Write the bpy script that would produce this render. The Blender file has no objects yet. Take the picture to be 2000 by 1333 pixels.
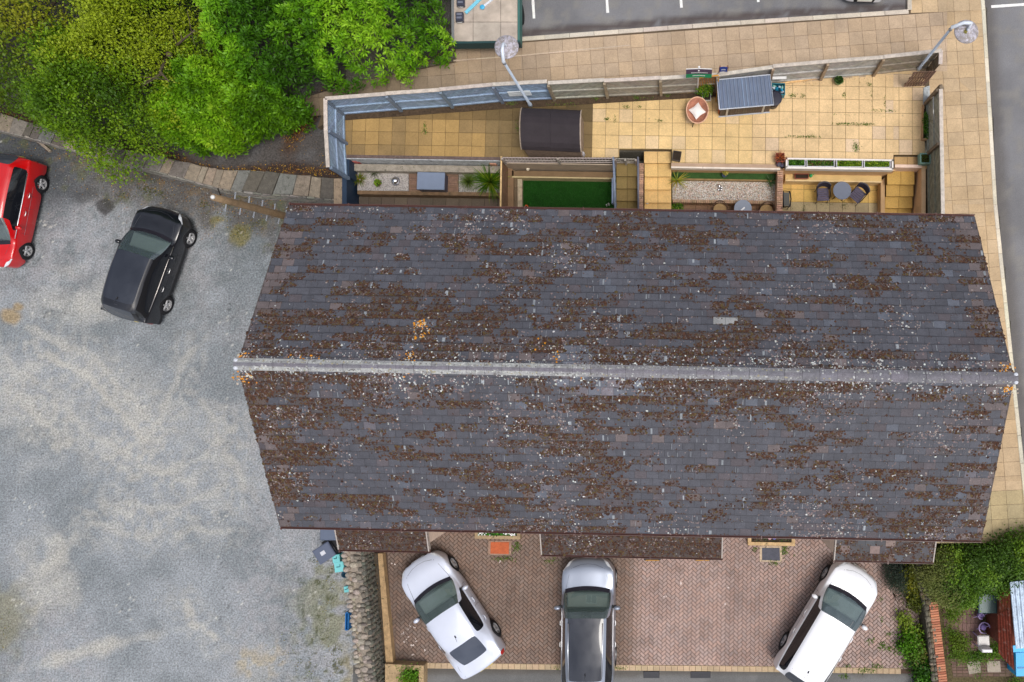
import bpy, bmesh, math, random
import numpy as np
from mathutils import Vector, Matrix
from mathutils.geometry import tessellate_polygon

# ------------------------------------------------------------------ camera, sky, sun, exposure
SC = bpy.context.scene
F, CX, CY, CH, TILT = 1484.0, 1320.0, 667.0, 28.0, math.radians(3.0)
cd = bpy.data.cameras.new('camera'); cam = bpy.data.objects.new('camera', cd)
SC.collection.objects.link(cam); SC.camera = cam
cam.location = (0, 0, CH); cam.rotation_euler = (TILT, 0, 0)
cd.sensor_width = 36; cd.lens = F/2000*36; cd.shift_x = -(CX-1000)/2000; cd.shift_y = 0
cd.clip_start = 0.5; cd.clip_end = 2000
W = bpy.data.worlds.new('World'); SC.world = W; W.use_nodes = True
wn = W.node_tree.nodes; wn.clear()
wo = wn.new('ShaderNodeOutputWorld'); wb = wn.new('ShaderNodeBackground'); sk = wn.new('ShaderNodeTexSky')
SUN_EL, SUN_AZ = math.radians(68), math.radians(130)      # azimuth clockwise from north
sk.sky_type = 'NISHITA'; sk.sun_disc = False; sk.sun_elevation = SUN_EL; sk.sun_rotation = SUN_AZ
sk.air_density = 1.0; sk.dust_density = 4.0; sk.ozone_density = 1.0
wb.inputs[1].default_value = 0.15
hs = wn.new('ShaderNodeHueSaturation'); hs.inputs['Saturation'].default_value = .45     # milky overcast
wc = wn.new('ShaderNodeTexCoord'); wz = wn.new('ShaderNodeTexNoise'); wz.inputs['Scale'].default_value = 3.5; wz.inputs['Detail'].default_value = 6; wz.inputs['Roughness'].default_value = .6
wr_ = wn.new('ShaderNodeMapRange'); wr_.inputs[1].default_value = .38; wr_.inputs[2].default_value = .64; wr_.inputs[3].default_value = .55; wr_.inputs[4].default_value = 1.45   # broken cloud cover
wv = wn.new('ShaderNodeVectorMath'); wv.operation = 'SCALE'; Wl = W.node_tree.links
Wl.new(wc.outputs['Generated'], wz.inputs['Vector']); Wl.new(wz.outputs[0], wr_.inputs[0]); Wl.new(sk.outputs[0], hs.inputs['Color']); Wl.new(hs.outputs[0], wv.inputs[0]); Wl.new(wr_.outputs[0], wv.inputs['Scale']); Wl.new(wv.outputs[0], wb.inputs[0]); W.node_tree.links.new(wb.outputs[0], wo.inputs[0])
sl = bpy.data.lights.new('sun', 'SUN'); sl.energy = 1.5; sl.angle = math.radians(25); sl.color = (1, .95, .88)
so = bpy.data.objects.new('sun', sl); SC.collection.objects.link(so)
sd = Vector((math.sin(SUN_AZ)*math.cos(SUN_EL), math.cos(SUN_AZ)*math.cos(SUN_EL), math.sin(SUN_EL)))
so.rotation_euler = (-sd).to_track_quat('-Z', 'Y').to_euler(); so.location = (0, 0, 60)
SC.view_settings.view_transform = 'Standard'; SC.view_settings.look = 'None'
SC.view_settings.exposure = 0.1; SC.view_settings.gamma = 1
SC.cycles.max_bounces = 5; SC.cycles.use_denoising = True

R = random.Random(7); NR = np.random.RandomState(11)
PI = math.pi
def at(px, py, z=0.0):
    "world point at height z seen at photo pixel (px, py)"
    dx, dy = (px-CX)/F, -(py-CY)/F
    y = dy*math.cos(TILT)+math.sin(TILT); zz = dy*math.sin(TILT)-math.cos(TILT)
    t = (CH-z)/(-zz)
    return Vector((dx*t, y*t, z))
def topx(x, y, z):
    c, s = math.cos(TILT), math.sin(TILT)
    h = z-CH
    yc = y*c+h*s; zc = -y*s+h*c
    return CX+F*x/(-zc), CY-F*yc/(-zc)

# ------------------------------------------------------------------ noise
def vnoise(x, y, seed=0):
    x = np.asarray(x, float); y = np.asarray(y, float)
    xi = np.floor(x).astype(np.int64); yi = np.floor(y).astype(np.int64)
    fx = x-xi; fy = y-yi; fx = fx*fx*(3-2*fx); fy = fy*fy*(3-2*fy)
    def h(a, b):
        n = (a*374761393+b*668265263+seed*1442695041) & 0x7fffffff
        n = ((n ^ (n >> 13))*1274126177) & 0x7fffffff
        return ((n ^ (n >> 16)) & 0xffff)/65535.0
    return (h(xi, yi)*(1-fx)+h(xi+1, yi)*fx)*(1-fy)+(h(xi, yi+1)*(1-fx)+h(xi+1, yi+1)*fx)*fy
def fbm(x, y, sc=1.0, seed=0, o=4):
    a = 0; w = .5; t = 0
    for k in range(o):
        a = a+w*vnoise(np.asarray(x)*sc+17*k, np.asarray(y)*sc-9*k, seed+k); t += w; w *= .5; sc *= 2.03
    return a/t
def sstep(a, b, x): 
    t = np.clip((np.asarray(x, float)-a)/(b-a), 0, 1); return t*t*(3-2*t)

# ------------------------------------------------------------------ materials
MATS = {}
def srgb(r, g, b):
    f = lambda c: (c/255/12.92) if c <= 10 else ((c/255+.055)/1.055)**2.4
    return (f(r), f(g), f(b))
def mat(name, col=(.5, .5, .5), rough=.75, var=.18, vs=3.0, fine=.12, fs=60, bump=.25, bd=.01, attr=False, metal=0,
        spec=.4, coat=0, dirt=None, dscale=4, damt=.0, transl=0, ior=1.45, wave=None):
    if name in MATS: return MATS[name]
    m = bpy.data.materials.new(name); m.use_nodes = True; MATS[name] = m
    nt = m.node_tree; N = nt.nodes; Lk = nt.links; N.clear()
    out = N.new('ShaderNodeOutputMaterial'); bs = N.new('ShaderNodeBsdfPrincipled')
    tc = N.new('ShaderNodeTexCoord')
    def noise(s, d=4, r=.6):
        n = N.new('ShaderNodeTexNoise'); n.inputs['Scale'].default_value = s; n.inputs['Detail'].default_value = d
        n.inputs['Roughness'].default_value = r; Lk.new(tc.outputs['Object'], n.inputs['Vector']); return n
    def mx(kind, f, a, b):
        x = N.new('ShaderNodeMix'); x.data_type = 'RGBA'; x.blend_type = kind
        for k, v in ((0, f), (6, a), (7, b)):
            if hasattr(v, 'links') or hasattr(v, 'is_linked'): Lk.new(v, x.inputs[k])
            elif isinstance(v, tuple): x.inputs[k].default_value = (*v[:3], 1)
            else: x.inputs[k].default_value = v
        return x.outputs[2]
    def ramp(src, lo, hi, a, b):
        r = N.new('ShaderNodeMapRange'); r.inputs[1].default_value = lo; r.inputs[2].default_value = hi
        r.inputs[3].default_value = a; r.inputs[4].default_value = b; Lk.new(src, r.inputs[0]); return r.outputs[0]
    if attr:
        at_ = N.new('ShaderNodeAttribute'); at_.attribute_name = 'Col'; c = at_.outputs['Color']
    else:
        r = N.new('ShaderNodeRGB'); r.outputs[0].default_value = (*col, 1); c = r.outputs[0]
    if var:
        n1 = noise(vs, 5); v1 = ramp(n1.outputs[0], .3, .7, 1-var, 1+var)
        cb = N.new('ShaderNodeCombineColor')
        for k in range(3): Lk.new(v1, cb.inputs[k])
        c = mx('MULTIPLY', 1.0, c, cb.outputs[0])
    if fine:
        n2 = noise(fs, 3, .7); v2 = ramp(n2.outputs[0], .3, .7, 1-fine, 1+fine)
        cb = N.new('ShaderNodeCombineColor')
        for k in range(3): Lk.new(v2, cb.inputs[k])
        c = mx('MULTIPLY', 1.0, c, cb.outputs[0])
    if dirt:
        n3 = noise(dscale, 8, .7); f = ramp(n3.outputs[0], .62-damt*.3, .72-damt*.3, 0, .85)
        c = mx('MIX', f, c, dirt)
    Lk.new(c, bs.inputs['Base Color'])
    bs.inputs['Roughness'].default_value = rough; bs.inputs['Metallic'].default_value = metal
    bs.inputs['Specular IOR Level'].default_value = spec; bs.inputs['Coat Weight'].default_value = coat
    bs.inputs['Coat Roughness'].default_value = .04; bs.inputs['IOR'].default_value = ior
    if bump:
        nb = noise(fs*.8, 5, .7); b = N.new('ShaderNodeBump'); b.inputs['Strength'].default_value = bump
        b.inputs['Distance'].default_value = bd; Lk.new(nb.outputs[0], b.inputs['Height'])
        Lk.new(b.outputs[0], bs.inputs['Normal'])
    if transl:
        tr = N.new('ShaderNodeBsdfTranslucent'); Lk.new(c, tr.inputs[0]); ms = N.new('ShaderNodeMixShader')
        ms.inputs[0].default_value = transl; Lk.new(bs.outputs[0], ms.inputs[1]); Lk.new(tr.outputs[0], ms.inputs[2])
        Lk.new(ms.outputs[0], out.inputs[0])
    else: Lk.new(bs.outputs[0], out.inputs[0])
    return m
def A(name, **k): return mat(name, attr=True, **k)

M_ground = A('gravel ground', rough=.95, var=.10, vs=1.5, fine=.5, fs=16, bump=.6, bd=.02)
M_asph = A('asphalt', rough=.92, var=.08, vs=.8, fine=.25, fs=45, bump=.4)
M_slab = A('paving slab', rough=.85, var=.14, vs=1.3, fine=.14, fs=22, bump=.3, dirt=(.16, .13, .09), dscale=2.6, damt=-.1)
M_brick = A('block paving', rough=.85, var=.10, vs=1.2, fine=.18, fs=50, bump=.3)
M_stone = A('stone', rough=.9, var=.25, vs=6, fine=.25, fs=40, bump=.6, bd=.02, dirt=(.05, .05, .03), dscale=7, damt=.16)
M_slate = A('roof slate', rough=.62, var=.14, vs=5, fine=.22, fs=34, bump=.3)
M_moss = A('moss', rough=1, var=.25, vs=12, fine=.35, fs=70, bump=.7, spec=.1)
M_ridge = A('ridge tile', rough=.8, var=.2, vs=9, fine=.3, fs=40, bump=.4)
M_leaf = A('leaf', rough=.5, var=.0, fine=.0, bump=0, spec=.35, transl=.3)
M_any = A('painted surface', rough=.6, var=.06, vs=4, fine=.06, fs=40, bump=.1)
M_wood = A('weathered timber', rough=.85, var=.22, vs=7, fine=.22, fs=55, bump=.4)
M_rend = A('render', rough=.9, var=.12, vs=3, fine=.1, fs=50, bump=.3, dirt=(.08, .07, .055), dscale=3, damt=.0)
M_metal = A('metal', rough=.35, var=.1, vs=4, fine=.05, bump=.05, metal=.85)
M_plast = A('plastic', rough=.4, var=.06, vs=4, fine=.05, bump=.05, spec=.5)
M_soil = mat('soil', (.035, .024, .016), rough=1, var=.3, fine=.4, bump=.6, bd=.02)
M_gravel = A('white gravel', rough=.9, var=.15, vs=8, fine=.7, fs=22, bump=.9, bd=.03)
M_grass = A('artificial grass', rough=.95, var=.2, vs=4, fine=.4, fs=60, bump=.8, bd=.02)

# ------------------------------------------------------------------ mesh builder
class MB:
    def __init__(s): s.v = []; s.f = []; s.c = []
    def add(s, vs, fs, col=(.5, .5, .5)):
        o = len(s.v); s.v += [tuple(p) for p in vs]
        for f in fs: s.f.append(tuple(i+o for i in f)); s.c.append(col)
        return s
    def box(s, c, d, col=(.5, .5, .5), rz=0, M=None):
        x, y, z = d[0]/2, d[1]/2, d[2]/2
        vs = [Vector((a*x, b*y, e*z)) for e in (-1, 1) for a, b in ((-1, -1), (1, -1), (1, 1), (-1, 1))]
        rot = M if M is not None else Matrix.Rotation(rz, 3, 'Z')
        vs = [rot @ p+Vector(c) for p in vs]
        return s.add(vs, [(3, 2, 1, 0), (4, 5, 6, 7), (0, 1, 5, 4), (1, 2, 6, 5), (2, 3, 7, 6), (3, 0, 4, 7)], col)
    def bbox(s, c, d, col, rz=0, b=.01, M=None):
        "box with chamfered top edge"
        x, y, z = d[0]/2, d[1]/2, d[2]/2
        vs = []
        for zz, k in ((-z, 0), (z-b, 0), (z, b)):
            for p, q in ((-1, -1), (1, -1), (1, 1), (-1, 1)): vs.append(Vector((p*(x-k), q*(y-k), zz)))
        rot = M if M is not None else Matrix.Rotation(rz, 3, 'Z')
        vs = [rot @ p+Vector(c) for p in vs]
        fs = [(3, 2, 1, 0), (8, 9, 10, 11)]
        for l in (0, 4):
            for i in range(4): fs.append((l+i, l+(i+1) % 4, l+4+(i+1) % 4, l+4+i))
        return s.add(vs, fs, col)
    def prism(s, pts, z1, z0, col=(.5, .5, .5), bot=True):
        "pts: list of (x,y); may be concave; z1/z0 number or list"
        n = len(pts)
        ar = sum(pts[i][0]*pts[(i+1) % n][1]-pts[(i+1) % n][0]*pts[i][1] for i in range(n))
        if ar < 0: pts = pts[::-1]; z1 = z1[::-1] if isinstance(z1, list) else z1
        Z1 = z1 if isinstance(z1, list) else [z1]*n
        vs = [(p[0], p[1], z0) for p in pts]+[(p[0], p[1], Z1[i]) for i, p in enumerate(pts)]
        fs = [(i, (i+1) % n, n+(i+1) % n, n+i) for i in range(n)]
        if n == 4: tri = [(0, 1, 2, 3)]
        else:
            tri = []
            for t in tessellate_polygon([[Vector((p[0], p[1], 0)) for p in pts]]):
                a, b, c = t
                if (pts[b][0]-pts[a][0])*(pts[c][1]-pts[a][1])-(pts[c][0]-pts[a][0])*(pts[b][1]-pts[a][1]) < 0: t = (a, c, b)
                tri.append(tuple(t))
        fs += [tuple(n+i for i in t) for t in tri]
        if bot: fs += [tuple(reversed(t)) for t in tri]
        return s.add(vs, fs, col)
    def tube(s, path, r, n=8, col=(.5, .5, .5), cap=True):
        path = [Vector(p) for p in path]; rr = r if isinstance(r, (list, tuple)) else [r]*len(path)
        vs = []
        for i, p in enumerate(path):
            d = (path[min(i+1, len(path)-1)]-path[max(i-1, 0)]).normalized()
            u = d.cross(Vector((0, 0, 1)));
            if u.length < .05: u = Vector((1, 0, 0))
            u.normalize(); w = u.cross(d)
            for k in range(n):
                a = 2*PI*k/n; vs.append(p+u*math.cos(a)*rr[i]+w*math.sin(a)*rr[i])
        fs = [(i*n+k, i*n+(k+1) % n, (i+1)*n+(k+1) % n, (i+1)*n+k) for i in range(len(path)-1) for k in range(n)]
        if cap: fs += [tuple(range(n))[::-1], tuple((len(path)-1)*n+k for k in range(n))]
        return s.add(vs, fs, col)
    def lathe(s, prof, c=(0, 0, 0), n=20, col=(.5, .5, .5), sx=1, sy=1, M=None, cap=True):
        vs = []
        for r, z in prof:
            for k in range(n):
                a = 2*PI*k/n; p = Vector((r*sx*math.cos(a), r*sy*math.sin(a), z))
                vs.append((M @ p if M is not None else p)+Vector(c))
        L = len(prof)
        fs = [(i*n+k, i*n+(k+1) % n, (i+1)*n+(k+1) % n, (i+1)*n+k) for i in range(L-1) for k in range(n)]
        if cap and prof[0][0] > 1e-4: fs.append(tuple(range(n))[::-1])
        if cap and prof[-1][0] > 1e-4: fs.append(tuple((L-1)*n+k for k in range(n)))
        return s.add(vs, fs, col)
    def ball(s, c, r, col, n=8, sz=1):
        prof = [(max(r*math.sin(PI*k/n), 1e-5), -r*math.cos(PI*k/n)*sz) for k in range(n+1)]
        return s.lathe(prof, c, n*2, col)
    def build(s, name, m, parent=None, smooth=False, local=False):
        if not s.v: return None
        me = bpy.data.meshes.new(name)
        V = s.v
        if parent is not None and not local:
            l = parent.location; r = parent.rotation_euler.z
            if abs(r) > 1e-6:
                ca, sa = math.cos(-r), math.sin(-r)
                V = [((x-l.x)*ca-(y-l.y)*sa, (x-l.x)*sa+(y-l.y)*ca, z-l.z) for x, y, z in V]
            else: V = [(x-l.x, y-l.y, z-l.z) for x, y, z in V]
        if parent is not None and parent.parent is not None and not local:
            l = parent.parent.location; V = [(x-l.x, y-l.y, z-l.z) for x, y, z in V]
        me.from_pydata(V, [], s.f)
        ca = me.color_attributes.new('Col', 'FLOAT_COLOR', 'CORNER')
        cnt = np.array([len(f) for f in s.f]); cols = np.array([(*c[:3], 1.0) for c in s.c], dtype=np.float32)
        ca.data.foreach_set('color', np.repeat(cols, cnt, axis=0).ravel())
        me.materials.append(m)
        if smooth: me.polygons.foreach_set('use_smooth', np.ones(len(s.f), dtype=bool))
        me.update()
        o = bpy.data.objects.new(name, me); SC.collection.objects.link(o)
        if parent is not None: o.parent = parent
        return o
def np_mesh(name, V, Fq, cols, m, parent=None, k=4, smooth=False):
    "fast mesh from numpy; all faces with k corners; cols per face"
    me = bpy.data.meshes.new(name); V = np.asarray(V, np.float32); Fq = np.asarray(Fq, np.int32)
    me.vertices.add(len(V)); me.vertices.foreach_set('co', V.ravel())
    me.loops.add(Fq.size); me.loops.foreach_set('vertex_index', Fq.ravel())
    me.polygons.add(len(Fq)); me.polygons.foreach_set('loop_start', np.arange(0, Fq.size, k, dtype=np.int32))
    try: me.polygons.foreach_set('loop_total', np.full(len(Fq), k, dtype=np.int32))
    except Exception: pass
    cols = np.asarray(cols, np.float32)
    if cols.shape[0] == len(V): cc = cols[Fq.ravel()]
    else: cc = np.repeat(cols, k, axis=0)
    cc = np.concatenate([cc, np.ones((len(cc), 1), np.float32)], 1)
    ca = me.color_attributes.new('Col', 'FLOAT_COLOR', 'CORNER'); ca.data.foreach_set('color', cc.ravel())
    if smooth: me.polygons.foreach_set('use_smooth', np.ones(len(Fq), dtype=bool))
    me.update(calc_edges=True); me.validate()
    me.materials.append(m)
    o = bpy.data.objects.new(name, me); SC.collection.objects.link(o)
    if parent is not None: o.parent = parent
    return o
def tag(o, label=None, cat=None, group=None, kind=None):
    if label: o['label'] = label
    if cat: o['category'] = cat
    if group: o['group'] = group
    if kind: o['kind'] = kind
    return o
def thing(name, label, cat, loc=(0, 0, 0), rz=0, group=None):
    o = bpy.data.objects.new(name, None); SC.collection.objects.link(o)
    o.location = loc; o.rotation_euler = (0, 0, rz); o.empty_display_size = .2
    return tag(o, label, cat, group)
def jit(c, a=.08, r=R):
    k = 1+r.uniform(-a, a); return tuple(max(0, x*k*(1+r.uniform(-a, a)*.25)) for x in c)
def pw(pts, z): return [tuple(at(x, y, z)[:2]) for x, y in pts]
SK = .016
def pq(x0, y0, x1, y1, s=SK): return [(x0, y0), (x1, y0+s*(x1-x0)), (x1, y1+s*(x1-x0)), (x0, y1)]
def clip(poly, cl):
    "Sutherland-Hodgman, cl convex CCW"
    out = list(poly)
    for i in range(len(cl)):
        a, b = cl[i], cl[(i+1) % len(cl)]
        ex, ey = b[0]-a[0], b[1]-a[1]
        inp, out = out, []
        if not inp: return []
        def side(p): return ex*(p[1]-a[1])-ey*(p[0]-a[0])
        for j in range(len(inp)):
            p, q = inp[j-1], inp[j]; sp, sq = side(p), side(q)
            if sq >= 0:
                if sp < 0: t = sp/(sp-sq); out.append((p[0]+(q[0]-p[0])*t, p[1]+(q[1]-p[1])*t))
                out.append(q)
            elif sp >= 0: t = sp/(sp-sq); out.append((p[0]+(q[0]-p[0])*t, p[1]+(q[1]-p[1])*t))
    return out
def ccw(p):
    n = len(p); a = sum(p[i][0]*p[(i+1) % n][1]-p[(i+1) % n][0]*p[i][1] for i in range(n))
    return p if a > 0 else p[::-1]
def inset(poly, d):
    cx = sum(p[0] for p in poly)/len(poly); cy = sum(p[1] for p in poly)/len(poly); out = []
    for x, y in poly:
        l = math.hypot(x-cx, y-cy) or 1; k = max(0, 1-d*1.4/l); out.append((cx+(x-cx)*k, cy+(y-cy)*k))
    return out
def slabs(mb, convex_list, org, ang, w, h, z, colf, joint=.008, depth=.03, stag=0):
    "cover convex world polygons with slabs"
    ca, sa = math.cos(ang), math.sin(ang)
    for cl in convex_list:
        cl = ccw(cl)
        loc = [((x-org[0])*ca+(y-org[1])*sa, -(x-org[0])*sa+(y-org[1])*ca) for x, y in cl]
        i0, i1 = math.floor(min(p[0] for p in loc)/w)-1, math.ceil(max(p[0] for p in loc)/w)+1
        j0, j1 = math.floor(min(p[1] for p in loc)/h), math.ceil(max(p[1] for p in loc)/h)
        for j in range(j0, j1):
            for i in range(i0, i1):
                ox = (stag*w if j % 2 else 0); x, y = i*w+ox, j*h
                q = [(x+joint/2, y+joint/2), (x+w-joint/2, y+joint/2), (x+w-joint/2, y+h-joint/2), (x+joint/2, y+h-joint/2)]
                q = clip(q, loc)
                if len(q) < 3: continue
                wq = [(org[0]+a*ca-b*sa, org[1]+a*sa+b*ca) for a, b in q]
                cx = sum(p[0] for p in wq)/len(wq); cy = sum(p[1] for p in wq)/len(wq)
                col = colf(cx, cy); dz = R.uniform(-.002, .002); n = len(wq); wi = inset(wq, .006)
                vs = [(a, b, z-depth) for a, b in wq]+[(a, b, z-.004+dz) for a, b in wq]+[(a, b, z+dz) for a, b in wi]
                fs = [tuple(range(2*n, 3*n))]
                for l in (0, n): fs += [(l+k, l+(k+1) % n, l+n+(k+1) % n, l+n+k) for k in range(n)]
                mb.add(vs, fs, col)
def sheet(name, poly, z, step, colf, m, kind='structure', zf=None):
    "vertex coloured grid sheet clipped by polygon bounding; colf(px,py,x,y)->Nx3"
    P = np.array(poly); x0, y0 = P.min(0); x1, y1 = P.max(0)
    nx, ny = int((x1-x0)/step)+2, int((y1-y0)/step)+2
    X, Y = np.meshgrid(x0+np.arange(nx)*step, y0+np.arange(ny)*step)
    X = X.ravel(); Y = Y.ravel(); Z = np.full_like(X, z) if zf is None else zf(X, Y)
    c, s = math.cos(TILT), math.sin(TILT); h = z-CH
    yc = Y*c+h*s; zc = -Y*s+h*c; px = CX+F*X/(-zc); py = CY-F*yc/(-zc)
    cols = colf(px, py, X, Y)
    I = (np.arange(ny-1)[:, None]*nx+np.arange(nx-1)[None, :]).ravel()
    Q = np.stack([I, I+1, I+nx+1, I+nx], 1)
    cx = X[Q].mean(1); cy = Y[Q].mean(1); ins = np.zeros(len(Q), bool)
    n = len(poly)
    for i in range(n):
        (ax, ay), (bx, by) = poly[i], poly[(i+1) % n]
        cond = ((ay > cy) != (by > cy)); 
        with np.errstate(divide='ignore', invalid='ignore'):
            xx = (bx-ax)*(cy-ay)/(by-ay if by != ay else 1e-9)+ax
        ins ^= cond & (cx < xx)
    Q = Q[ins]; used = np.unique(Q); mp = -np.ones(len(X), int); mp[used] = np.arange(len(used))
    o = np_mesh(name, np.stack([X, Y, Z], 1)[used], mp[Q], cols[used], m)
    return tag(o, kind=kind)
def mixc(c, d, f):
    f = np.asarray(f)[:, None]; return c*(1-f)+np.array(d)[None, :]*f
# ================================================================== SETTING
# terrain: low level z=0 south and west, raised plateau (street level) north and east
Z1 = 1.2
big = MB(); S = 400
big.add([(-S, -S, -.12), (S, -S, -.12), (S, S, -.12), (-S, S, -.12)], [(0, 1, 2, 3)], srgb(120, 120, 112))
tag(big.build('ground', M_ground), kind='structure')
p_w = pw([(-300, 175), (0, 232), (130, 262), (300, 312), (430, 350), (530, 358), (670, 372)], .75)
pl = MB(); pl.prism([(-S, p_w[0][1]+4)]+p_w+pw([(672, 200)], .75)+[(p_w[-1][0], S), (-S, S)], .75, -.2, srgb(70, 66, 58))
tag(pl.build('upper ground west', M_ground), kind='structure').name = 'bank'
ur = pw([(674, 200), (674, 306), (980, 311), (1205, 308), (1205, 296), (1312, 296), (1312, 324), (1745, 331), (1745, 306), (1812, 306)], 1.08)
xe = at(1812, 500, 1.08).x; ys = at(1812, 1050, 1.08).y
pl = MB(); pl.prism(ur+[(xe, ys), (S, ys), (S, S), (ur[0][0], S)], 1.06, -.2, srgb(108, 104, 94))
tag(pl.build('plateau', M_ground), kind='structure')

# ---- gravel car park, painted with its real stains
def blob(px, py, cx, cy, rx, ry, ang=0):
    a = math.radians(ang); dx, dy = px-cx, py-cy
    u = (dx*math.cos(a)+dy*math.sin(a))/rx; v = (-dx*math.sin(a)+dy*math.cos(a))/ry
    return np.sqrt(u*u+v*v)
def line_d(px, py, pts):
    d = np.full_like(px, 1e9)
    for (ax, ay), (bx, by) in zip(pts[:-1], pts[1:]):
        ex, ey = bx-ax, by-ay; t = np.clip(((px-ax)*ex+(py-ay)*ey)/(ex*ex+ey*ey), 0, 1)
        d = np.minimum(d, np.hypot(px-ax-t*ex, py-ay-t*ey))
    return d
def carpark_col(px, py, X, Y):
    n = fbm(X, Y, .5, 3); n2 = fbm(X, Y, 1.6, 5, 5); n3 = fbm(X, Y, 5, 9, 5); n4 = fbm(X, Y, .22, 21)
    c = np.tile(np.array(srgb(137, 142, 147)), (len(px), 1))
    c = mixc(c, srgb(100, 106, 108), .6*sstep(.4, .65, n2)*sstep(760, 560, py))
    c = mixc(c, srgb(99, 106, 110), .5*sstep(.38, .68, n))
    c = mixc(c, srgb(150, 149, 152), .6*sstep(.38, .66, n4)*sstep(.25, .75, n3))
    pale = np.array(srgb(168, 166, 160))
    def P(f): 
        nonlocal c
        c = mixc(c, tuple(pale), np.clip(f, 0, 1))
    w = (n2-.5)*1.6
    for b, k in (((200, 590, 90, 45, -15), .7), ((110, 590, 70, 35, 0), .45), ((90, 1130, 70, 75, 0), .85), ((150, 1280, 120, 16, -14), .95), ((230, 1255, 90, 14, -12), .8),
              ((110, 1090, 30, 30, 0), .7), ((40, 800, 150, 90, 20), .45), ((500, 1290, 40, 55, 0), .5), ((120, 870, 30, 12, -20), .6), ((130, 530, 40, 20, 10), .4), ((250, 760, 150, 60, 30), .35)):
        P(k*.8*sstep(1.4, .2, blob(px, py, *b)+w)*(.45+1.1*n3))
    arcs = [[(75, 690), (150, 725), (210, 780), (250, 840), (265, 860)], [(0, 760), (60, 800), (120, 850)], [(375, 690), (345, 760), (290, 835), (200, 900)],
            [(395, 790), (430, 870), (470, 960)], [(345, 1180), (412, 1252)], [(200, 985), (300, 1000), (420, 960)], [(180, 1030), (300, 1045), (450, 1035)],
            [(0, 700), (80, 770), (200, 870), (330, 930)], [(60, 640), (180, 700), (300, 830)], [(260, 930), (380, 900), (460, 830)]]
    for k, a in enumerate(arcs):
        d = line_d(px+14*(n-.5)*4, py+14*(n2-.5)*3, a)
        P((.85 if k in (0, 4) else .6)*sstep(15, 1, d)*sstep(.2, .5, n3+.05))
        P(.3*sstep(30, 4, abs(d-26))*sstep(.35, .65, n3))
    soil = np.array(srgb(72, 66, 60))
    wl = [(-200, 200), (0, 250), (130, 290), (300, 335), (430, 372), (560, 400)]
    d = line_d(px, py, wl)
    f = sstep(120, 25, d+(n2-.5)*160)
    c = mixc(c, tuple(soil), .8*f)
    c = mixc(c, srgb(66, 72, 78), .7*sstep(150, 60, blob(px, py, 60, 330, 1, 1)+(n2-.5)*90))
    c = mixc(c, srgb(112, 92, 60), .5*sstep(.55, .66, n3)*f*sstep(.42, .55, n2))
    c = mixc(c, srgb(92, 96, 62), .5*sstep(.6, .68, fbm(X, Y, 3.2, 33))*f)
    for bx, by, r in ((205, 405, 17), (35, 600, 10), (20, 618, 18), (470, 460, 22), (430, 430, 16)):
        col = srgb(56, 54, 54) if bx == 205 else srgb(150, 130, 96) if by > 500 else srgb(112, 106, 66)
        c = mixc(c, col, .8*sstep(1.3, .6, blob(px, py, bx, by, r, r*.8)+w))
    # moss & weeds toward the rubble wall and bottom corners
    f = sstep(520, 640, px)*sstep(1040, 1120, py)
    c = mixc(c, srgb(110, 110, 70), .6*f*sstep(.47, .62, n2)); c = mixc(c, srgb(62, 66, 36), .8*f*sstep(.66, .72, fbm(X, Y, 6, 41)))
    c = mixc(c, srgb(152, 138, 104), .5*sstep(1.2, .3, blob(px, py, 500, 1290, 60, 45)+w)*sstep(.4, .6, n3))
    c = mixc(c, srgb(122, 118, 92), .6*sstep(1.2, .3, blob(px, py, 0, 1210, 60, 90)+w))
    c = mixc(c, srgb(150, 140, 120), .6*sstep(650, 690, px)*sstep(1050, 1150, py)*sstep(.35, .6, n2))
    sp = vnoise(X*14, Y*14, 77); c = mixc(c, srgb(200, 198, 190), .6*(sp > .965)); c = mixc(c, srgb(50, 50, 48), .5*(sp < .035))
    c = c*(1+.05*NR.randn(len(c)))[:, None]
    #c *= (1-.45*sstep(1.6, .4, abs(px-(452+(py-660)*.115))))[:, None]**(sstep(700, 860, py)[:, None])
    return c
cp = [(-34, -22), (-10.4, -22), (-11.0, -5), (-8.2, -5), (-8.2, 6.9)]+pw([(640, 392), (530, 372), (430, 362), (300, 325), (130, 275), (0, 245), (-300, 190)], 0)+[(-34, 12)]
CARPARK = cp
sheet('car_park', cp, 0.0, .07, carpark_col, M_ground)

# ---- dark asphalt lane behind the stone wall
def alley_z(X, Y):
    px = CX+F*X/(CH-1); return .86+.335*sstep(560, 860, px)
def alley_col(px, py, X, Y):
    n = fbm(X, Y, 1.5, 51); n3 = fbm(X, Y, 6, 52)
    c = np.tile(np.array(srgb(86, 84, 84)), (len(px), 1)); c = mixc(c, srgb(72, 66, 62), .6*sstep(.4, .6, n))
    d = line_d(px, py, [(0, 215), (300, 300), (430, 345), (560, 330), (668, 348)])
    f = sstep(26, 6, d+(n-.5)*20); c = mixc(c, srgb(48, 32, 24), .85*f)
    d2 = line_d(px, py, [(560, 290), (585, 250), (610, 210), (650, 180), (760, 165), (890, 118)])
    f2 = sstep(30, 4, d2+(n-.5)*26); c = mixc(c, srgb(66, 46, 32), .8*f2)
    g = np.clip(f+f2, 0, 1)*sstep(.55, .8, n3); c = mixc(c, srgb(96, 70, 44), .6*g)
    return c
sheet('lane', pw([(-320, 100), (-320, 190), (0, 240), (300, 322), (430, 362), (530, 362), (668, 376), (668, 200), (625, 200), (640, 175), (700, 150), (885, 115), (885, -150), (700, -150), (-320, -150)], .95), .9, .12, alley_col, M_ground, zf=alley_z)

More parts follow.
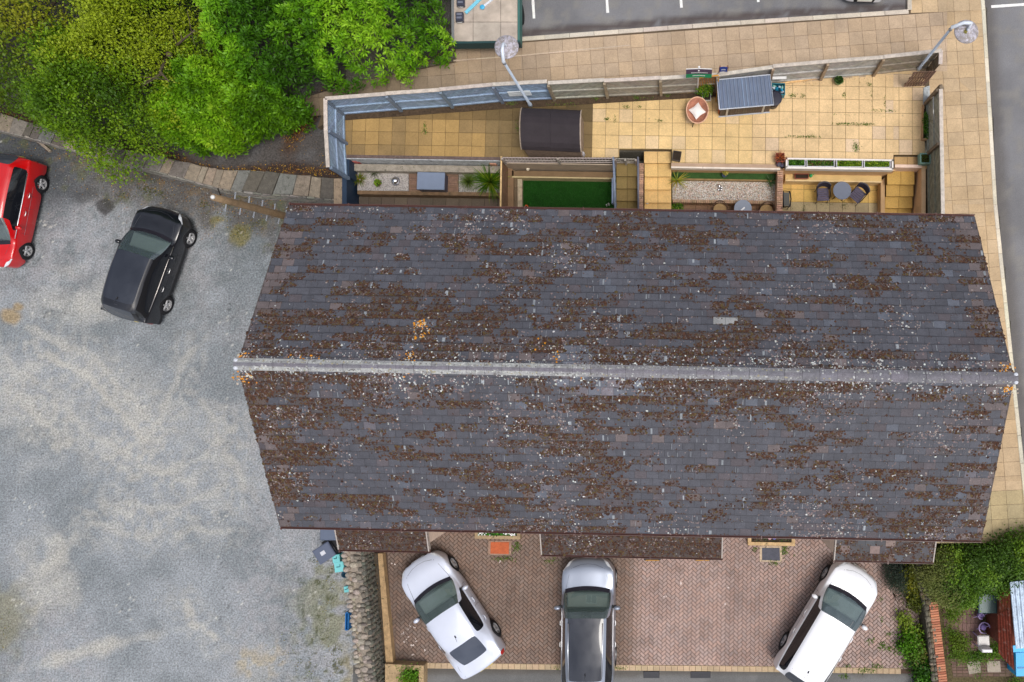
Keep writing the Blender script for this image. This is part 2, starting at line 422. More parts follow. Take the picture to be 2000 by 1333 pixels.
# ---- street pavements of buff concrete flags
def pave_col(x, y, base=srgb(177, 155, 130)):
    px, py = topx(x, y, Z1)
    c = np.array(base)*(1+R.uniform(-.045, .045))
    n = float(fbm(x, y, .6, 61)); c = c*(1-.28*max(0, n-.5)*2)
    c = c*(1+np.array([.02, 0, -.04])*R.uniform(-1, 1))
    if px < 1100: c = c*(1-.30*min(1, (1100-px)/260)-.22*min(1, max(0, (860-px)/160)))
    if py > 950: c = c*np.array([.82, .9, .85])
    return tuple(c)
NP = [[(575, 230), (600, 190), (700, 160), (900, 121), (1018, 112), (1018, 200), (640, 225)], [(1018, 200), (1018, 84), (1775, 29), (1850, 24), (1850, 140)], [(890, 86), (1018, 80), (1018, 112), (890, 122)]]
base = MB()
base.prism(pw([(620, 250), (640, 190), (700, 160), (890, 120), (885, -160), (1016, -160), (1018, 78), (1775, 24), (1775, -160), (1905, -160), (1925, 20), (1948, 400), (1976, 690), (2002, 940), (2030, 1060), (1815, 1062), (1815, 300), (1790, 150), (1020, 205), (672, 225)], Z1-.012), Z1-.012, .9, srgb(92, 78, 62))
tag(base.build('pavement bed', M_rend), kind='structure').name = 'pavement_bed'
mb = MB(); a1 = -math.atan2(52, 757)*-1
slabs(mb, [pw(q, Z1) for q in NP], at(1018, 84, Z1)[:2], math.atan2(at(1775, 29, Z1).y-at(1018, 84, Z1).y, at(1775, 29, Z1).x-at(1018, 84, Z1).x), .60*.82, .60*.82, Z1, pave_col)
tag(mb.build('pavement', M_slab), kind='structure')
mb = MB(); pa, pb_ = at(1925, 20, Z1), at(1976, 690, Z1)
EP = [[(1850, -160), (1905, -160), (1921, 24), (1850, 24)], [(1850, 24), (1921, 24), (1935, 210), (1850, 140)], [(1850, 140), (1935, 210), (1944, 400), (1815, 400), (1815, 140)],
      [(1815, 400), (1944, 400), (1972, 690), (1815, 690)], [(1815, 690), (1972, 690), (1998, 940), (1815, 940)], [(1815, 940), (1998, 940), (2015, 1062), (1815, 1062)], [(1779, 26), (1779, -160), (1850, -160), (1850, 24)]]
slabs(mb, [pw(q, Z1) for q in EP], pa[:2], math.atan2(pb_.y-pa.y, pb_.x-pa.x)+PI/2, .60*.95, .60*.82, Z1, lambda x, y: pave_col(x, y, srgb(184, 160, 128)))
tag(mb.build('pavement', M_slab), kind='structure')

# kerbs
def kerb(pts, w, z, h, col, name='kerb', L=.9, gap=.008):
    mb = MB(); P3 = [at(x, y, z) for x, y in pts]
    for a, b in zip(P3[:-1], P3[1:]):
        d = b-a; n = max(1, round(d.length/L)); ang = math.atan2(d.y, d.x)
        for k in range(n):
            c = a+d*((k+.5)/n); mb.bbox((c.x, c.y, z-h/2+R.uniform(0, .004)), (d.length/n-gap, w, h), jit(col, .1), ang, .012)
    return tag(mb.build(name, M_slab), kind='structure')
kerb([(1016, 77), (1400, 48), (1775, 23)], .16, Z1+.012, .2, srgb(196, 186, 172))
kerb([(1777, 20), (1774, -150)], .16, Z1+.012, .2, srgb(176, 168, 156))
kerb([(1905, -160), (1921, 20), (1944, 400), (1974, 690), (2002, 960), (2020, 1060)], .14, Z1+.012, .2, srgb(205, 198, 180))
kerb([(885, 119), (1018, 109), (1230, 89)], .05, Z1+.008, .1, srgb(190, 172, 150))
# ---- roads
def road_col(px, py, X, Y):
    n = fbm(X, Y, .5, 71); n2 = fbm(X, Y, 3, 72)
    c = np.tile(np.array(srgb(121, 121, 124)), (len(px), 1)); c = mixc(c, srgb(104, 104, 107), .7*sstep(.4, .6, n))
    c = mixc(c, srgb(134, 130, 122), .4*sstep(.5, .65, n2))
    e = np.minimum(abs(line_d(px, py, [(1018, 66), (1400, 36), (1766, 14)])), 400)
    c = mixc(c, srgb(74, 64, 62), .85*sstep(13, 3, e+(n2-.5)*10)*(px < 1790)*sstep(.3, .5, n2+.1))
    e = line_d(px, py, [(1925, 0), (1950, 400), (1978, 690), (2006, 960)])
    c = mixc(c, srgb(92, 88, 86), .8*sstep(30, 4, e+(n2-.5)*12)*(px > 1850))
    return c
r1 = pw([(1016, 76), (1774, 22), (1774, -400), (1016, -400)], 1.1)
sheet('road', r1, 1.085, .15, road_col, M_asph)
r2 = pw([(1908, -160), (1924, 20), (1947, 400), (1977, 690), (2004, 960), (2024, 1062), (2700, 1062), (2700, -160)], 1.1)
sheet('road', r2, 1.085, .15, road_col, M_asph)
def stripe(pts, z=1.09, w=.1, name='road_marking'):
    mb = MB()
    for (a, b) in pts:
        A_, B_ = at(*a, z), at(*b, z); d = B_-A_; ang = math.atan2(d.y, d.x); n = max(1, int(d.length/.12))
        for k in range(n):
            c = A_+d*((k+.5)/n); ww = w*R.uniform(.9, 1.06)
            mb.box((c.x, c.y, z), (d.length/n*.995, ww, .008), jit(srgb(226, 226, 224), .06), ang)
    return tag(mb.build(name, M_any), kind='structure')
for s_ in (((1043, 37), (1036, -80)), ((1187, 26), (1180, -80)), ((1331, 16), (1324, -80)), ((1481, 5), (1475, -80)), ((1936, 14), (2080, 4)), ((1620, -6), (1614, -80))): stripe([s_])

# ---- south: block paving drive and asphalt lane
def drive_ground(px, py, X, Y):
    n = fbm(X, Y, 1.2, 81); c = np.tile(np.array(srgb(112, 112, 112)), (len(px), 1)); c = mixc(c, srgb(92, 92, 92), .7*sstep(.4, .6, n))
    return mixc(c, srgb(80, 74, 66), .7*sstep(1325, 1312, py+(n-.5)*16))
sheet('service_road', pw([(690, 1300), (1850, 1316), (1850, 1500), (690, 1500)], 0), .008, .1, drive_ground, M_asph)
bed = MB(); bed.prism(pw([(720, 1000), (1815, 1000), (1815, 1318), (720, 1305)], -.01), .004, -.1, srgb(76, 60, 50))
tag(bed.build('drive_bed', M_rend), kind='structure')
mb = MB(); DP = ccw(pw([(752, 1010), (1800, 1010), (1800, 1308), (770, 1296)], 0)); a45 = math.radians(44); ca, sa = math.cos(a45), math.sin(a45)
loc = [((x*ca+y*sa), (-x*sa+y*ca)) for x, y in DP]; u = .108
i0, i1 = int(min(p[0] for p in loc)/u)-2, int(max(p[0] for p in loc)/u)+2; j0, j1 = int(min(p[1] for p in loc)/u)-2, int(max(p[1] for p in loc)/u)+2
for i in range(i0, i1):
    for j in range(j0, j1):
        k = (i-j) % 4
        if k == 0: q = [i*u, j*u, (i+2)*u, (j+1)*u]
        elif k == 2: q = [i*u, (j-1)*u, (i+1)*u, (j+1)*u]
        else: continue
        g = .006; r = [(q[0]+g, q[1]+g), (q[2]-g, q[1]+g), (q[2]-g, q[3]-g), (q[0]+g, q[3]-g)]
        r = clip(r, loc)
        if len(r) < 3: continue
        wq = [(a*ca-b*sa, a*sa+b*ca) for a, b in r]; cx, cy = wq[0]; px, py = topx(cx, cy, 0)
        c = np.array(srgb(170, 147, 139))*(1+R.uniform(-.09, .09))*(1+np.array([.06, 0, -.04])*R.uniform(-1, 1))
        n = float(fbm(cx, cy, .55, 91)); n2 = float(fbm(cx, cy, 2, 92))
        lf = float(sstep(1265, 1215, px)); c = c*(1-.47*lf)*np.array([1, 1-.02*lf, 1-.10*lf])   # unwashed half of the drive
        rt = float(sstep(1395, 1430, px)); c = c*(1-.12*rt*(.5+n))
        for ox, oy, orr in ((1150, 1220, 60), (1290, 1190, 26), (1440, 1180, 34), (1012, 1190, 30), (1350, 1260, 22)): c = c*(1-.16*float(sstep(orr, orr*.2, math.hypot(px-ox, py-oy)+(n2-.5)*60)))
        ed = max(float(sstep(60, 0, abs(px-770))), float(sstep(70, 0, 1800-px))); c = c*(1-.4*ed*n2*1.3)
        c = c*(1-.5*max(0, n2-.56)*2); nn = len(wq); wi = inset(wq, .007); dz = R.uniform(-.0015, .0015)
        vs = [(a, b, 0.0) for a, b in wq]+[(a, b, .013+dz) for a, b in wi]
        mb.add(vs, [tuple(range(nn, 2*nn))]+[(t, (t+1) % nn, nn+(t+1) % nn, nn+t) for t in range(nn)], tuple(c))
tag(mb.build('driveway', M_brick), kind='structure')
kerb([(826, 1301), (1100, 1304), (1500, 1308), (1760, 1312)], .20, .03, .12, srgb(178, 156, 128), L=.22)
# ================================================================== THE HOUSE
ZE, ZR = 5.0, 7.45
E = [at(575, 403, ZE), at(1910, 425, ZE), at(1910, 1055, ZE), at(540, 1028, ZE)]   # NW NE SE SW eaves corners
RW, RE = at(462, 712, ZR), at(1978, 740, ZR)
E[0].x = E[3].x = RW.x = (E[0].x+E[3].x+RW.x)/3; E[1].x = E[2].x = RE.x = (E[1].x+E[2].x+RE.x)/3
def hx(v): return v
hc = (E[0]+E[1]+E[2]+E[3])/4
house = thing('terraced_house', 'long dark slate roofed terrace house with mossy roof between the gardens and the drive', 'house', (hc.x, hc.y, 0))
NR_, NC_ = 22, 61
mossmap = {}
def slope_pt(side, u, v):
    a, b = (E[0], E[1]) if side == 0 else (E[3], E[2])
    lo = a+(b-a)*u; hi = RW+(RE-RW)*u
    return lo+(hi-lo)*v
def mossf(x, y):
    a = float(fbm(x*.35, y, .9, 101, 3)); b = float(fbm(x, y, .22, 103, 2)); return a*.65+b*.35
sm = MB(); slates = []
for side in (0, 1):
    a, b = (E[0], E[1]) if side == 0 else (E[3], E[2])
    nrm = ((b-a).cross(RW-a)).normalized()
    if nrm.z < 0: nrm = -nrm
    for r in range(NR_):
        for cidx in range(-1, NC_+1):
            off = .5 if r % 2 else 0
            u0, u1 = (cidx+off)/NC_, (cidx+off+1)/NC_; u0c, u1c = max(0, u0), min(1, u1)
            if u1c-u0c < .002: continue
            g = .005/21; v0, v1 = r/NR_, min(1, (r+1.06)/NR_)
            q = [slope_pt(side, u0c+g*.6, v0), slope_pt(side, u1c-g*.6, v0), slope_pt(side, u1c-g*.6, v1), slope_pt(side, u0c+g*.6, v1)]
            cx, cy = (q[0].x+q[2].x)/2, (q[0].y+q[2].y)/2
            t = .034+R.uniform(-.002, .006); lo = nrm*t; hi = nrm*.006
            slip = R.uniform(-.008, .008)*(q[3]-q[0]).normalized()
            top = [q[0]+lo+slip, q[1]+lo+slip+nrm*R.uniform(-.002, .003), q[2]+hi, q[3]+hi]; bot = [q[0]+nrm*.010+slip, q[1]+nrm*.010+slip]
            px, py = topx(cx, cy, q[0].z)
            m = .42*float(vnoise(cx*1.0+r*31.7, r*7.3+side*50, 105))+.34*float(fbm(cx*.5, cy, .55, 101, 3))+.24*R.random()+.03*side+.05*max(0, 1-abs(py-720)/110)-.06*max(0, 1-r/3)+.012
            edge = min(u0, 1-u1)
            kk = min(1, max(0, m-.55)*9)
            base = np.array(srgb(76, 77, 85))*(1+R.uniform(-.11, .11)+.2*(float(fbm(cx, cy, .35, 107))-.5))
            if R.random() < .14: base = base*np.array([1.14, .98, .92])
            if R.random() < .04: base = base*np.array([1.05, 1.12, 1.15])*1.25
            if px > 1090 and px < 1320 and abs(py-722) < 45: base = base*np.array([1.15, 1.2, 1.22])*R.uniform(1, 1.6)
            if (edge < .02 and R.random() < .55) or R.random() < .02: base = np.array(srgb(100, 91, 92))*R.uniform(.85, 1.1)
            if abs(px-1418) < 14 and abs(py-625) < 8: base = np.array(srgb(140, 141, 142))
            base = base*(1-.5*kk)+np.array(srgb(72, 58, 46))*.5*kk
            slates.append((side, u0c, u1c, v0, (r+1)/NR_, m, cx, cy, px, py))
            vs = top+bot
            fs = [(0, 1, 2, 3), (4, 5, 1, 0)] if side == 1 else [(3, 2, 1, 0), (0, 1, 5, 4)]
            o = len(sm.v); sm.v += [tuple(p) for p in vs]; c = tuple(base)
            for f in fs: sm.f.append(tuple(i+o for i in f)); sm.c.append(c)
            sm.c[-1] = tuple(x*.35 for x in c)  # slate edge darkened: shadow under each course painted into its colour
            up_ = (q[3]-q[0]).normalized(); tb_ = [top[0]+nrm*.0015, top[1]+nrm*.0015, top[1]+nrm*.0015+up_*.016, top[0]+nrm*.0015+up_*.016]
            sm.add(tb_, [(0, 1, 2, 3) if side == 1 else (3, 2, 1, 0)], tuple(x*.68 for x in c))  # darker strip along each tail, a painted row shadow with grime
    # underlay
    k = [slope_pt(side, 0, 0), slope_pt(side, 1, 0), slope_pt(side, 1, 1), slope_pt(side, 0, 1)]
    k = [p+nrm*.001 for p in k]
    lowk = [p-nrm*.1 for p in k]
    fs = [(0, 1, 2, 3), (7, 6, 5, 4), (0, 4, 5, 1), (1, 5, 6, 2), (3, 7, 4, 0)]
    if side == 0: fs = [f[::-1] for f in fs]
    sm.add(k+lowk, fs, srgb(40, 38, 40))
roof = sm.build('roof', M_slate, house)
# moss tufts, lichen crusts : numpy built
def clumps(name, P, N_, rad, hgt, col, m, parent, n=6, rough=.35):
    "P centre pts, N_ normals, irregular domes"
    P = np.asarray(P); N_ = np.asarray(N_); rad = np.asarray(rad); K = len(P)
    ref = np.tile(np.array([1., 0, 0]), (K, 1)); U = ref-(ref*N_).sum(1, keepdims=True)*N_; U /= np.linalg.norm(U, axis=1, keepdims=True); V = np.cross(N_, U)
    ph = NR.rand(K, 1)*6.28; th = ph+np.arange(n)[None, :]*2*PI/n; rr = rad[:, None]*(1+rough*(NR.rand(K, n)*2-1))
    ring = P[:, None]+U[:, None]*(np.cos(th)*rr)[..., None]+V[:, None]*(np.sin(th)*rr)[..., None]-N_[:, None]*.004
    top = P[:, None]+N_[:, None]*np.asarray(hgt)[:, None, None]+U[:, None]*(rad[:, None, None]*.2*(NR.rand(K, 1, 1)-.5))
    Vx = np.concatenate([ring, top], 1).reshape(-1, 3); b = np.arange(K)[:, None]*(n+1); k = np.arange(n)[None, :]
    T = np.stack([b+k, b+(k+1) % n, b+n+0*k], -1).reshape(-1, 3)
    if parent is not None:
        l = parent.location if parent.parent is None else parent.parent.location; Vx = Vx-np.array(l)
    return np_mesh(name, Vx, T, np.repeat(np.asarray(col), n, axis=0), m, parent, k=3)
def roof_growth(slist, spt, nrmf, dens, parent, thr=.55):
    Pm, Nm, Rm, Hm, Cm = [], [], [], [], []; Pl, Nl, Rl, Hl, Cl = [], [], [], [], []
    for side, u0, u1, v0, v1, m, cx, cy, px, py in slist:
        n = nrmf(side); 
        k = max(0, (m-thr))*12; k = min(1, k)
        # moss fills in from the tail (lower) edge
        cnt = int(dens*k*R.uniform(.6, 1.2))+(1 if R.random() < .25 else 0); fill = min(1, .2+.75*k)
        for _ in range(cnt):
            u = min(1, max(0, u0+(u1-u0)*(R.random()*1.5-.25))); v = v0+(v1-v0)*(R.random()*fill if R.random() < .85 else R.random()); v = min(.985, max(0.004, v+R.gauss(0, .12)*(v1-v0))); v_ = min(1, max(0, (v-v0)/(v1-v0)))
            p = spt(side, u, v)+n*(.034-.020*v_)
            rd = R.uniform(.014, .038); g = R.random()
            c = srgb(80, 58, 47) if g < .5 else srgb(66, 50, 45) if g < .82 else srgb(86, 73, 50) if g < .993 else srgb(118, 102, 90)
            Pm.append(p); Nm.append(n); Rm.append(rd*R.uniform(.7, 1.5)); Hm.append(rd*R.uniform(.2, .4)); Cm.append(jit(c, .12))
        if R.random() < .62:      # thin line of moss in the joint under each slate
            ua = u0+(u1-u0)*R.random()*.6; ub = min(u1, ua+(u1-u0)*R.uniform(.3, .9))
            for _ in range(int(dens*R.uniform(.15, .36))):
                u = ua+(ub-ua)*R.random(); v = v0+(v1-v0)*abs(R.gauss(0, .09)); p = spt(side, u, v)+n*.033; rd = R.uniform(.008, .022)
                Pm.append(p); Nm.append(n); Rm.append(rd); Hm.append(rd*.4); Cm.append(jit(srgb(76, 56, 48) if R.random() < .75 else srgb(96, 80, 60), .15))
        # lichen
        rid = max(0., 1-abs(py-724-(px-1200)*.018)/75.); rid = rid*rid
        cr_ = float(fbm(cx*.7, cy*1.2, .9, 411, 3)); eave = max(0, 1-v0*7) if len(slist) > 1000 else .3; lam = (.5+10*rid+1.2*k+34*max(0, cr_-.56+.10*eave)+(2.0 if R.random() < .1 else 0))*dens/34
        for _ in range(int(lam*R.uniform(.3, 1.7))):
            u = u0+(u1-u0)*R.random(); v = v0+(v1-v0)*R.random(); p = spt(side, u, v)+n*(.036-.026*((v-v0)/(v1-v0)))
            g = R.random(); w_ = .12+.5*rid; c = (srgb(122, 108, 108) if g < .6 else srgb(138, 126, 122)) if g < 1-w_ else srgb(172, 174, 172) if g < 1-w_*.25 else srgb(200, 204, 202)
            Pl.append(p); Nl.append(n); Rl.append(R.uniform(.012, .038)); Hl.append(.009); Cl.append(jit(c, .12))
    return (Pm, Nm, Rm, Hm, Cm), (Pl, Nl, Rl, Hl, Cl)
nr = []
for side in (0, 1):
    a, b = (E[0], E[1]) if side == 0 else (E[3], E[2]); q = ((b-a).cross(RW-a)).normalized(); nr.append(q if q.z > 0 else -q)
Mo, Li = roof_growth(slates, slope_pt, lambda s: nr[s], 60, roof)
for px0, py0, n_ in ((818, 634, 60), (820, 655, 25), (808, 700, 22), (806, 715, 25), (624, 706, 14), (1045, 722, 18), (1440, 734, 10), (1090, 703, 10), (1128, 722, 10), (590, 704, 14), (1053, 677, 6), (486, 702, 40), (484, 738, 40), (1958, 722, 36), (1962, 762, 44)):
    for _ in range(n_):
        a_, b_ = R.gauss(0, 9), R.gauss(0, 7); side = 0 if py0+b_ < 724+(px0-1200)*.018 else 1
        w = at(px0+a_, py0+b_, ZR-.35); u = (w.x-E[0].x)/(E[1].x-E[0].x); yl = slope_pt(side, u, 0).y; yh = slope_pt(side, u, 1).y
        v = min(.985, max(0, (w.y-yl)/(yh-yl))); p = slope_pt(side, u, v)+nr[side]*.035
        Li[0].append(p); Li[1].append(nr[side]); Li[2].append(R.uniform(.012, .036)); Li[3].append(.012); Li[4].append(jit(srgb(206, 138, 44) if R.random() < .6 else srgb(186, 176, 160), .15))
st_ = MB()
for side, u0, u1, v0, v1, m, cx, cy, px, py in R.sample(slates, 620):
    near = math.exp(-((px-1180)/260)**2)+math.exp(-((px-1330)/150)**2)
    if R.random() > .35+near: continue
    n_ = nr[side]; w_ = R.uniform(.006, .016)/21 if R.random() < .8 else R.uniform(.03, .09)/21; uu = u0+(u1-u0)*R.random(); va, vb_ = v0+(v1-v0)*.12, v0+(v1-v0)*R.uniform(.5, .9); g_ = R.uniform(.75, 1.15)
    q = [slope_pt(side, uu, va)+n_*.035, slope_pt(side, uu+w_, va)+n_*.035, slope_pt(side, uu+w_, vb_)+n_*.022, slope_pt(side, uu, vb_)+n_*.022]
    st_.add(q, [(0, 1, 2, 3) if side == 1 else (3, 2, 1, 0)], tuple(x*g_ for x in srgb(140, 146, 152)))
tag(st_.build('bare_streaks', M_slate, roof), kind='stuff')
tag(clumps('moss', *Mo, M_moss, roof), kind='stuff'); tag(clumps('lichen', *Li, M_moss, roof, n=7), kind='stuff')
# ridge
rb = MB(); nt_ = 44; d = RE-RW; al = d.normalized(); RL, RC = [[], [], [], [], []], 0
for k in range(nt_):
    c0 = RW+d*(k/nt_)-al*(.10 if k == 0 else .0); c1 = RW+d*((k+1)/nt_)+al*(.1 if k == nt_-1 else 0)
    col = jit(srgb(112, 110, 118), .08); lift = .012 if k % 2 else .006
    prof = [(-.165, -.045), (-.10, .0), (-.05, .035), (0, .045), (.05, .035), (.10, .0), (.165, -.045)]
    for (y0, z0), (y1, z1) in zip(prof[:-1], prof[1:]):
        q = [c0+Vector((.004, y0, z0+lift+.03)), c1+Vector((-.004, y0, z0+lift+.03)), c1+Vector((-.004, y1, z1+lift+.03)), c0+Vector((.004, y1, z1+lift+.03))]
        fl = min(abs(y0), abs(y1)) > .04; wl2 = .0 if not fl else (.72 if topx(c0.x, c0.y, ZR)[0] < 1130 else .25 if 1130 < topx(c0.x, c0.y, ZR)[0] < 1560 else .06)*R.uniform(.5, 1.2)
        rb.add(q, [(0, 1, 2, 3)], tuple(a_*(1-wl2)+b_*wl2 for a_, b_ in zip(col, srgb(176, 178, 176))))
    for e, s_ in ((c0, 0), (c1, 1)):
        q = [e+Vector((.004-.008*s_, y, z+lift+.03)) for y, z in prof]; q.append(e+Vector((.004-.008*s_, 0, -.08)))
        rb.add(q, [tuple(range(len(q)))], col)
    px = topx(c0.x, c0.y, ZR)[0]
    lam = 30 if px < 1130 else 18 if 1290 < px < 1560 else 13
    if 1130 <= px < 1240: lam = 20
    for _ in range(int(lam*R.uniform(.6, 1.3))):
        t = R.random(); sgn = R.choice((-1, 1)); yy = sgn*min(.155, abs(R.gauss(.105, .028))); z = lift+.035+np.interp(abs(yy), [0, .05, .10, .165], [.045, .035, 0, -.045])
        p = c0+(c1-c0)*t+Vector((0, yy, z)); RL[0].append(p); nn = Vector((0, sgn*.45, .9)).normalized(); RL[1].append(nn); RL[2].append(R.uniform(.012, .034)); RL[3].append(.009)
        RL[4].append(jit(R.choice([srgb(168, 170, 168), srgb(150, 152, 150), srgb(184, 186, 184), srgb(150, 144, 124), srgb(118, 116, 116)]), .08))
ridge = rb.build('ridge', M_ridge, roof)
Rl = clumps('ridge_lichen', *RL, M_moss, roof, n=7); tag(Rl, kind='stuff')
for e_, s_ in ((RW, -1), (RE, 1)):
    for y_ in (-.1, .1): em = MB(); em.ball((e_.x+s_*.05, e_.y+y_, ZR+.03), .065, srgb(196, 200, 210), 6, .6); em.build('ridge_end', M_any, roof, True)
# gutters, verge boards
def gutter(a, b, side, parent, w=.11, name='gutter', col=srgb(92, 62, 58)):
    mb = MB(); d_ = (b-a).normalized(); n_ = Vector((-d_.y, d_.x, 0))*side
    prof = [(0.0, .0), (.01, -.05), (.055, -.075), (.10, -.05), (.112, .002), (.100, .002), (.09, -.04), (.055, -.06), (.02, -.04), (.012, 0)]
    vs = []
    for e in (a-d_*.03, b+d_*.03):
        for y, z in prof: vs.append(e+n_*(y*w/.11-.02)+Vector((0, 0, z-.015)))
    n = len(prof); fs = [(k, (k+1) % n, n+(k+1) % n, n+k) for k in range(n)]+[tuple(range(n)), tuple(range(n, 2*n))[::-1]]
    mb.add(vs, fs, col); L = (b-a).length; k = 0
    while k < L: c = a+d_*k+n_*.055; mb.box((c.x, c.y, c.z-.055), (.03, .13, .06), col, math.atan2(d_.y, d_.x)); k += 1.8
    return mb.build(name, M_plast, parent)
gutter(E[0], E[1], 1, house); gutter(E[3], E[2], -1, house)
for e0, r_, s_ in ((E[0], RW, -1), (E[3], RW, -1), (E[1], RE, 1), (E[2], RE, 1)):
    vb = MB(); x0 = e0.x; y = e0.y; dz = Vector((0, 0, -.02))
    q = [Vector((x0+s_*.012, e0.y, ZE+.03)), Vector((x0+s_*.012, r_.y, ZR+.03)), Vector((x0+s_*.012, r_.y, ZR-.2)), Vector((x0+s_*.012, e0.y, ZE-.2))]
    q2 = [p-Vector((s_*.03, 0, 0)) for p in q]; vb.add(q+q2, [(0, 1, 2, 3), (7, 6, 5, 4), (0, 4, 5, 1), (2, 6, 7, 3)], srgb(84, 76, 74)); vb.build('verge_board', M_any, house)
# walls with windows and doors
wx0, wx1 = E[0].x+.22, E[1].x-.22; rot = math.atan2(E[1].y-E[0].y, E[1].x-E[0].x)
def yl(side, x): a, b = (E[0], E[1]) if side == 0 else (E[3], E[2]); return a.y+(b.y-a.y)*(x-a.x)/(b.x-a.x)
wm = MB(); o_ = .36
ny0, ny1, sy0, sy1 = yl(0, wx0)-o_, yl(0, wx1)-o_, yl(1, wx0)+o_, yl(1, wx1)+o_
wm.prism([(wx0, sy0), (wx1, sy1), (wx1, ny1), (wx0, ny0)], ZE-.02, -.05, srgb(196, 176, 150))
for x_, r_, a_, b_ in ((wx0, RW, sy0, ny0), (wx1, RE, sy1, ny1)):
    ym = r_.y; q = [(a_, ZE-.02), (b_, ZE-.02), (ym, ZR-.12-o_*0)]
    vs = [(x_+e, y, z) for e in (-.1, .1) for y, z in q]; vs = [(v[0]+(.1 if x_ == wx0 else -.1), v[1], v[2]) for v in vs]
    wm.add(vs, [(0, 2, 1), (3, 4, 5), (0, 1, 4, 3), (1, 2, 5, 4), (2, 0, 3, 5)], srgb(196, 176, 150))
wm.build('wall', M_rend, house)
M_glass = A('window glass', rough=.06, var=0, fine=0, bump=0, spec=.8)
for side in (0, 1):
    s_ = 1 if side == 0 else -1
    for k in range(6):
        for zc, w_, h_ in ((3.9, 1.1, 1.0), (1.45, 1.2, 1.1)):
            x = wx0+(wx1-wx0)*(k+.5)/6
            if zc < 2 and (k % 2 == 0 or side == 1): continue
            y = yl(side, x)-s_*o_; f = MB()
            for dx, dz, ww, hh in ((0, h_/2, w_, .08), (0, -h_/2, w_, .08), (-w_/2, 0, .08, h_), (w_/2, 0, .08, h_), (0, 0, .05, h_)): f.box((x+dx, y+s_*.03, zc+dz), (ww+.08 if hh < .1 else ww, .1, hh-.002), srgb(225, 225, 222), rot)
            fo = f.build('window', M_plast, house); g = MB(); g.box((x, y+s_*.015, zc), (w_-.06, .05, h_-.06), srgb(40, 48, 54), rot); g.build('pane', M_glass, fo)
    for k in ((0, 2, 4) if side == 0 else ()):
        x = wx0+(wx1-wx0)*(k+.5)/6; y = yl(side, x)-s_*o_; f = MB(); f.box((x, y+s_*.03, 1.03), (.95, .09, 2.05), srgb(70, 60, 58), rot)
        do = f.build('door', M_plast, house); g = MB(); g.tube([(x+.36, y+s_*.12, 1.0), (x+.36, y+s_*.12, 1.15)], .012); g.build('handle', M_metal, do)
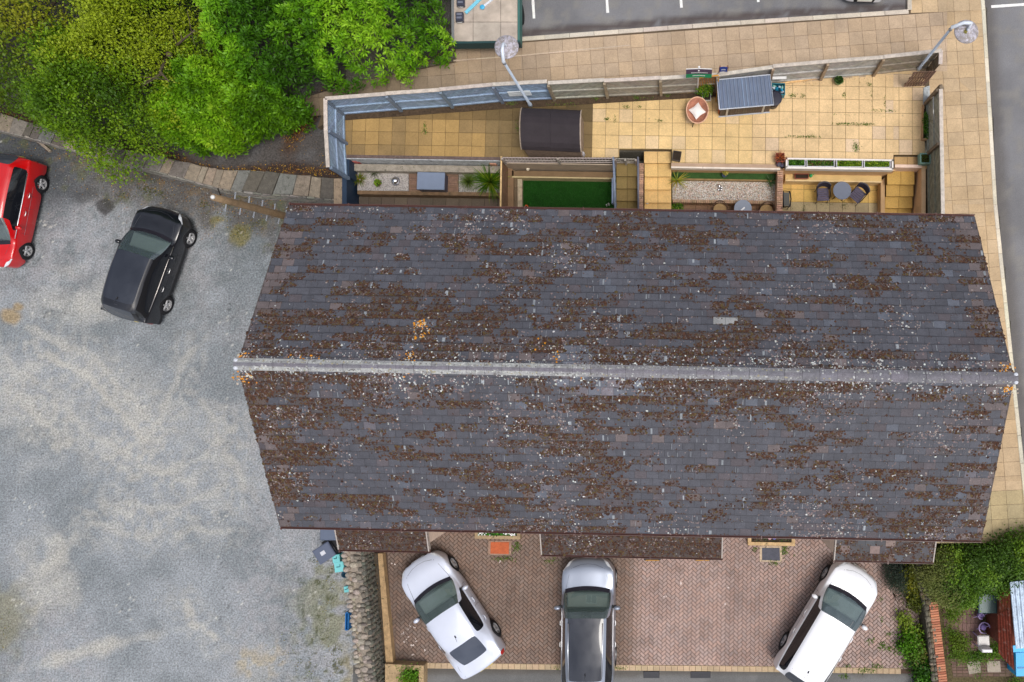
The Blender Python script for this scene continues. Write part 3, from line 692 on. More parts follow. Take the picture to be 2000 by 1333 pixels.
# porches
def porch(x0, x1, yo, name_l, wallc, mossy, walls, seed):
    zo, zi = 2.45, 3.15
    a, b = at(x0, yo, zo), at(x1, yo+SK*(x1-x0)*1.3, zo); ca_, cb_ = Vector((a.x, yl(1, a.x)+o_, zi)), Vector((b.x, yl(1, b.x)+o_, zi))
    lo, hi = (a, b), (ca_, cb_); n = ((b-a).cross(ca_-a)).normalized(); n = n if n.z > 0 else -n
    def sp(side, u, v): p = a+(b-a)*u; q = ca_+(cb_-ca_)*u; return p+(q-p)*v
    mb = MB(); sl_ = []; L = (b-a).length; nc = max(2, round(L/.34)); nrw = 6
    for r in range(nrw):
        for c in range(-1, nc+1):
            u0, u1 = max(0, (c+(.5 if r % 2 else 0))/nc), min(1, (c+1+(.5 if r % 2 else 0))/nc)
            if u1-u0 < .01: continue
            g = .004/L; v0, v1 = r/nrw, min(1, (r+1.05)/nrw); q = [sp(0, u0+g, v0), sp(0, u1-g, v0), sp(0, u1-g, v1), sp(0, u0+g, v1)]
            m_ = .44+mossy*float(fbm(q[0].x, q[0].y, .8, seed))*.4+R.uniform(-.05, .06)
            if name_l == 0 and u0 > .35: m_ += .12
            if name_l == 0 and u0 < .2: m_ -= .1
            if name_l == 1 and u0 > .33: m_ += .14
            col = jit(srgb(80, 82, 88), .1) if R.random() > .1 else jit(srgb(128, 112, 108), .1)
            kk = min(1, max(0, m_-.48)*9)*.75; col = tuple(a_*(1-kk)+b_*kk for a_, b_ in zip(col, srgb(66, 50, 42)))
            px, py = topx(q[0].x, q[0].y, zo); sl_.append((0, u0, u1, v0, (r+1)/nrw, m_, q[0].x, q[0].y, px, 0))
            vs = [q[0]+n*.034, q[1]+n*.034, q[2]+n*.006, q[3]+n*.006, q[0]+n*.008, q[1]+n*.008]; mb.add(vs, [(0, 1, 2, 3), (4, 5, 1, 0)], col)
    k = [sp(0, 0, 0), sp(0, 1, 0), sp(0, 1, 1), sp(0, 0, 1)]; mb.add([p+n*.001 for p in k]+[p-n*.08 for p in k], [(0, 1, 2, 3), (7, 6, 5, 4), (0, 4, 5, 1), (1, 5, 6, 2), (3, 7, 4, 0)], srgb(60, 50, 48))
    pr = mb.build('porch_roof', M_slate, house)
    Mo, Li = roof_growth(sl_, sp, lambda s: n, 40, pr, .5)
    if Mo[0]: tag(clumps('moss', *Mo, M_moss, pr), kind='stuff')
    if Li[0]: tag(clumps('lichen', *Li, M_moss, pr, n=7), kind='stuff')
    gutter(a, b, -1, pr, .1)
    for p, q, s_ in ((a, ca_, -1), (b, cb_, 1)):
        e = MB(); off = Vector((s_*.02, 0, 0)); e.add([p+off+n*.04, q+off+n*.04, q+off-n*.12, p+off-n*.12, p-off+n*.04, q-off+n*.04, q-off-n*.12, p-off-n*.12], [(0, 1, 2, 3), (7, 6, 5, 4), (0, 4, 5, 1), (3, 2, 6, 7), (0, 3, 7, 4)], srgb(168, 160, 154)); e.build('verge_board', M_any, pr)
    yy = a.y+.18
    for x_ in walls:
        w = MB(); x = a.x+.12 if x_ == 0 else b.x-.12; y_i = yl(1, x)+o_-.01
        w.add([(x-.1, yy, 0), (x+.1, yy, 0), (x+.1, y_i, 0), (x-.1, y_i, 0), (x-.1, yy, zo-.03), (x+.1, yy, zo-.03), (x+.1, y_i, zi-.13), (x-.1, y_i, zi-.13)],
              [(0, 1, 5, 4), (1, 2, 6, 5), (2, 3, 7, 6), (3, 0, 4, 7), (4, 5, 6, 7)], wallc); w.build('porch_wall', M_rend, house)
porch(662, 838, 1073, 0, srgb(222, 200, 184), 1.0, (0, 1), 201)
porch(1058, 1410, 1083, 1, srgb(200, 180, 160), 1.1, (), 202)
porch(1629, 1822, 1094, 2, srgb(226, 210, 196), .55, (0, 1), 203)
x0_, x1_ = at(1075, 1083, 2.45).x, at(1400, 1083, 2.45).x
for x in (x0_, (x0_+x1_)/2, x1_): fr = MB(); fr.box((x, -4.95, 1.2), (.12, .12, 2.4), srgb(190, 175, 160)); fr.build('porch_post', M_wood, house)
# ================================================================== GARDENS, WALLS, FENCES
buff = srgb(214, 184, 132); buff2 = srgb(206, 172, 118)
def terr_col(x, y):
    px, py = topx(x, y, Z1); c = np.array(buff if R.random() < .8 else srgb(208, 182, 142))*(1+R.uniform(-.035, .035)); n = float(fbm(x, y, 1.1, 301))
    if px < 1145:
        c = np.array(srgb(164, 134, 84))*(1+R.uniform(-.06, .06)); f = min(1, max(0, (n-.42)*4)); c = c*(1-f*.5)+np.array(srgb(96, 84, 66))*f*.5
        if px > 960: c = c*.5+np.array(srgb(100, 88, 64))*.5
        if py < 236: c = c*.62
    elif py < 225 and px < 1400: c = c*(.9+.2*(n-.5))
    else: c = c*(1-.25*max(0, n-.5))
    if px > 1480: c = c*np.array([.97, .98, 1.12])
    return tuple(c)
mb = MB(); TP = [[(672, 214), (672, 304), (980, 309), (980, 196)], [(980, 196), (980, 309), (1209, 308), (1209, 184)], [(1209, 180), (1209, 292), (1312, 292), (1312, 176)], [(1312, 176), (1312, 320), (1530, 324), (1530, 156)],
                 [(1530, 156), (1530, 313), (1745, 313), (1745, 140)], [(1745, 140), (1745, 303), (1806, 303), (1806, 140)]]
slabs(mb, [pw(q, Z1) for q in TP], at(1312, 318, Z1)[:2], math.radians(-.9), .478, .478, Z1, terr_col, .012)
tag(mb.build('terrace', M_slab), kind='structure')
bb = MB(); bb.prism(pw([(672, 200), (672, 306), (980, 310), (1209, 309), (1209, 293), (1311, 294), (1311, 324), (1745, 330), (1745, 304), (1806, 304), (1808, 140), (1600, 140)], Z1-.02), Z1-.015, 1.0, srgb(96, 80, 52))
tag(bb.build('terrace_bed', M_rend), kind='structure')
dm = MB(); dm.prism(pw([(674, 222), (674, 236), (980, 214), (1400, 190), (1400, 180), (980, 200)], Z1), Z1+.02, 1.1, srgb(74, 60, 46))
tag(dm.build('soil_border', M_ground), kind='structure')

def prism_thing(name, pts, z1, z0, col, m, label, cat, group=None, kind=None, **k):
    mb = MB(); mb.prism(pw(pts, z1), z1, z0, col); o = mb.build(name, m)
    return tag(o, label, cat, group, kind)
def face_wall(mb, x0, y0, x1, y1, z1, z0, t, col, s=SK):
    "wall whose top north edge is y0, thickness t px at z1"
    mb.prism(pw(pq(x0, y0, x1, y1, s), z1), z1, z0, col)
# -------- retaining walls of the terrace (each a wall)
def wall_thing(label, segs, name='retaining_wall', m=None):
    t = thing(name, label, 'wall', (*at(*segs[0][0][0], 0)[:2], 0))
    for pts, z1, z0, col, part in segs:
        mb = MB(); mb.prism(pw(pts, z1), z1, z0, col); mb.build(part, m or M_rend, t)
    return t
wall_thing('white rendered retaining wall with dark brick capping behind the gravel and deck bed', [
    (pq(676, 303, 980, 309), 1.24, 1.0, srgb(104, 88, 84), 'coping'), (pq(676, 309, 980, 311), 1.2, 0, srgb(188, 192, 196), 'wall_face'), (pq(684, 321, 980, 334), .72, 0, srgb(150, 142, 130), 'ledge')], m=M_stone)
wall_thing('brown rendered wall topped by lattice above the small square lawn', [
    (pq(982, 318, 1204, 320), 1.12, 0, srgb(176, 160, 142), 'wall_face'), (pq(1000, 334, 1198, 345), .45, 0, srgb(120, 98, 72), 'ledge'), (pq(1000, 345, 1198, 347.5), .47, 0, srgb(186, 170, 130), 'ledge_edge'),
    ([(982, 308), (988, 318), (1003, 334), (1003, 412), (985, 412), (982, 330)], .45, 0, srgb(132, 106, 80), 'ledge')])
wall_thing('peach rendered retaining wall with white capping above the pebble bed', [
    (pq(1311, 319, 1524, 326), 1.22, 1.0, srgb(176, 150, 128), 'coping'), (pq(1311, 326, 1524, 329), 1.24, 1.0, srgb(226, 214, 200), 'capping'), (pq(1311, 328, 1520, 330), 1.0, 0, srgb(206, 166, 124), 'wall_face')])
wall_thing('peach rendered retaining wall below the white planter trough', [
    (pq(1530, 329, 1748, 331), 1.19, 0, srgb(212, 176, 134), 'wall_face'), (pq(1534, 339, 1722, 352), .5, 0, srgb(208, 178, 122), 'ledge'), (pq(1534, 352, 1722, 354.5), .52, 0, srgb(222, 196, 150), 'ledge_edge')])
wall_thing('pale pink capped wall above the eastern stairs', [(pq(1748, 322, 1800, 328), 1.26, 0, srgb(228, 200, 182), 'wall_face')])
wall_thing('tall peach rendered side wall right of the eastern stairs', [([(1800, 323), (1808, 323), (1808, 430), (1800, 430)], 1.22, 0, srgb(218, 182, 142), 'wall_face'), (pq(1806, 322, 1822, 326), 1.24, .9, srgb(206, 176, 130), 'coping')])
wall_thing('brick topped divider wall between pebble bed and yellow patio', [([(1519, 330), (1530, 330), (1528, 420), (1516, 420)], 1.0, 0, srgb(186, 150, 122), 'wall_face')], m=M_stone)
wall_thing('navy painted side wall below the blue fence', [([(668, 345), (677, 345), (677, 412), (668, 412)], 1.1, 0, srgb(38, 56, 78), 'wall_face'), ([(668, 306), (682, 306), (682, 346), (668, 346)], 1.15, 0, srgb(38, 56, 78), 'wall_face')], m=M_any)
for o in bpy.data.objects:
    if o.name.startswith('retaining_wall') and 'navy' in o.get('label', ''): pass
# brick piers of low divider tops (small slips along the divider)
for nm, (xa, xb), ya, yb, zz in (('brick_capping', (1517, 1530), 330, 418, 1.0), ('brick_edging', (1247, 1257), 320, 414, .9)):
    mb = MB(); a, b = at((xa+xb)/2, ya, zz), at((xa+xb)/2-1.5, yb, zz); n = int((b-a).length/.075)
    for k in range(n):
        c = a+(b-a)*((k+.5)/n); mb.bbox((c.x, c.y, zz+.02), (.20, .066, .06), jit(srgb(176, 140, 118), .2), 0, .008)
    if nm == 'brick_edging': mb.box(((a.x+b.x)/2, (a.y+b.y)/2, .44), (.17, abs(a.y-b.y), .88), srgb(150, 124, 100))
    tag(mb.build(nm, M_stone), 'brick on edge capping along the divider wall by the pebble bed' if zz == 1.0 else 'low brick edging between green stained stairs and buff stairs', 'wall' if zz < 1 else 'coping')
# -------- lower patios
def lowpatio(pts, colf, w, name='patio', z=.03):
    mb = MB(); mb.prism(pw(pts, 0), z-.01, -.05, srgb(60, 50, 40)); 
    slabs(mb, [pw(pts, z)], at(*pts[0], z)[:2], math.radians(-.9), w, w, z, colf, .012)
    return tag(mb.build(name, M_slab), kind='structure')
lowpatio([(695, 384), (980, 388), (980, 440), (695, 440)], lambda x, y: jit(srgb(104, 92, 80), .12), .48)
lowpatio([(1520, 345), (1785, 349), (1785, 470), (1520, 466)], lambda x, y: jit(srgb(212, 176, 104), .08) if topx(x, y, 0)[1] < 402 else jit(srgb(176, 158, 124), .1), .48)
lowpatio([(1312, 385), (1520, 388), (1520, 450), (1312, 446)], lambda x, y: jit(srgb(150, 118, 92), .08), .45)
lawn = MB(); lawn.prism(pw([(1018, 338), (1205, 340), (1205, 460), (1018, 460)], .05), .05, -.05, srgb(32, 76, 22)); lawn_o = tag(lawn.build('lawn', M_grass), kind='structure')
# blades for the lawn
def grassmesh(name, P, hgt, col, m=M_leaf, w=.006, spread=.5, seed=0):
    rs = np.random.RandomState(seed); P = np.asarray(P); K = len(P); a = rs.rand(K)*6.28; U = np.stack([np.cos(a), np.sin(a), 0*a], 1)
    a2 = rs.rand(K)*6.28; D = np.stack([np.cos(a2)*spread, np.sin(a2)*spread, np.ones(K)], 1); D /= np.linalg.norm(D, axis=1, keepdims=True)
    h = (hgt*(.6+.8*rs.rand(K)))[:, None]; ww = w*(.7+.6*rs.rand(K))[:, None]
    V = np.stack([P-U*ww, P+U*ww, P+D*h+U*ww*.2, P+D*h-U*ww*.2], 1).reshape(-1, 3); Q = np.arange(K*4).reshape(-1, 4)
    C = np.array(col)[None, :]*(.7+.6*rs.rand(K))[:, None]
    return np_mesh(name, V, Q, C, m)
rs = np.random.RandomState(5); a, b = at(1019, 342, .05), at(1204, 460, .05)
P = np.stack([a.x+(b.x-a.x)*rs.rand(60000), b.y+(a.y-b.y)*rs.rand(60000), np.full(60000, .05)], 1)
g_ = (fbm(P[:, 0], P[:, 1], 2.5, 55)-.5); tag(grassmesh('artificial_grass', P, .03, srgb(40, 104, 28), w=.006, seed=1), 'x', kind='stuff'); del bpy.data.objects['artificial_grass']['label']
# -------- timber sleepers beside the lawn
def plank(label, cat, name, p0, p1, z, w, h, col, group=None, m=None, split=1):
    a, b = at(*p0, z), at(*p1, z); d = b-a; mb = MB()
    for k in range(split): c = a+d*((k+.5)/split); mb.bbox((c.x, c.y, z-h/2), (d.length/split-.006, w, h), jit(col, .08), math.atan2(d.y, d.x), .01)
    return tag(mb.build(name, m or M_wood), label, cat, group)
plank('outer darker timber sleeper left of the lawn', 'sleeper', 'sleeper', (1006, 340), (1006, 420), .3, .16, .3, srgb(104, 88, 68), split=3)
plank('inner pale timber sleeper bordering the lawn on its left', 'sleeper', 'sleeper', (1015, 340), (1015, 420), .25, .17, .25, srgb(172, 158, 134), split=3)
# -------- stairs
def stairs(label, x0, x1, ys, zs, col, land=None, name='stairs'):
    t = thing(name, label, 'stairs', (*at(x0, ys[0], 0)[:2], 0))
    for k in range(len(zs)):
        z = zs[k]; mb = MB(); xa, xb = x0[k] if isinstance(x0, list) else x0, x1[k] if isinstance(x1, list) else x1
        P_ = pw(pq(xa, ys[k], xb, ys[k+1], .01), z)
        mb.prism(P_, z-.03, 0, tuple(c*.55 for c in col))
        mid = (xa+xb)/2; nose = 1.2
        for q in ([(xa, ys[k]-2), (mid-.4, ys[k]-2), (mid-.4, ys[k+1]+nose), (xa, ys[k+1]+nose)], [(mid+.4, ys[k]-2), (xb, ys[k]-2), (xb, ys[k+1]+nose), (mid+.4, ys[k+1]+nose)]):
            mb.prism(pw(q, z), z+R.uniform(0, .003), z-.04, jit(col, .07))
        mb.build('step', M_slab, t)
    return t
stairs_l = lambda l, *a, **k: stairs(l, *a, **k)
def st(label, xa, xb, y0, n, dy, z0, dz, col, x_s=0):
    ys = [y0+dy*k for k in range(n+1)]; zs = [z0-dz*k for k in range(n)]
    t = thing('stairs', label, 'stairs', (*at(xa, y0, 0)[:2], 0))
    for k in range(n):
        z = zs[k]; mb = MB(); a_, b_ = xa-x_s*k, xb-x_s*k; mid = (a_+b_)/2; x_ = .01
        mb.prism(pw([(a_, ys[k]-2), (b_, ys[k]-2), (b_, ys[k+1]), (a_, ys[k+1])], z), z-.045, 0, tuple(c*.35 for c in col))  # riser colour darkened to paint the shadow below the tread nose
        for q in ([(a_, ys[k]-2), (mid-.4, ys[k]-2), (mid-.4, ys[k+1]+1.4), (a_, ys[k+1]+1.4)], [(mid+.4, ys[k]-2), (b_, ys[k]-2), (b_, ys[k+1]+1.4), (mid+.4, ys[k+1]+1.4)]):
            mb.prism(pw(q, z), z+R.uniform(0, .003), z-.043, jit(col, .07))
        mb.build('step', M_slab, t)
st('buff stone stairs rising from the house to the terrace', 1258, 1311, 294, 1, 24, 1.02, .18, srgb(222, 186, 126))
st('lower flight of buff stone steps beside the pebble bed', 1259, 1311, 319, 5, 25.5, .86, .17, srgb(218, 180, 118))
st('green stained stone stairs between the two metal handrails', 1204, 1246, 320, 5, 24, .86, .17, srgb(128, 108, 66))
st('stone stairs with worn treads in the eastern patio', 1733, 1786, 337, 4, 23, .78, .19, srgb(196, 158, 88), x_s=2)
st('broad landing slab at the head of the eastern stairs', 1747, 1798, 304, 1, 18, 1.0, .2, srgb(206, 168, 116))
sw = MB(); sw.prism(pw([(1722, 354), (1730, 345), (1730, 440), (1722, 440)], .62), .5, 0, srgb(190, 156, 116)); tag(sw.build('stair_cheek', M_rend), 'peach rendered cheek wall left of the eastern stairs', 'wall')
# -------- beds
def bed(pts, z, h, m, col, label, cat='bed', kind=None, name='garden_bed'):
    mb = MB(); mb.prism(pw(pts, z), z, z-h, col); return tag(mb.build(name, m), label, cat, kind=kind)
lb = thing('raised_bed', 'long raised bed of grey gravel and brown decking behind the western patio', 'raised bed', (*at(830, 360, 0)[:2], 0))
for nm, pts, z, m, col in (('gravel', [(698, 334), (798, 336), (798, 374), (698, 373)], .42, M_gravel, srgb(158, 152, 148)), ('gravel', [(896, 338), (978, 339), (978, 378), (896, 377)], .42, M_gravel, srgb(150, 146, 140)),
                           ('stone_edge', [(698, 373), (978, 377), (978, 384), (698, 380)], .46, M_stone, srgb(122, 98, 74))):
    mb = MB(); mb.prism(pw(pts, z), z, 0, col); mb.build(nm, m, lb)
mb = MB()
for k in range(9):
    y = 336.5+k*4.3; mb.prism(pw(pq(799, y, 895, y+3.9), .44), .44+R.uniform(0, .003), .3, jit(srgb(124, 98, 82), .12))
mb.build('decking', M_wood, lb)
pb = thing('raised_bed', 'raised bed of white pebbles with brick edging and a strip of green turf', 'raised bed', (*at(1400, 370, 0)[:2], 0))
mb = MB(); mb.prism(pw(pq(1313, 352, 1518, 390), .42), .42, 0, srgb(172, 164, 152)); mb.build('pebbles', M_gravel, pb)
mb = MB(); mb.prism(pw(pq(1313, 335, 1518, 349), .52), .52, 0, srgb(52, 84, 40)); mb.build('turf', M_grass, pb)
mb = MB(); mb.prism(pw(pq(1313, 349, 1518, 352), .56), .56, 0, srgb(140, 116, 78)); mb.build('timber_edge', M_wood, pb)
mb = MB()
n = 48
for k in range(n): x = 1314+k*204/n; mb.prism(pw(pq(x, 390+SK*(x-1313), x+3.6, 396+SK*(x-1313)), .45), .45, 0, jit(srgb(178, 146, 118), .15))
mb.build('brick_edge', M_stone, pb)
# pebbles as real stones
def pebbles(name, pts, z, n, r0, r1, cols, parent, seed=3):
    rs = random.Random(seed); P, N_, Rr, H, C = [], [], [], [], []; w = pw(pts, z); x0, x1 = min(p[0] for p in w), max(p[0] for p in w); y0, y1 = min(p[1] for p in w), max(p[1] for p in w)
    for _ in range(n):
        r = rs.uniform(r0, r1); P.append((rs.uniform(x0, x1), rs.uniform(y0, y1), z)); N_.append((0, 0, 1)); Rr.append(r); H.append(r*.6); C.append(jit(rs.choice(cols), .15, rs))
    return tag(clumps(name, P, N_, Rr, H, C, M_any, parent, rough=.2), kind='stuff')
pebbles('loose_pebble', [(1316, 353), (1516, 353), (1516, 392), (1316, 392)], .42, 5200, .012, .032, [srgb(196, 190, 180), srgb(176, 166, 150), srgb(206, 200, 194), srgb(120, 110, 104), srgb(186, 150, 130)], pb)
pebbles('loose_pebble', [(700, 335), (796, 335), (796, 373), (700, 373)], .42, 2600, .01, .022, [srgb(168, 162, 158), srgb(140, 134, 132), srgb(184, 178, 172)], lb, 4)

# -------- fences
def fence(label, P_, hgt, col, postcol, inner=-1, diag=1, flip=True, z=Z1, name='timber_fence', bw=.085, topcol=None, mid=True, posts=True, endpost=True, gap=.017, jag=True):
    "P_: list of base pixel points; inner = side (+1 left of direction) that carries the posts"
    pts = [at(x, y, z) for x, y in P_]; t = thing(name, label, 'fence', (pts[0].x, pts[0].y, z))
    for i, (a, b) in enumerate(zip(pts[:-1], pts[1:])):
        d = b-a; L = d.length; d = d.normalized(); nrm = Vector((-d.y, d.x, 0))*inner; H = hgt[i] if isinstance(hgt, list) else hgt
        c_ = col[i] if isinstance(col, list) else col
        mb = MB(); rect = [(0.02, .04), (L-.02, .04), (L-.02, H), (0.02, H)]; sg = diag*(-1 if (i % 2 and flip) else 1); s2 = .7071
        n = int((L+H)/bw/s2)+4
        for k in range(-n, n):
            o_ = k*bw/s2; w2 = (bw-gap)/s2
            q = [(o_, 0), (o_+w2, 0), (o_+w2+sg*3, 3), (o_+sg*3, 3)]
            q = clip(ccw(q), rect)
            if len(q) < 3: continue
            f0, f1 = R.uniform(0, .006), .02; nn = len(q)
            vs = [a+d*s_+Vector((0, 0, zz))+nrm*(f1+f0) for s_, zz in q]+[a+d*s_+Vector((0, 0, zz))-nrm*.0 for s_, zz in q]
            f_ = [tuple(range(nn)), tuple(range(nn, 2*nn))[::-1]]+[(e, nn+e, nn+(e+1) % nn, (e+1) % nn) for e in range(nn)]
            if inner > 0: f_ = [x[::-1] for x in f_]
            mb.add(vs, f_, jit(c_, .13))
        ang = math.atan2(d.y, d.x); m_ = (a+b)/2
        if mid: mb.box((m_.x+nrm.x*.045, m_.y+nrm.y*.045, z+H*.5), (L-.03, .045, .08), jit(c_, .1), ang); mb.box((m_.x+nrm.x*.045, m_.y+nrm.y*.045, z+.08), (L-.03, .045, .08), jit(c_, .1), ang)
        mb.build('panel', M_wood, t)
        tb = MB(); tb.bbox((m_.x+nrm.x*.02, m_.y+nrm.y*.02, z+H+.018), (L+.01, .13, .036), jit(topcol or srgb(190, 180, 170), .08), ang+(R.uniform(-.006, .006) if jag else 0)); tb.build('top_rail', M_wood, t)
        if posts and i > 0 or (posts and i == 0 and endpost):
            p = a+nrm*.09; pbm = MB(); pbm.bbox((p.x, p.y, z+(H-.05)/2), (.10, .10, H-.05), jit(postcol, .08), ang); pbm.build('post', M_wood, t)
    return t
blue = srgb(150, 170, 194); wth = srgb(158, 152, 142); wth2 = srgb(172, 170, 166)
fence('blue painted timber fence of diagonal boards along the back lane and pavement', [(672, 222), (784, 213), (884, 206), (982, 197), (1082, 192)], [1.45, 1.47, 1.5, 1.52], blue, srgb(120, 134, 150), -1, 1)
fence('short blue painted fence of diagonal boards facing the dark lane', [(676, 350), (672, 282), (671, 223)], 1.45, blue, srgb(112, 126, 146), -1, 1)
fence('weathered grey timber fence of diagonal boards left of the for sale board', [(1083, 192), (1187, 187), (1291, 182), (1396, 176)], [1.42, 1.38, 1.36], [srgb(164, 164, 152), wth, wth], srgb(150, 138, 118), -1, 1)
fence('bleached grey timber fence of diagonal boards behind the metal shed and patio', [(1397, 176), (1500, 161), (1602, 152), (1705, 144), (1812, 132)], [1.35, 1.4, 1.4, 1.42], [wth2, wth2, wth2, srgb(150, 142, 126)], srgb(150, 132, 112), -1, 1)
fence('grey timber return fence beside the open gate and lamp', [(1812, 133), (1811, 158)], 1.4, srgb(120, 104, 84), srgb(150, 140, 120), -1, 1, posts=False)
fence('grey green timber fence of chevron boards along the eastern pavement', [(1811, 205), (1813, 305), (1815, 445)], 1.42, [srgb(150, 152, 142), srgb(140, 140, 124)], srgb(120, 108, 92), -1, 1)
# gate
gA, gB = at(1764, 170, Z1+.06), at(1806, 168, Z1+.06); gt = thing('garden_gate', 'open wooden garden gate of dark upright slats at the end of the fence', 'gate', (gA.x, gA.y, Z1))
d = (gB-gA); L = d.length; d.normalize(); nrm = Vector((-d.y, d.x, 0)); ang = math.atan2(d.y, d.x)
for k in range(8):
    mb = MB(); c = gA+d*(L*(k+.5)/8); h = 1.3+R.uniform(-.01, .01); mb.bbox((c.x, c.y, Z1+.06+h/2), (.062, .022, h), jit(srgb(124, 98, 84), .15), ang); mb.build('slat', M_wood, gt)
for zz in (.25, .75, 1.2): 
    mb = MB(); c = gA+d*L/2+nrm*.03; mb.box((c.x, c.y, Z1+zz), (L, .03, .08), srgb(118, 100, 84), ang); mb.build('rail', M_wood, gt)
pp = at(1812, 202, Z1); mb = MB(); mb.bbox((pp.x, pp.y, Z1+.72), (.13, .13, 1.44), srgb(132, 118, 100), .3); mb.bbox((pp.x+.03, pp.y+.12, Z1+.65), (.1, .1, 1.3), srgb(118, 104, 88), .1)
tag(mb.build('gate_post', M_wood), 'gnarled double gate post at the eastern gateway', 'post')
sl_ = MB(); sl_.prism(pw([(1804, 172), (1816, 168), (1816, 196), (1803, 206)], Z1+.03), Z1+.03, Z1, srgb(168, 174, 176)); tag(sl_.build('threshold_slab', M_stone), 'pale grey threshold slab lying in the gateway', 'slab')
hr = MB(); a, b = at(1823, 190, 2.45), at(1824, 240, 2.3); hr.tube([at(1812, 197, Z1), a, b, at(1811, 235, Z1)], .02, 8, srgb(196, 196, 196)); tag(hr.build('handrail', M_metal, smooth=True), 'thin white handrail beside the eastern gateway', 'handrail')
# trellis above the lawn
def trellis(label, a, b, H, n, name='trellis', col=srgb(168, 158, 152), z=Z1-.05):
    t = thing(name, label, 'trellis', (a.x, a.y, z)); d = b-a; L = d.length; d.normalize(); ang = math.atan2(d.y, d.x); nr_ = Vector((-d.y, d.x, 0))
    for zz in (.04, H*.5, H):
        mb = MB(); c = (a+b)/2; mb.bbox((c.x, c.y, z+zz), (L, .035, .045), jit(col, .1), ang); mb.build('rail', M_wood, t)
    mb = MB()
    for k in range(n):
        c = a+d*(L*(k+.5)/n); mb.box((c.x+nr_.x*.025, c.y+nr_.y*.025, z+H/2), (.05, .014, H), jit(col, .16), ang)
    tag(mb.build('lattice_slats', M_wood, t), kind='stuff')
    for q in (a, (a+b)/2, b):
        mb = MB(); mb.bbox((q.x-nr_.x*.04, q.y-nr_.y*.04, z+H/2+.01), (.07, .07, H+.08), jit(col, .1), ang); mb.build('post', M_wood, t)
trellis('grey slatted trellis on the wall behind the lawn', at(988, 318, 1.15), at(1200, 319, 1.15), .55, 34)
trellis('short grey slatted trellis between the two handrails above the stairs', at(1203, 319, 1.15), at(1243, 320, 1.15), .5, 7, col=srgb(150, 142, 134))
def rail(label, xs, xe, y0, y1, zt, zb, col):
    t = thing('handrail', label, 'handrail', (*at(xs, y0, 0)[:2], 0))
    a, b = at(xs, y0, zt), at(xe, y1, zb); mb = MB(); mb.tube([a, b], .035, 8, col); mb.build('rail', M_plast, t, True)
    a2, b2 = a-Vector((0, 0, .55)), b-Vector((0, 0, .45)); mb = MB(); mb.tube([a2, b2], .02, 6, col); mb.build('lower_rail', M_plast, t, True)
    for k in range(4):
        p = a+(b-a)*(k/3); mb = MB(); mb.tube([(p.x, p.y, 0.1), (p.x, p.y, p.z)], .025, 6, col); mb.build('post', M_plast, t)
rail('grey blue metal handrail between the lawn and green stained stairs', 1198, 1202, 308, 430, 1.75, 1.0, srgb(120, 132, 152))
rail('dark metal handrail on the right of the green stained stairs', 1246, 1247, 308, 430, 1.75, 1.0, srgb(104, 106, 120))
mb = MB(); a, b = at(979, 306, 1.5), at(977, 425, 1.5); c = (a+b)/2; d = b-a; mb.bbox((c.x, c.y, 1.48), (d.length, .055, .05), srgb(212, 180, 130), math.atan2(d.y, d.x)); mb.box((c.x, c.y, .75), (d.length, .04, 1.42), srgb(128, 98, 76), math.atan2(d.y, d.x))
tag(mb.build('partition_fence', M_wood), 'brown panel fence with a cream top rail left of the lawn', 'fence')

# -------- stone wall with flag coping above the car park
sw = thing('stone_wall', 'curved stone retaining wall with flagstone coping between car park and dark lane', 'wall', (*at(430, 350, 0)[:2], 0))
sp_n = [(-60, 205), (0, 222), (60, 240), (130, 262), (170, 272), (230, 290), (305, 304), (380, 322), (430, 332), (500, 334), (580, 342), (652, 350)]
sp_s = [(-66, 236), (-8, 252), (48, 266), (118, 286), (160, 298), (220, 316), (294, 332), (366, 352), (420, 366), (480, 375), (570, 381), (652, 389)]
def interp(pts, t): n = len(pts)-1; k = min(n-1, int(t*n)); f = t*n-k; return (pts[k][0]+(pts[k+1][0]-pts[k][0])*f, pts[k][1]+(pts[k+1][1]-pts[k][1])*f)
ZW = 1.0; ts = [0]
while ts[-1] < 1: ts.append(ts[-1]+R.uniform(.020, .042))
ts[-1] = 1; ts = [t for t in ts if t <= 1]
for k, (t0, t1) in enumerate(zip(ts[:-1], ts[1:])):
    if t1-t0 < .004: continue
    a, b, c, d = interp(sp_n, t0+.0007), interp(sp_n, t1-.0007), interp(sp_s, t1-.0007), interp(sp_s, t0+.0007)
    mb = MB(); z = ZW+R.uniform(-.012, .012); col = jit(R.choice([srgb(126, 118, 110), srgb(112, 106, 102), srgb(136, 124, 110), srgb(108, 108, 104), srgb(96, 90, 84)]), .12)
    P4 = [(x+R.uniform(-.012, .012), y+R.uniform(-.03, .03)) for x, y in pw([d, c, b, a], z)]; wi = inset(P4, .022)
    mb.add([(x, y, z-.09) for x, y in P4]+[(x, y, z-.012) for x, y in P4]+[(x, y, z) for x, y in wi], [(8, 9, 10, 11)]+[(l+i, l+(i+1) % 4, l+4+(i+1) % 4, l+4+i) for l in (0, 4) for i in range(4)], col)
    mb.build('coping_stone', M_stone, sw)
mb = MB()
for k in range(len(sp_s)-1):
    a, b, c, d = sp_s[k], sp_s[k+1], sp_n[k+1], sp_n[k]; q = [at(x, y, ZW-.09) for x, y in (a, b, c, d)]; cen = (q[0]+q[1]+q[2]+q[3])/4
    q = [cen+(p-cen)*.97 if False else p+(cen-p).normalized()*.03 for p in q]
    mb.prism([(p.x, p.y) for p in q], ZW-.088, -.1, jit(srgb(132, 130, 124), .08))
mb.build('wall_face', M_stone, sw)
mb = MB(); r2_ = random.Random(5)
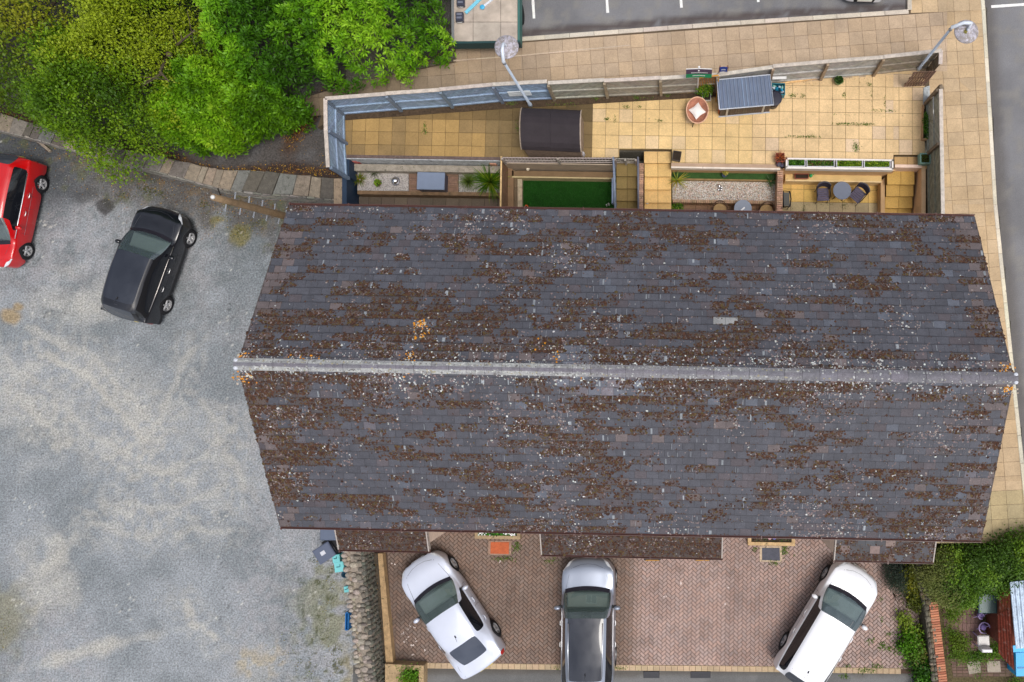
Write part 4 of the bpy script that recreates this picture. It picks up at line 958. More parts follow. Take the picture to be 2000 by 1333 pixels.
for k in range(len(sp_s)-1):
    a, b = at(*sp_s[k], ZW), at(*sp_s[k+1], ZW); L = (b-a).length; n = max(1, int(L/.3)); ang = math.atan2((b-a).y, (b-a).x); nn = Vector(((b-a).y, -(b-a).x, 0)).normalized()
    for row in range(6):
        for i in range(n):
            c = a+(b-a)*((i+.5+(.5 if row % 2 else 0))/n)
            mb.bbox((c.x-nn.x*.02, c.y-nn.y*.02, .07+row*.145), (L/n*.93, .09+r2_.uniform(0, .03), .125), jit(srgb(138, 134, 126), .18, r2_), ang, .02)
tag(mb.build('face_stones', M_stone, sw), kind='stuff')
mb = MB(); q = pw([(652, 350), (674, 348), (676, 410), (652, 408)], 1.05); mb.prism(q, 1.05, 0, srgb(150, 132, 112)); tag(mb.build('wall_pier', M_stone), 'rough stone pier at the end of the curved wall by the navy wall', 'pier')

# -------- rubble wall left of the drive
rw = thing('rubble_wall', 'rubble stone wall with jagged coping stones between gravel car park and drive', 'wall', (*at(700, 1200, 0)[:2], 0))
ZQ = 1.05; RB = [(668, 1078, 710, 1078), (672, 1130, 713, 1130), (678, 1180, 719, 1180), (684, 1230, 724, 1230), (692, 1280, 729, 1280), (700, 1345, 734, 1345), (712, 1420, 748, 1420)]
mb = MB()
for (a, b) in zip(RB[:-1], RB[1:]):
    mb.prism(pw([(a[0]+6, a[1]), (a[2], a[1]), (b[2], b[1]), (b[0]+6, b[1])], ZQ-.1), ZQ-.12, 0, jit(srgb(142, 132, 120), .06))
mb.build('wall_core', M_stone, rw)
mb = MB(); mb2 = MB(); y = 1078; r3 = random.Random(8)
def rock(mb, c, rx, ry, rz_, col, rr_):
    a0 = rr_.uniform(0, 3); vs = []; 
    for zz, k in ((-1, .8), (-.1, 1.05), (.6, .85), (1, .35)):
        for i in range(7): a = a0+i*.8976; j_ = k*rr_.uniform(.82, 1.12); vs.append((c[0]+rx*j_*math.cos(a), c[1]+ry*j_*math.sin(a), c[2]+rz_*zz))
    mb.add(vs, [(l*7+i, l*7+(i+1) % 7, l*7+7+(i+1) % 7, l*7+7+i) for l in range(3) for i in range(7)]+[tuple(range(21, 28))], col)
while y < 1420:
    t = (y-1078)/(1345-1078); x0 = 673+31*t; x1 = 708+26*t; dy = r3.uniform(7, 12)
    for xa, hw, n_ in ((x0+r3.uniform(-2, 4), .12, 1), (x0+14+r3.uniform(-3, 3), .12, .6), (x1-8+r3.uniform(-5, 3), .13, .9)):
        if r3.random() > n_: continue
        c = at(xa, y+r3.uniform(-3, 3), ZQ-.08); rock(mb, (c.x, c.y, ZQ-.09+r3.uniform(-.02, .03)), hw*r3.uniform(.7, 1.25), dy/110*r3.uniform(.8, 1.15), .08, jit(srgb(158, 148, 138) if xa < x0+20 else srgb(116, 110, 102), .16, r3), r3)
    for zz in range(7):
        for xx, cc in ((x1+1, srgb(90, 90, 82)), (x0+5, srgb(146, 136, 122))):
            c = at(xx, y+dy/2, ZQ-.1); rock(mb2, (c.x+(.03 if xx < x0+10 else -.03), c.y+r3.uniform(-.03, .03), .07+zz*.14), .08*r3.uniform(.7, 1.3), dy/105*r3.uniform(.8, 1.1), .075, jit(cc, .25, r3), r3)
    y += dy
tag(mb.build('coping_stones', M_stone, rw), kind='stuff'); tag(mb2.build('face_stones', M_stone, rw), kind='stuff')
ds = MB(); ds.prism(pw([(716, 1082), (742, 1082), (766, 1298), (764, 1400), (738, 1400), (734, 1290)], .1), .1, 0, srgb(74, 66, 56)); tag(ds.build('debris_strip', M_ground), kind='structure')
lk = thing('kerb_wall', 'low tan concrete kerb wall along the left side of the drive', 'kerb', (*at(750, 1200, 0)[:2], 0))
mb = MB(); mb.prism(pw([(738, 1082), (747, 1082), (768, 1298), (768, 1400), (754, 1400), (754, 1298)], .28), .28, 0, srgb(168, 140, 104)); mb.build('kerb_top', M_stone, lk)
pr = thing('boundary_pier', 'low stone pier wall with a small planting hole at the drive entrance', 'wall', (*at(795, 1320, 0)[:2], 0))
mb = MB()
for q in ([(752, 1298), (828, 1301), (828, 1310), (752, 1308)], [(752, 1308), (788, 1309), (788, 1400), (752, 1400)], [(818, 1310), (828, 1310), (826, 1400), (818, 1400)]): mb.prism(pw(q, .42), .42, 0, jit(srgb(170, 146, 112), .06))
mb.build('wall_top', M_stone, pr); mb = MB(); mb.prism(pw([(788, 1309), (818, 1310), (818, 1400), (788, 1400)], .3), .25, 0, srgb(60, 46, 34)); mb.build('soil', M_ground, pr)

# -------- south-east garden
gz = .02
mb = MB(); mb.prism(pw([(1795, 1040), (2400, 1040), (2400, 1500), (1795, 1500)], 0), .014, -.1, srgb(84, 76, 52)); tag(mb.build('garden_soil', M_ground), kind='structure')
mb = MB(); slabs(mb, [pw([(1838, 1150), (1915, 1150), (1917, 1270), (1850, 1282)], .03)], at(1840, 1150, 0)[:2], math.radians(88), .30, .15, .03, lambda x, y: jit(srgb(122, 96, 90), .13), .01)
tag(mb.build('garden_path', M_brick), kind='structure')
for k, q in enumerate(([(1888, 1294), (1914, 1292), (1916, 1314), (1893, 1318)], [(1927, 1292), (1953, 1292), (1955, 1314), (1929, 1314)])):
    mb = MB(); mb.prism(pw(q, .05), .05, 0, jit(srgb(158, 148, 134), .05)); tag(mb.build('stepping_stone', M_slab), ['square stone slab in the brick strip, the one nearer the orange brick wall', 'square stone slab in the brick strip, the one nearer the rusty shed'][k], 'stepping stone', 'stepping stones in the south east garden')
mb = MB(); slabs(mb, [pw([(1856, 1288), (2000, 1286), (2000, 1322), (1862, 1324)], .02)], at(1856, 1322, 0)[:2], 0, .22, .11, .025, lambda x, y: jit(srgb(104, 84, 74), .15), .012); tag(mb.build('garden_path', M_brick), kind='structure')
ow = thing('brick_wall', 'orange brick garden wall with brick on edge coping', 'wall', (*at(1830, 1250, 0)[:2], 0))
mb = MB(); mc = MB(); a, b = at(1822, 1176, .75), at(1852, 1420, .75); d = b-a; n = int(d.length/.085); ang = math.atan2(d.y, d.x)
for k in range(n): c = a+d*((k+.5)/n); mb.bbox((c.x, c.y, .75), (.072, .30, .1), jit(srgb(186, 124, 96) if R.random() < .8 else srgb(160, 98, 76), .13), ang, .008)
mb.build('coping', M_brick, ow); m_ = (a+b)/2; mc.box((m_.x, m_.y, .35), (d.length, .24, .7), srgb(150, 84, 62), ang); mc.build('wall_face', M_brick, ow)
gw = thing('stone_wall', 'mossy grey rubble wall between the drive weeds and the orange brick wall', 'wall', (*at(1815, 1250, 0)[:2], 0))
mb = MB(); gp = [(1789, 1110), (1796, 1150), (1808, 1200), (1814, 1260), (1822, 1333), (1830, 1420)]
for (a, b) in zip(gp[:-1], gp[1:]): mb.prism(pw([a, (a[0]+17, a[1]), (b[0]+17, b[1]), b], .78), .72, 0, jit(srgb(92, 86, 76), .05))
r4 = random.Random(3); y = 1100
while y < 1400:
    x = np.interp(y, [p[1] for p in gp], [p[0] for p in gp]); dy = r4.uniform(6, 12)
    for k in range(3):
        c = at(x+3+k*5.8+r4.uniform(-1.5, 1.5), y+dy/2, .74); rock(mb, (c.x, c.y, .73+r4.uniform(-.02, .03)), .07*r4.uniform(.7, 1.3), dy/105*r4.uniform(.8, 1.2), .06, jit(R.choice([srgb(120, 112, 98), srgb(96, 92, 80), srgb(108, 96, 78)]), .16, r4), r4)
    y += dy
mb.build('wall_top', M_stone, gw)
# ================================================================== CARS
M_carglass = A('car glass', rough=.04, var=.0, fine=0, bump=0, spec=.8, ior=2.0)
def _glass(m, fac, tint):
    nt = m.node_tree; N = nt.nodes; bs = next(n for n in N if n.type == 'BSDF_PRINCIPLED'); out = next(n for n in N if n.type == 'OUTPUT_MATERIAL')
    tr = N.new('ShaderNodeBsdfTransparent'); tr.inputs[0].default_value = (*tint, 1); mx = N.new('ShaderNodeMixShader'); mx.inputs[0].default_value = fac
    nt.links.new(bs.outputs[0], mx.inputs[1]); nt.links.new(tr.outputs[0], mx.inputs[2]); nt.links.new(mx.outputs[0], out.inputs[0])
_glass(M_carglass, .55, (.8, .9, .88))
M_darkglass = A('privacy glass', rough=.04, var=.0, fine=0, bump=0, spec=.7, ior=1.5)
M_tyre = A('tyre rubber', rough=.85, var=.1, bump=.2)
M_alloy = A('alloy', rough=.3, var=.05, fine=0, bump=0, metal=.9)
M_lamp = A('lamp lens', rough=.08, var=.15, vs=20, fine=0, bump=0, spec=.8)
M_trim = A('black trim', rough=.55, var=.1, bump=.1)
def paint(name, col, metal=0.0, rough=.35):
    m = mat(name, col, rough=rough, var=.02, fine=.02, fs=300, bump=0, metal=metal, coat=1.0, spec=.5); return m
def car(label, F_, R_, Wd, Ht, kind, pm, z0=0.0, group='parked cars', glass=srgb(70, 82, 84), sunroof=None, rails=None, chrome=None, tail=srgb(190, 20, 22), glassr=srgb(62, 68, 78), flip_logo=False, name='car'):
    f, r = at(*F_, z0+.6), at(*R_, z0+.6); L = (f-r).length; ang = math.atan2((f-r).y, (f-r).x); cen = (f+r)/2
    t = thing(name, label, 'car', (cen.x, cen.y, z0), ang, group)
    W2 = Wd/2; h = L/2; SUV = kind in ('suv',); sed = kind == 'sedan'; hb = kind == 'hatch'
    zb = .26 if SUV else .2; zs = .98 if SUV else .86 if hb else .82; zr = Ht
    wr = .58*Wd/1.85 if not SUV else .60*Wd/1.85
    cowl = h-(1.16 if SUV else 1.05 if hb else 1.28); rf = cowl-(.78 if SUV else .78 if hb else .82)
    wb = .30*L; xf, xr = h-.88*L/4.5, -h+.90*L/4.5; wrad = .36 if SUV else .33
    if sed: rr, rg, tl = -h+1.30, -h+.62, .98
    elif SUV: rr, rg, tl = -h+.42, -h+.12, 1.05
    else: rr, rg, tl = -h+.50, -h+.14, 1.0
    def sec(x, w, zsh, zc, bow, cab=None, arch=0, zlow=None, zmid=None):
        z_l = zb if zlow is None else zlow; P = [(w*.955, z_l), (w*1.0, max(z_l+.06, zb+.2)), (w, max(z_l+.12, zb+.38)), (w*.975, zsh)]
        if cab == 'cowl': P += [(w*.93, zsh+.035), (w*.90, zsh+.05), (w*.86, zsh+(zc-zsh)*.5+.02), (w*.80, zsh+(zc-zsh)*.65+.01), (w*.42, zc-.01), (0, zc)]
        elif cab is None: P += [(w*.93, zsh+.035), (w*.82, zsh+(zc-zsh)*.45+.02), (w*.68, zsh+(zc-zsh)*.7+.01), (w*.55, zc-.015), (w*.28, zc-.003), (0, zc)]
        else:
            rw_, zt = cab; P += [(w*.93, zsh+.03), (w*.93-(w*.93-rw_-.07)*.5, zsh+(zt-zsh)*.48), (rw_+.055, zt-.11), (rw_-.03, zt-.035), (rw_*.5, zt-.006), (0, zt)]
        return [(x+bow*(1-(y/W2)**2), y, z) for y, z in P]
    zh = zs+.10; hood0 = zs-.14
    S = [sec(h-.20, W2*.58, .60, .64, .17, zlow=zb+.12), sec(h-.27, W2*.74, hood0-.02, hood0+.02, .20, zlow=zb+.02), sec(h-.40, W2*.87, hood0+.04, hood0+.10, .20)]
    ar = lambda x, a, zz, zc_, cab_=None, b=0: sec(x, W2, zz, zc_, b, cab_, zlow=a)
    S += [sec(xf+wrad+.03, W2*.975, hood0+.09, hood0+.17, .12, zlow=zb), ar(xf+wrad*.62, wrad*1.55, hood0+.11, hood0+.19, None, .06), ar(xf, wrad*2+.05, hood0+.12, zh-.05, None, .05), ar(xf-wrad*.62, wrad*1.55, zs-.04, zh-.03, None, .05)]
    iw0 = len(S); S += [sec(cowl, W2, zs-.02, zh, .16, 'cowl')]
    S += [sec(cowl-.40, W2, zs, 0, .08, (wr+.16, zh+(zr-zh)*.55))]
    iw1 = len(S); S += [sec(rf, W2, zs+.01, 0, .06, (wr+.03, zr-.035))]
    for k in range(1, 4): S += [sec(rf+(rr-rf)*k/4, W2, zs+.015+.01*k, 0, .02, (wr+.04-.008*k, zr+[0, .0, .0, -.02][k]))]
    rc = (wr-.01, zr-.07 if not sed else zr-.10); ir0 = len(S); S += [sec(rr, W2*.985, zs+.06, 0, -.05, rc)]
    S += [sec((rr+rg)/2, W2*.975, zs+.07, 0, -.08, ((wr-.02), (zr*.5+tl*.5) if not sed else (zr*.45+tl*.55)))]
    ir1 = len(S); S += [sec(rg, W2*.955, zs+.08, tl, -.10)]
    if sed: S += [sec(-h+.26, W2*.93, zs+.08, tl-.01, -.12), sec(-h+.15, W2*.88, zs+.02, tl-.05, -.11), sec(-h+.11, W2*.84, .66, .72, -.10, zlow=zb+.08)]
    else: S += [sec(-h+.13, W2*.92, zs+.0, tl-.12, -.10), sec(-h+.10, W2*.89, .66, .74, -.10, zlow=zb+.06)]
    # rear wheel arches: lift sill of cabin stations near xr by inserting stations
    xs = [s_[9][0] for s_ in S]
    def insert(x, a):
        base_x = [s_[0][0] for s_ in S]
        for i in range(len(S)-1):
            if base_x[i] > x >= base_x[i+1]:
                if base_x[i]-x < .07: S[i][0] = (S[i][0][0], S[i][0][1], a); S[i][1] = (S[i][1][0], S[i][1][1], max(a+.06, S[i][1][2])); S[i][2] = (*S[i][2][:2], max(a+.12, S[i][2][2])); return
                if x-base_x[i+1] < .07: i = i+1; S[i][0] = (S[i][0][0], S[i][0][1], a); S[i][1] = (S[i][1][0], S[i][1][1], max(a+.06, S[i][1][2])); S[i][2] = (*S[i][2][:2], max(a+.12, S[i][2][2])); return
                tt = (base_x[i]-x)/(base_x[i]-base_x[i+1]); n_ = [tuple(p+(q-p)*tt for p, q in zip(u_, v_)) for u_, v_ in zip(S[i], S[i+1])]
                n_[0] = (n_[0][0], n_[0][1], a); n_[1] = (n_[1][0], n_[1][1], max(a+.06, n_[1][2])); n_[2] = (*n_[2][:2], max(a+.12, n_[2][2])); S.insert(i+1, n_); return
    mark = {}
    ref = {'w0': S[iw0], 'w1': S[iw1], 'r0': S[ir0], 'r1': S[ir1]}
    for dx, a in ((wrad+.04, zb), (wrad*.62, wrad*1.55), (0, wrad*2+.05), (-wrad*.62, wrad*1.55), (-wrad-.04, zb+.02)): insert(xr+dx, a)
    idx = {k: next(i for i, s_ in enumerate(S) if s_ is v) for k, v in ref.items()}
    n = len(S); J = 10; vs = []; 
    for s_ in S: vs += [(x, y, z) for x, y, z in s_]+[(x, -y, z) for x, y, z in s_[:9][::-1]]
    K = 19; fs = []; mi = []
    def region(i, j):
        jj = j if j < 9 else 17-j      # strip index 0..8 between point jj and jj+1
        cab = idx['w0'] <= i < idx['r1']
        if idx['w0'] <= i < idx['w1'] and jj >= 6: return 1
        if idx['w0'] <= i < idx['w1'] and jj == 4 and i > idx['w0']: return 2
        if idx['w1'] <= i < idx['r0'] and jj in (4, 5): return 2
        if idx['r0'] <= i < idx['r1'] and jj >= 7: return 3
        if idx['r0'] <= i < idx['r0']+1 and jj in (4, 5) and not sed and not hb: return 2
        if sunroof and idx['w1'] <= i < idx['r0']-(1 if sunroof == 2 else 0) and jj >= 7: return 4
        if i in (1, 2) and jj == 3: return 5
        if i in (0, 1) and jj == 4: return 5
        if i >= n-3 and jj in (2, 3): return 6
        if jj == 0 and not (sed): return 7
        return 0
    for i in range(n-1):
        for j in range(K-1): fs.append((i*K+j, i*K+j+1, (i+1)*K+j+1, (i+1)*K+j)); mi.append(region(i, j))
    for e, o in ((0, 0), (n-1, 1)):
        for j in range(9):
            a, b, c, d_ = e*K+j, e*K+j+1, e*K+17-j, e*K+18-j
            q = (a, d_, c, b) if o == 0 else (a, b, c, d_)
            if b == c: q = tuple(dict.fromkeys(q))
            fs.append(q); mi.append(8 if (o == 0 and j in (0, 1)) else (7 if j == 0 else 0))
    me = bpy.data.meshes.new('tmp'); me.from_pydata(vs, [], fs)
    for k in range(9): me.materials.append(None)
    for p, m_ in zip(me.polygons, mi): p.material_index = m_
    ob = bpy.data.objects.new('tmp', me); SC.collection.objects.link(ob)
    bm = bmesh.new(); bm.from_mesh(me); bmesh.ops.recalc_face_normals(bm, faces=bm.faces)
    if sum(f_.normal.z*f_.calc_area() for f_ in bm.faces) < 0: bmesh.ops.reverse_faces(bm, faces=bm.faces)
    cl = bm.edges.layers.float.new('crease_edge')
    for e in bm.edges:
        m_ = {f_.material_index for f_ in e.link_faces}
        if len(m_) > 1 and m_ & {1, 2, 3, 4, 5, 6}: e[cl] = .85 if m_ & {1, 2, 3, 4} else .55
    bm.to_mesh(me); bm.free()
    sm_ = ob.modifiers.new('s', 'SUBSURF'); sm_.levels = 2; sm_.render_levels = 2; sm_.subdivision_type = 'CATMULL_CLARK'
    dg = bpy.context.evaluated_depsgraph_get(); dg.update(); ev = bpy.data.meshes.new_from_object(ob.evaluated_get(dg)); bpy.data.objects.remove(ob)
    V = [tuple(v.co) for v in ev.vertices]; NRM = [tuple(v.normal) for v in ev.vertices]
    groups = {}
    for p in ev.polygons:
        key = p.material_index; y = p.center.y
        if key in (2, 5, 6): key = (key, 1 if y > 0 else -1)
        groups.setdefault(key, []).append(tuple(p.vertices))
    def sub(name, faces, m_, col, off=0, parent=t, solid=False):
        used = sorted({v for f_ in faces for v in f_}); mp = {v: i for i, v in enumerate(used)}; mb = MB()
        mb.add([tuple(V[v][k]+NRM[v][k]*off for k in range(3)) for v in used], [tuple(mp[v] for v in f_) for f_ in faces], col); return mb.build(name, m_, parent, True, True)
    body = sub('body', groups.get(0, []), pm, (1, 1, 1))
    dark = srgb(24, 26, 32)
    for key, fa in groups.items():
        if key == 1: sub('windscreen', fa, M_carglass, glass, -.004)
        elif key == 3: sub('rear_window', fa, M_darkglass, glassr, -.004)
        elif key == 4: sub('sunroof', fa, M_darkglass, srgb(44, 48, 58), .002)
        elif key == 7: sub('sill_trim', fa, M_trim if SUV else pm, srgb(40, 40, 44))
        elif key == 8: sub('grille', fa, M_trim, srgb(26, 26, 30))
        elif isinstance(key, tuple):
            if key[0] == 2: sub('side_window', fa, M_darkglass, dark, -.004)
            if key[0] == 5: sub('headlight', fa, M_lamp, srgb(214, 218, 224), .003)
            if key[0] == 6: sub('tail_light', fa, M_lamp, tail, .004)
    bpy.data.meshes.remove(ev)
    # black frit band round the windscreen foot and wipers
    from mathutils.bvhtree import BVHTree
    allf = [f_ for k, fa in groups.items() for f_ in fa]; bv = BVHTree.FromPolygons([Vector(v) for v in V], allf)
    def drop(x, y, off=.006):
        hit = bv.ray_cast(Vector((x, y, 5)), Vector((0, 0, -1))); return hit[0]+Vector((0, 0, off)) if hit[0] else Vector((x, y, zs))
    def strip(pts, w, col, m_, nm, off=.006, hgt=.012, close=False):
        mb = MB(); path = [drop(x, y, off) for x, y in pts]; mb.tube(path, w/2, 6, col); return mb.build(nm, m_, t, True, True)
    def band(nm, pa, pb2, col, m_, off=.007):
        vs_ = []; k = len(pa)
        for (x, y) in pa: vs_.append(drop(x, y, off))
        for (x, y) in pb2: vs_.append(drop(x, y, off))
        mb = MB(); mb.add(vs_, [(i, i+1, k+i+1, k+i) for i in range(k-1)], col); return mb.build(nm, m_, t, True, True)
    yy = [(-1+2*k/12)*W2*.82 for k in range(13)]; bx = lambda y, o_: cowl+.16*(1-(y/W2)**2)+o_
    band('cowl_panel', [(bx(y, .05), y) for y in yy][::-1], [(bx(y, -.075), y) for y in yy][::-1], srgb(34, 32, 42), M_trim)
    for y0, y1 in ((.62, .05), (-.02, -.50)): strip([(bx(y0*W2, -.03), y0*W2), (bx((y0+y1)/2*W2, -.05), (y0+y1)/2*W2), (bx(y1*W2, -.08), y1*W2)], .018, dark, M_trim, 'wiper', .012)
    # shut lines: bonnet edges, tailgate
    for sg in (1, -1): strip([(h-.36, sg*W2*.60), (h-.6, sg*W2*.70), (cowl+.12, sg*W2*.80)], .010, srgb(70, 72, 78), M_trim, 'bonnet_seam', .000)
    strip([(h-.34, W2*.55), (h-.24, W2*.28), (h-.21, 0), (h-.24, -W2*.28), (h-.34, -W2*.55)], .010, srgb(60, 62, 68), M_trim, 'bonnet_seam', 0)
    if sed: strip([(-h+.66, W2*.72), (-h+.50, W2*.76), (-h+.2, W2*.70)], .008, srgb(90, 92, 98), M_trim, 'boot_seam', 0)
    if not sed:
        strip([(rr+.10, -wr*.85), (rr+.07, 0), (rr+.10, wr*.85)], .010, srgb(70, 72, 78), M_trim, 'tailgate_seam', 0)
    p = drop(rr+.30, 0, 0); mb = MB(); mb.lathe([(.035, 0), (.03, .02), (.008, .045)], p, 10, (.02, .02, .025), 1.6, .7); mb.tube([p+Vector((0, 0, .03)), p+Vector((-.16, 0, .12))], .005, 5, (.02, .02, .02)); mb.build('aerial', M_trim, t, True, True)
    if rails:
        for sg in (1, -1): 
            strip([(rf-.12, sg*(wr-.035)), ((rf+rr)/2, sg*(wr-.03)), (rr+.12, sg*(wr-.06))], .038, rails, M_alloy, 'roof_rail', .03)
    if chrome:
        for sg in (1, -1):
            mb = MB(); mb.tube([(cowl-.12, sg*(W2*.945), zs+.035), (rf, sg*(W2*.94), zs+.05), ((rf+rr)/2, sg*W2*.94, zs+.065), (rr+.1, sg*W2*.93, zs+.10)], .014, 6, chrome); mb.build('window_trim', M_alloy, t, True, True)
    def sidestrip(pts, sg, w, col, nm):
        path = []
        for x, z in pts:
            hit = bv.ray_cast(Vector((x, sg*4, z)), Vector((0, -sg, 0))); path.append((hit[0] if hit[0] else Vector((x, sg*W2, z)))+Vector((0, sg*.001, 0)))
        mb = MB(); mb.tube(path, w/2, 5, col); mb.build(nm, M_trim, t, True, True)
    for sg in (1, -1):
        for x_ in (cowl-.35, .02*L-.42+.1, xr+wrad+.22): sidestrip([(x_-.02, zb+.25), (x_, zs-.25), (x_-.02, zs-.02)], sg, .012, srgb(50, 50, 56), 'door_seam')
        sidestrip([(cowl-.3, zs-.26), (0, zs-.24), (xr+.2, zs-.20)], sg, .010, srgb(120, 122, 128) if pm is not P_black else srgb(40, 40, 46), 'side_crease')
    # mirrors
    for sg in (1, -1):
        mb = MB(); mx_, my_ = cowl-.52, sg*(W2+.09); mb.lathe([(.001, -.09), (.06, -.08), (.10, -.02), (.10, .03), (.06, .075), (.001, .085)], (mx_, my_, zs+.13), 12, (1, 1, 1), .75, 1.15)
        o = mb.build('mirror', pm, t, True, True); mb = MB(); mb.box((mx_+.03, sg*(W2-.02), zs+.08), (.09, .16, .05), dark); mb.build('mirror_arm', M_trim, o, False, True)
    # handles
    for sg in (1, -1):
        for hx_ in (.05*L-.25, -.17*L):
            mb = MB(); mb.tube([(hx_+.1, sg*(W2-.012), zs-.10), (hx_+.06, sg*(W2+.022), zs-.095), (hx_-.06, sg*(W2+.022), zs-.095), (hx_-.1, sg*(W2-.012), zs-.10)], .014, 6, (.8, .8, .8)); mb.build('door_handle', M_alloy if chrome or rails else pm, t, True, True)
        for hx_, hy in ((.02*L-.42, 0), (-.11*L+.05, 0)):
            pass
    # seats, dashboard and wheel seen through the windscreen
    mb = MB(); mb.bbox((cowl-.28, 0, zs-.03), (.52, Wd*.76, .10), srgb(136, 140, 138), 0, .04); da = mb.build('dashboard', M_trim, t, False, True)
    mb = MB(); Mw = Matrix.Rotation(math.radians(-62), 3, 'Y'); mb.tube([Vector((cowl-.68, -.36, zs+.03))+Mw @ Vector((.18*math.cos(k*PI/9), .18*math.sin(k*PI/9), 0)) for k in range(19)], .016, 6, srgb(30, 30, 32)); mb.build('steering_wheel', M_trim, t, True, True)
    for sg in (1, -1):
        mb = MB(); mb.bbox((rf-.32, sg*.36, zs-.1), (.52, .46, .16), srgb(150, 146, 142), 0, .05); mb.bbox((rf-.60, sg*.36, zs+.08), (.14, .46, .5), srgb(150, 146, 142), 0, .05); mb.bbox((rf-.62, sg*.36, zs+.38), (.10, .24, .14), srgb(170, 166, 160), 0, .03); mb.build('seat', M_trim, t, False, True)
    mb = MB(); mb.bbox((rf+.06, 0, zr-.14), (.05, .20, .06), dark, 0, .01); mb.build('rear_view_mirror', M_trim, t, False, True)
    # inner underbody
    mb = MB(); mb.box((0, 0, .42), (L*.86, Wd*.80, .42), (.01, .01, .012)); mb.build('underbody', M_trim, t, False, True)
    # wheels
    for wx_ in (xf, xr):
        for sg in (1, -1):
            Mx = Matrix.Rotation(PI/2, 3, 'X'); c = (wx_, sg*(W2-.105), wrad); mb = MB()
            mb.lathe([(wrad*.62, -.105), (wrad*.9, -.11), (wrad, -.08), (wrad, .08), (wrad*.9, .11), (wrad*.62, .105)], c, 28, srgb(30, 30, 34), M=Mx, cap=False); w_o = mb.build('wheel', M_tyre, t, True, True)
            rb_ = MB(); yo = sg*.085; rb_.lathe([(wrad*.64, .10), (wrad*.62, .04), (wrad*.55, .0)], c, 28, (.3, .3, .31), M=Mx @ Matrix.Diagonal((1, 1, -sg)), cap=False); rb_.lathe([(.001, .02), (wrad*.6, .0)], c, 24, (.02, .02, .025), M=Mx @ Matrix.Diagonal((1, 1, -sg)))
            for k in range(5):
                a = k*2*PI/5+.3; dr = Vector((math.cos(a), 0, math.sin(a))); pr_ = Vector((-math.sin(a), 0, math.cos(a))); C0 = Vector(c)+Vector((0, sg*.075, 0)); 
                q = [C0+dr*.03+pr_*.035, C0+dr*.03-pr_*.035, C0+dr*wrad*.6-pr_*.022+Vector((0, sg*.015, 0)), C0+dr*wrad*.6+pr_*.022+Vector((0, sg*.015, 0))]
                q2 = [p_-Vector((0, sg*.03, 0)) for p_ in q]; rb_.add(q+q2, [(0, 1, 2, 3), (0, 3, 2, 1), (0, 1, 5, 4), (1, 2, 6, 5), (3, 0, 4, 7)], (.8, .8, .82))
            rb_.lathe([(.055, 0), (.04, .02), (.001, .022)], Vector(c)+Vector((0, sg*.075, 0)), 12, (.4, .4, .42), M=Mx @ Matrix.Diagonal((1, 1, -sg)))
            rb_.build('rim', M_lamp, w_o, False, True)
    for sg, x_ in ((1, h-.045), (-1, -h+.005)):
        mb = MB(); mb.box((x_-sg*.0, 0, .50 if sg > 0 else .60), (.02, .52, .11), srgb(220, 220, 214) if sg > 0 else srgb(214, 190, 60)); mb.build('number_plate', M_any, t, False, True)
    return t, drop, L
P_white = paint('white paint', srgb(232, 234, 240)); P_silver = paint('pearl white paint', srgb(206, 212, 228), .15, .3)
P_grey = paint('metallic grey paint', srgb(150, 158, 174), .45, .32); P_black = paint('black paint', srgb(17, 19, 28), .0, .25); P_red = paint('red paint', srgb(196, 6, 14), .0, .3)
c1, d1, L1 = car('silver white saloon parked at an angle beside the left porch', (813, 1092), (951, 1304), 1.86, 1.46, 'sedan', P_silver, glass=srgb(100, 118, 116), glassr=srgb(64, 70, 84))
c2, d2, L2 = car('metallic grey SUV with panoramic roof parked nose in under the middle porch', (1151, 1086), (1149, 1338), 1.90, 1.66, 'suv', P_grey, glass=srgb(88, 104, 102), sunroof=2, rails=srgb(220, 224, 232), chrome=srgb(200, 200, 206))
c3, d3, L3 = car('white family SUV parked at an angle by the right hand porch', (1682, 1108), (1549, 1328), 1.86, 1.60, 'suv', P_white, glass=srgb(110, 130, 138))
c4, d4, L4 = car('glossy black SUV parked on the gravel near the stone wall', (332, 408), (256, 626), 1.84, 1.64, 'suv', P_black, glass=srgb(96, 112, 120), sunroof=2, chrome=srgb(190, 184, 180))
c5, d5, L5 = car('bright red hatchback cut off by the left edge of the car park', (-14, 524), (34, 306), 1.75, 1.48, 'hatch', P_red, glass=srgb(90, 100, 106), chrome=srgb(222, 222, 228), tail=srgb(150, 8, 12))
c6, d6, L6 = car('white car in the marked bay of which only the nose shows', (1690, 2), (1696, -228), 1.80, 1.50, 'hatch', P_white, z0=1.09)
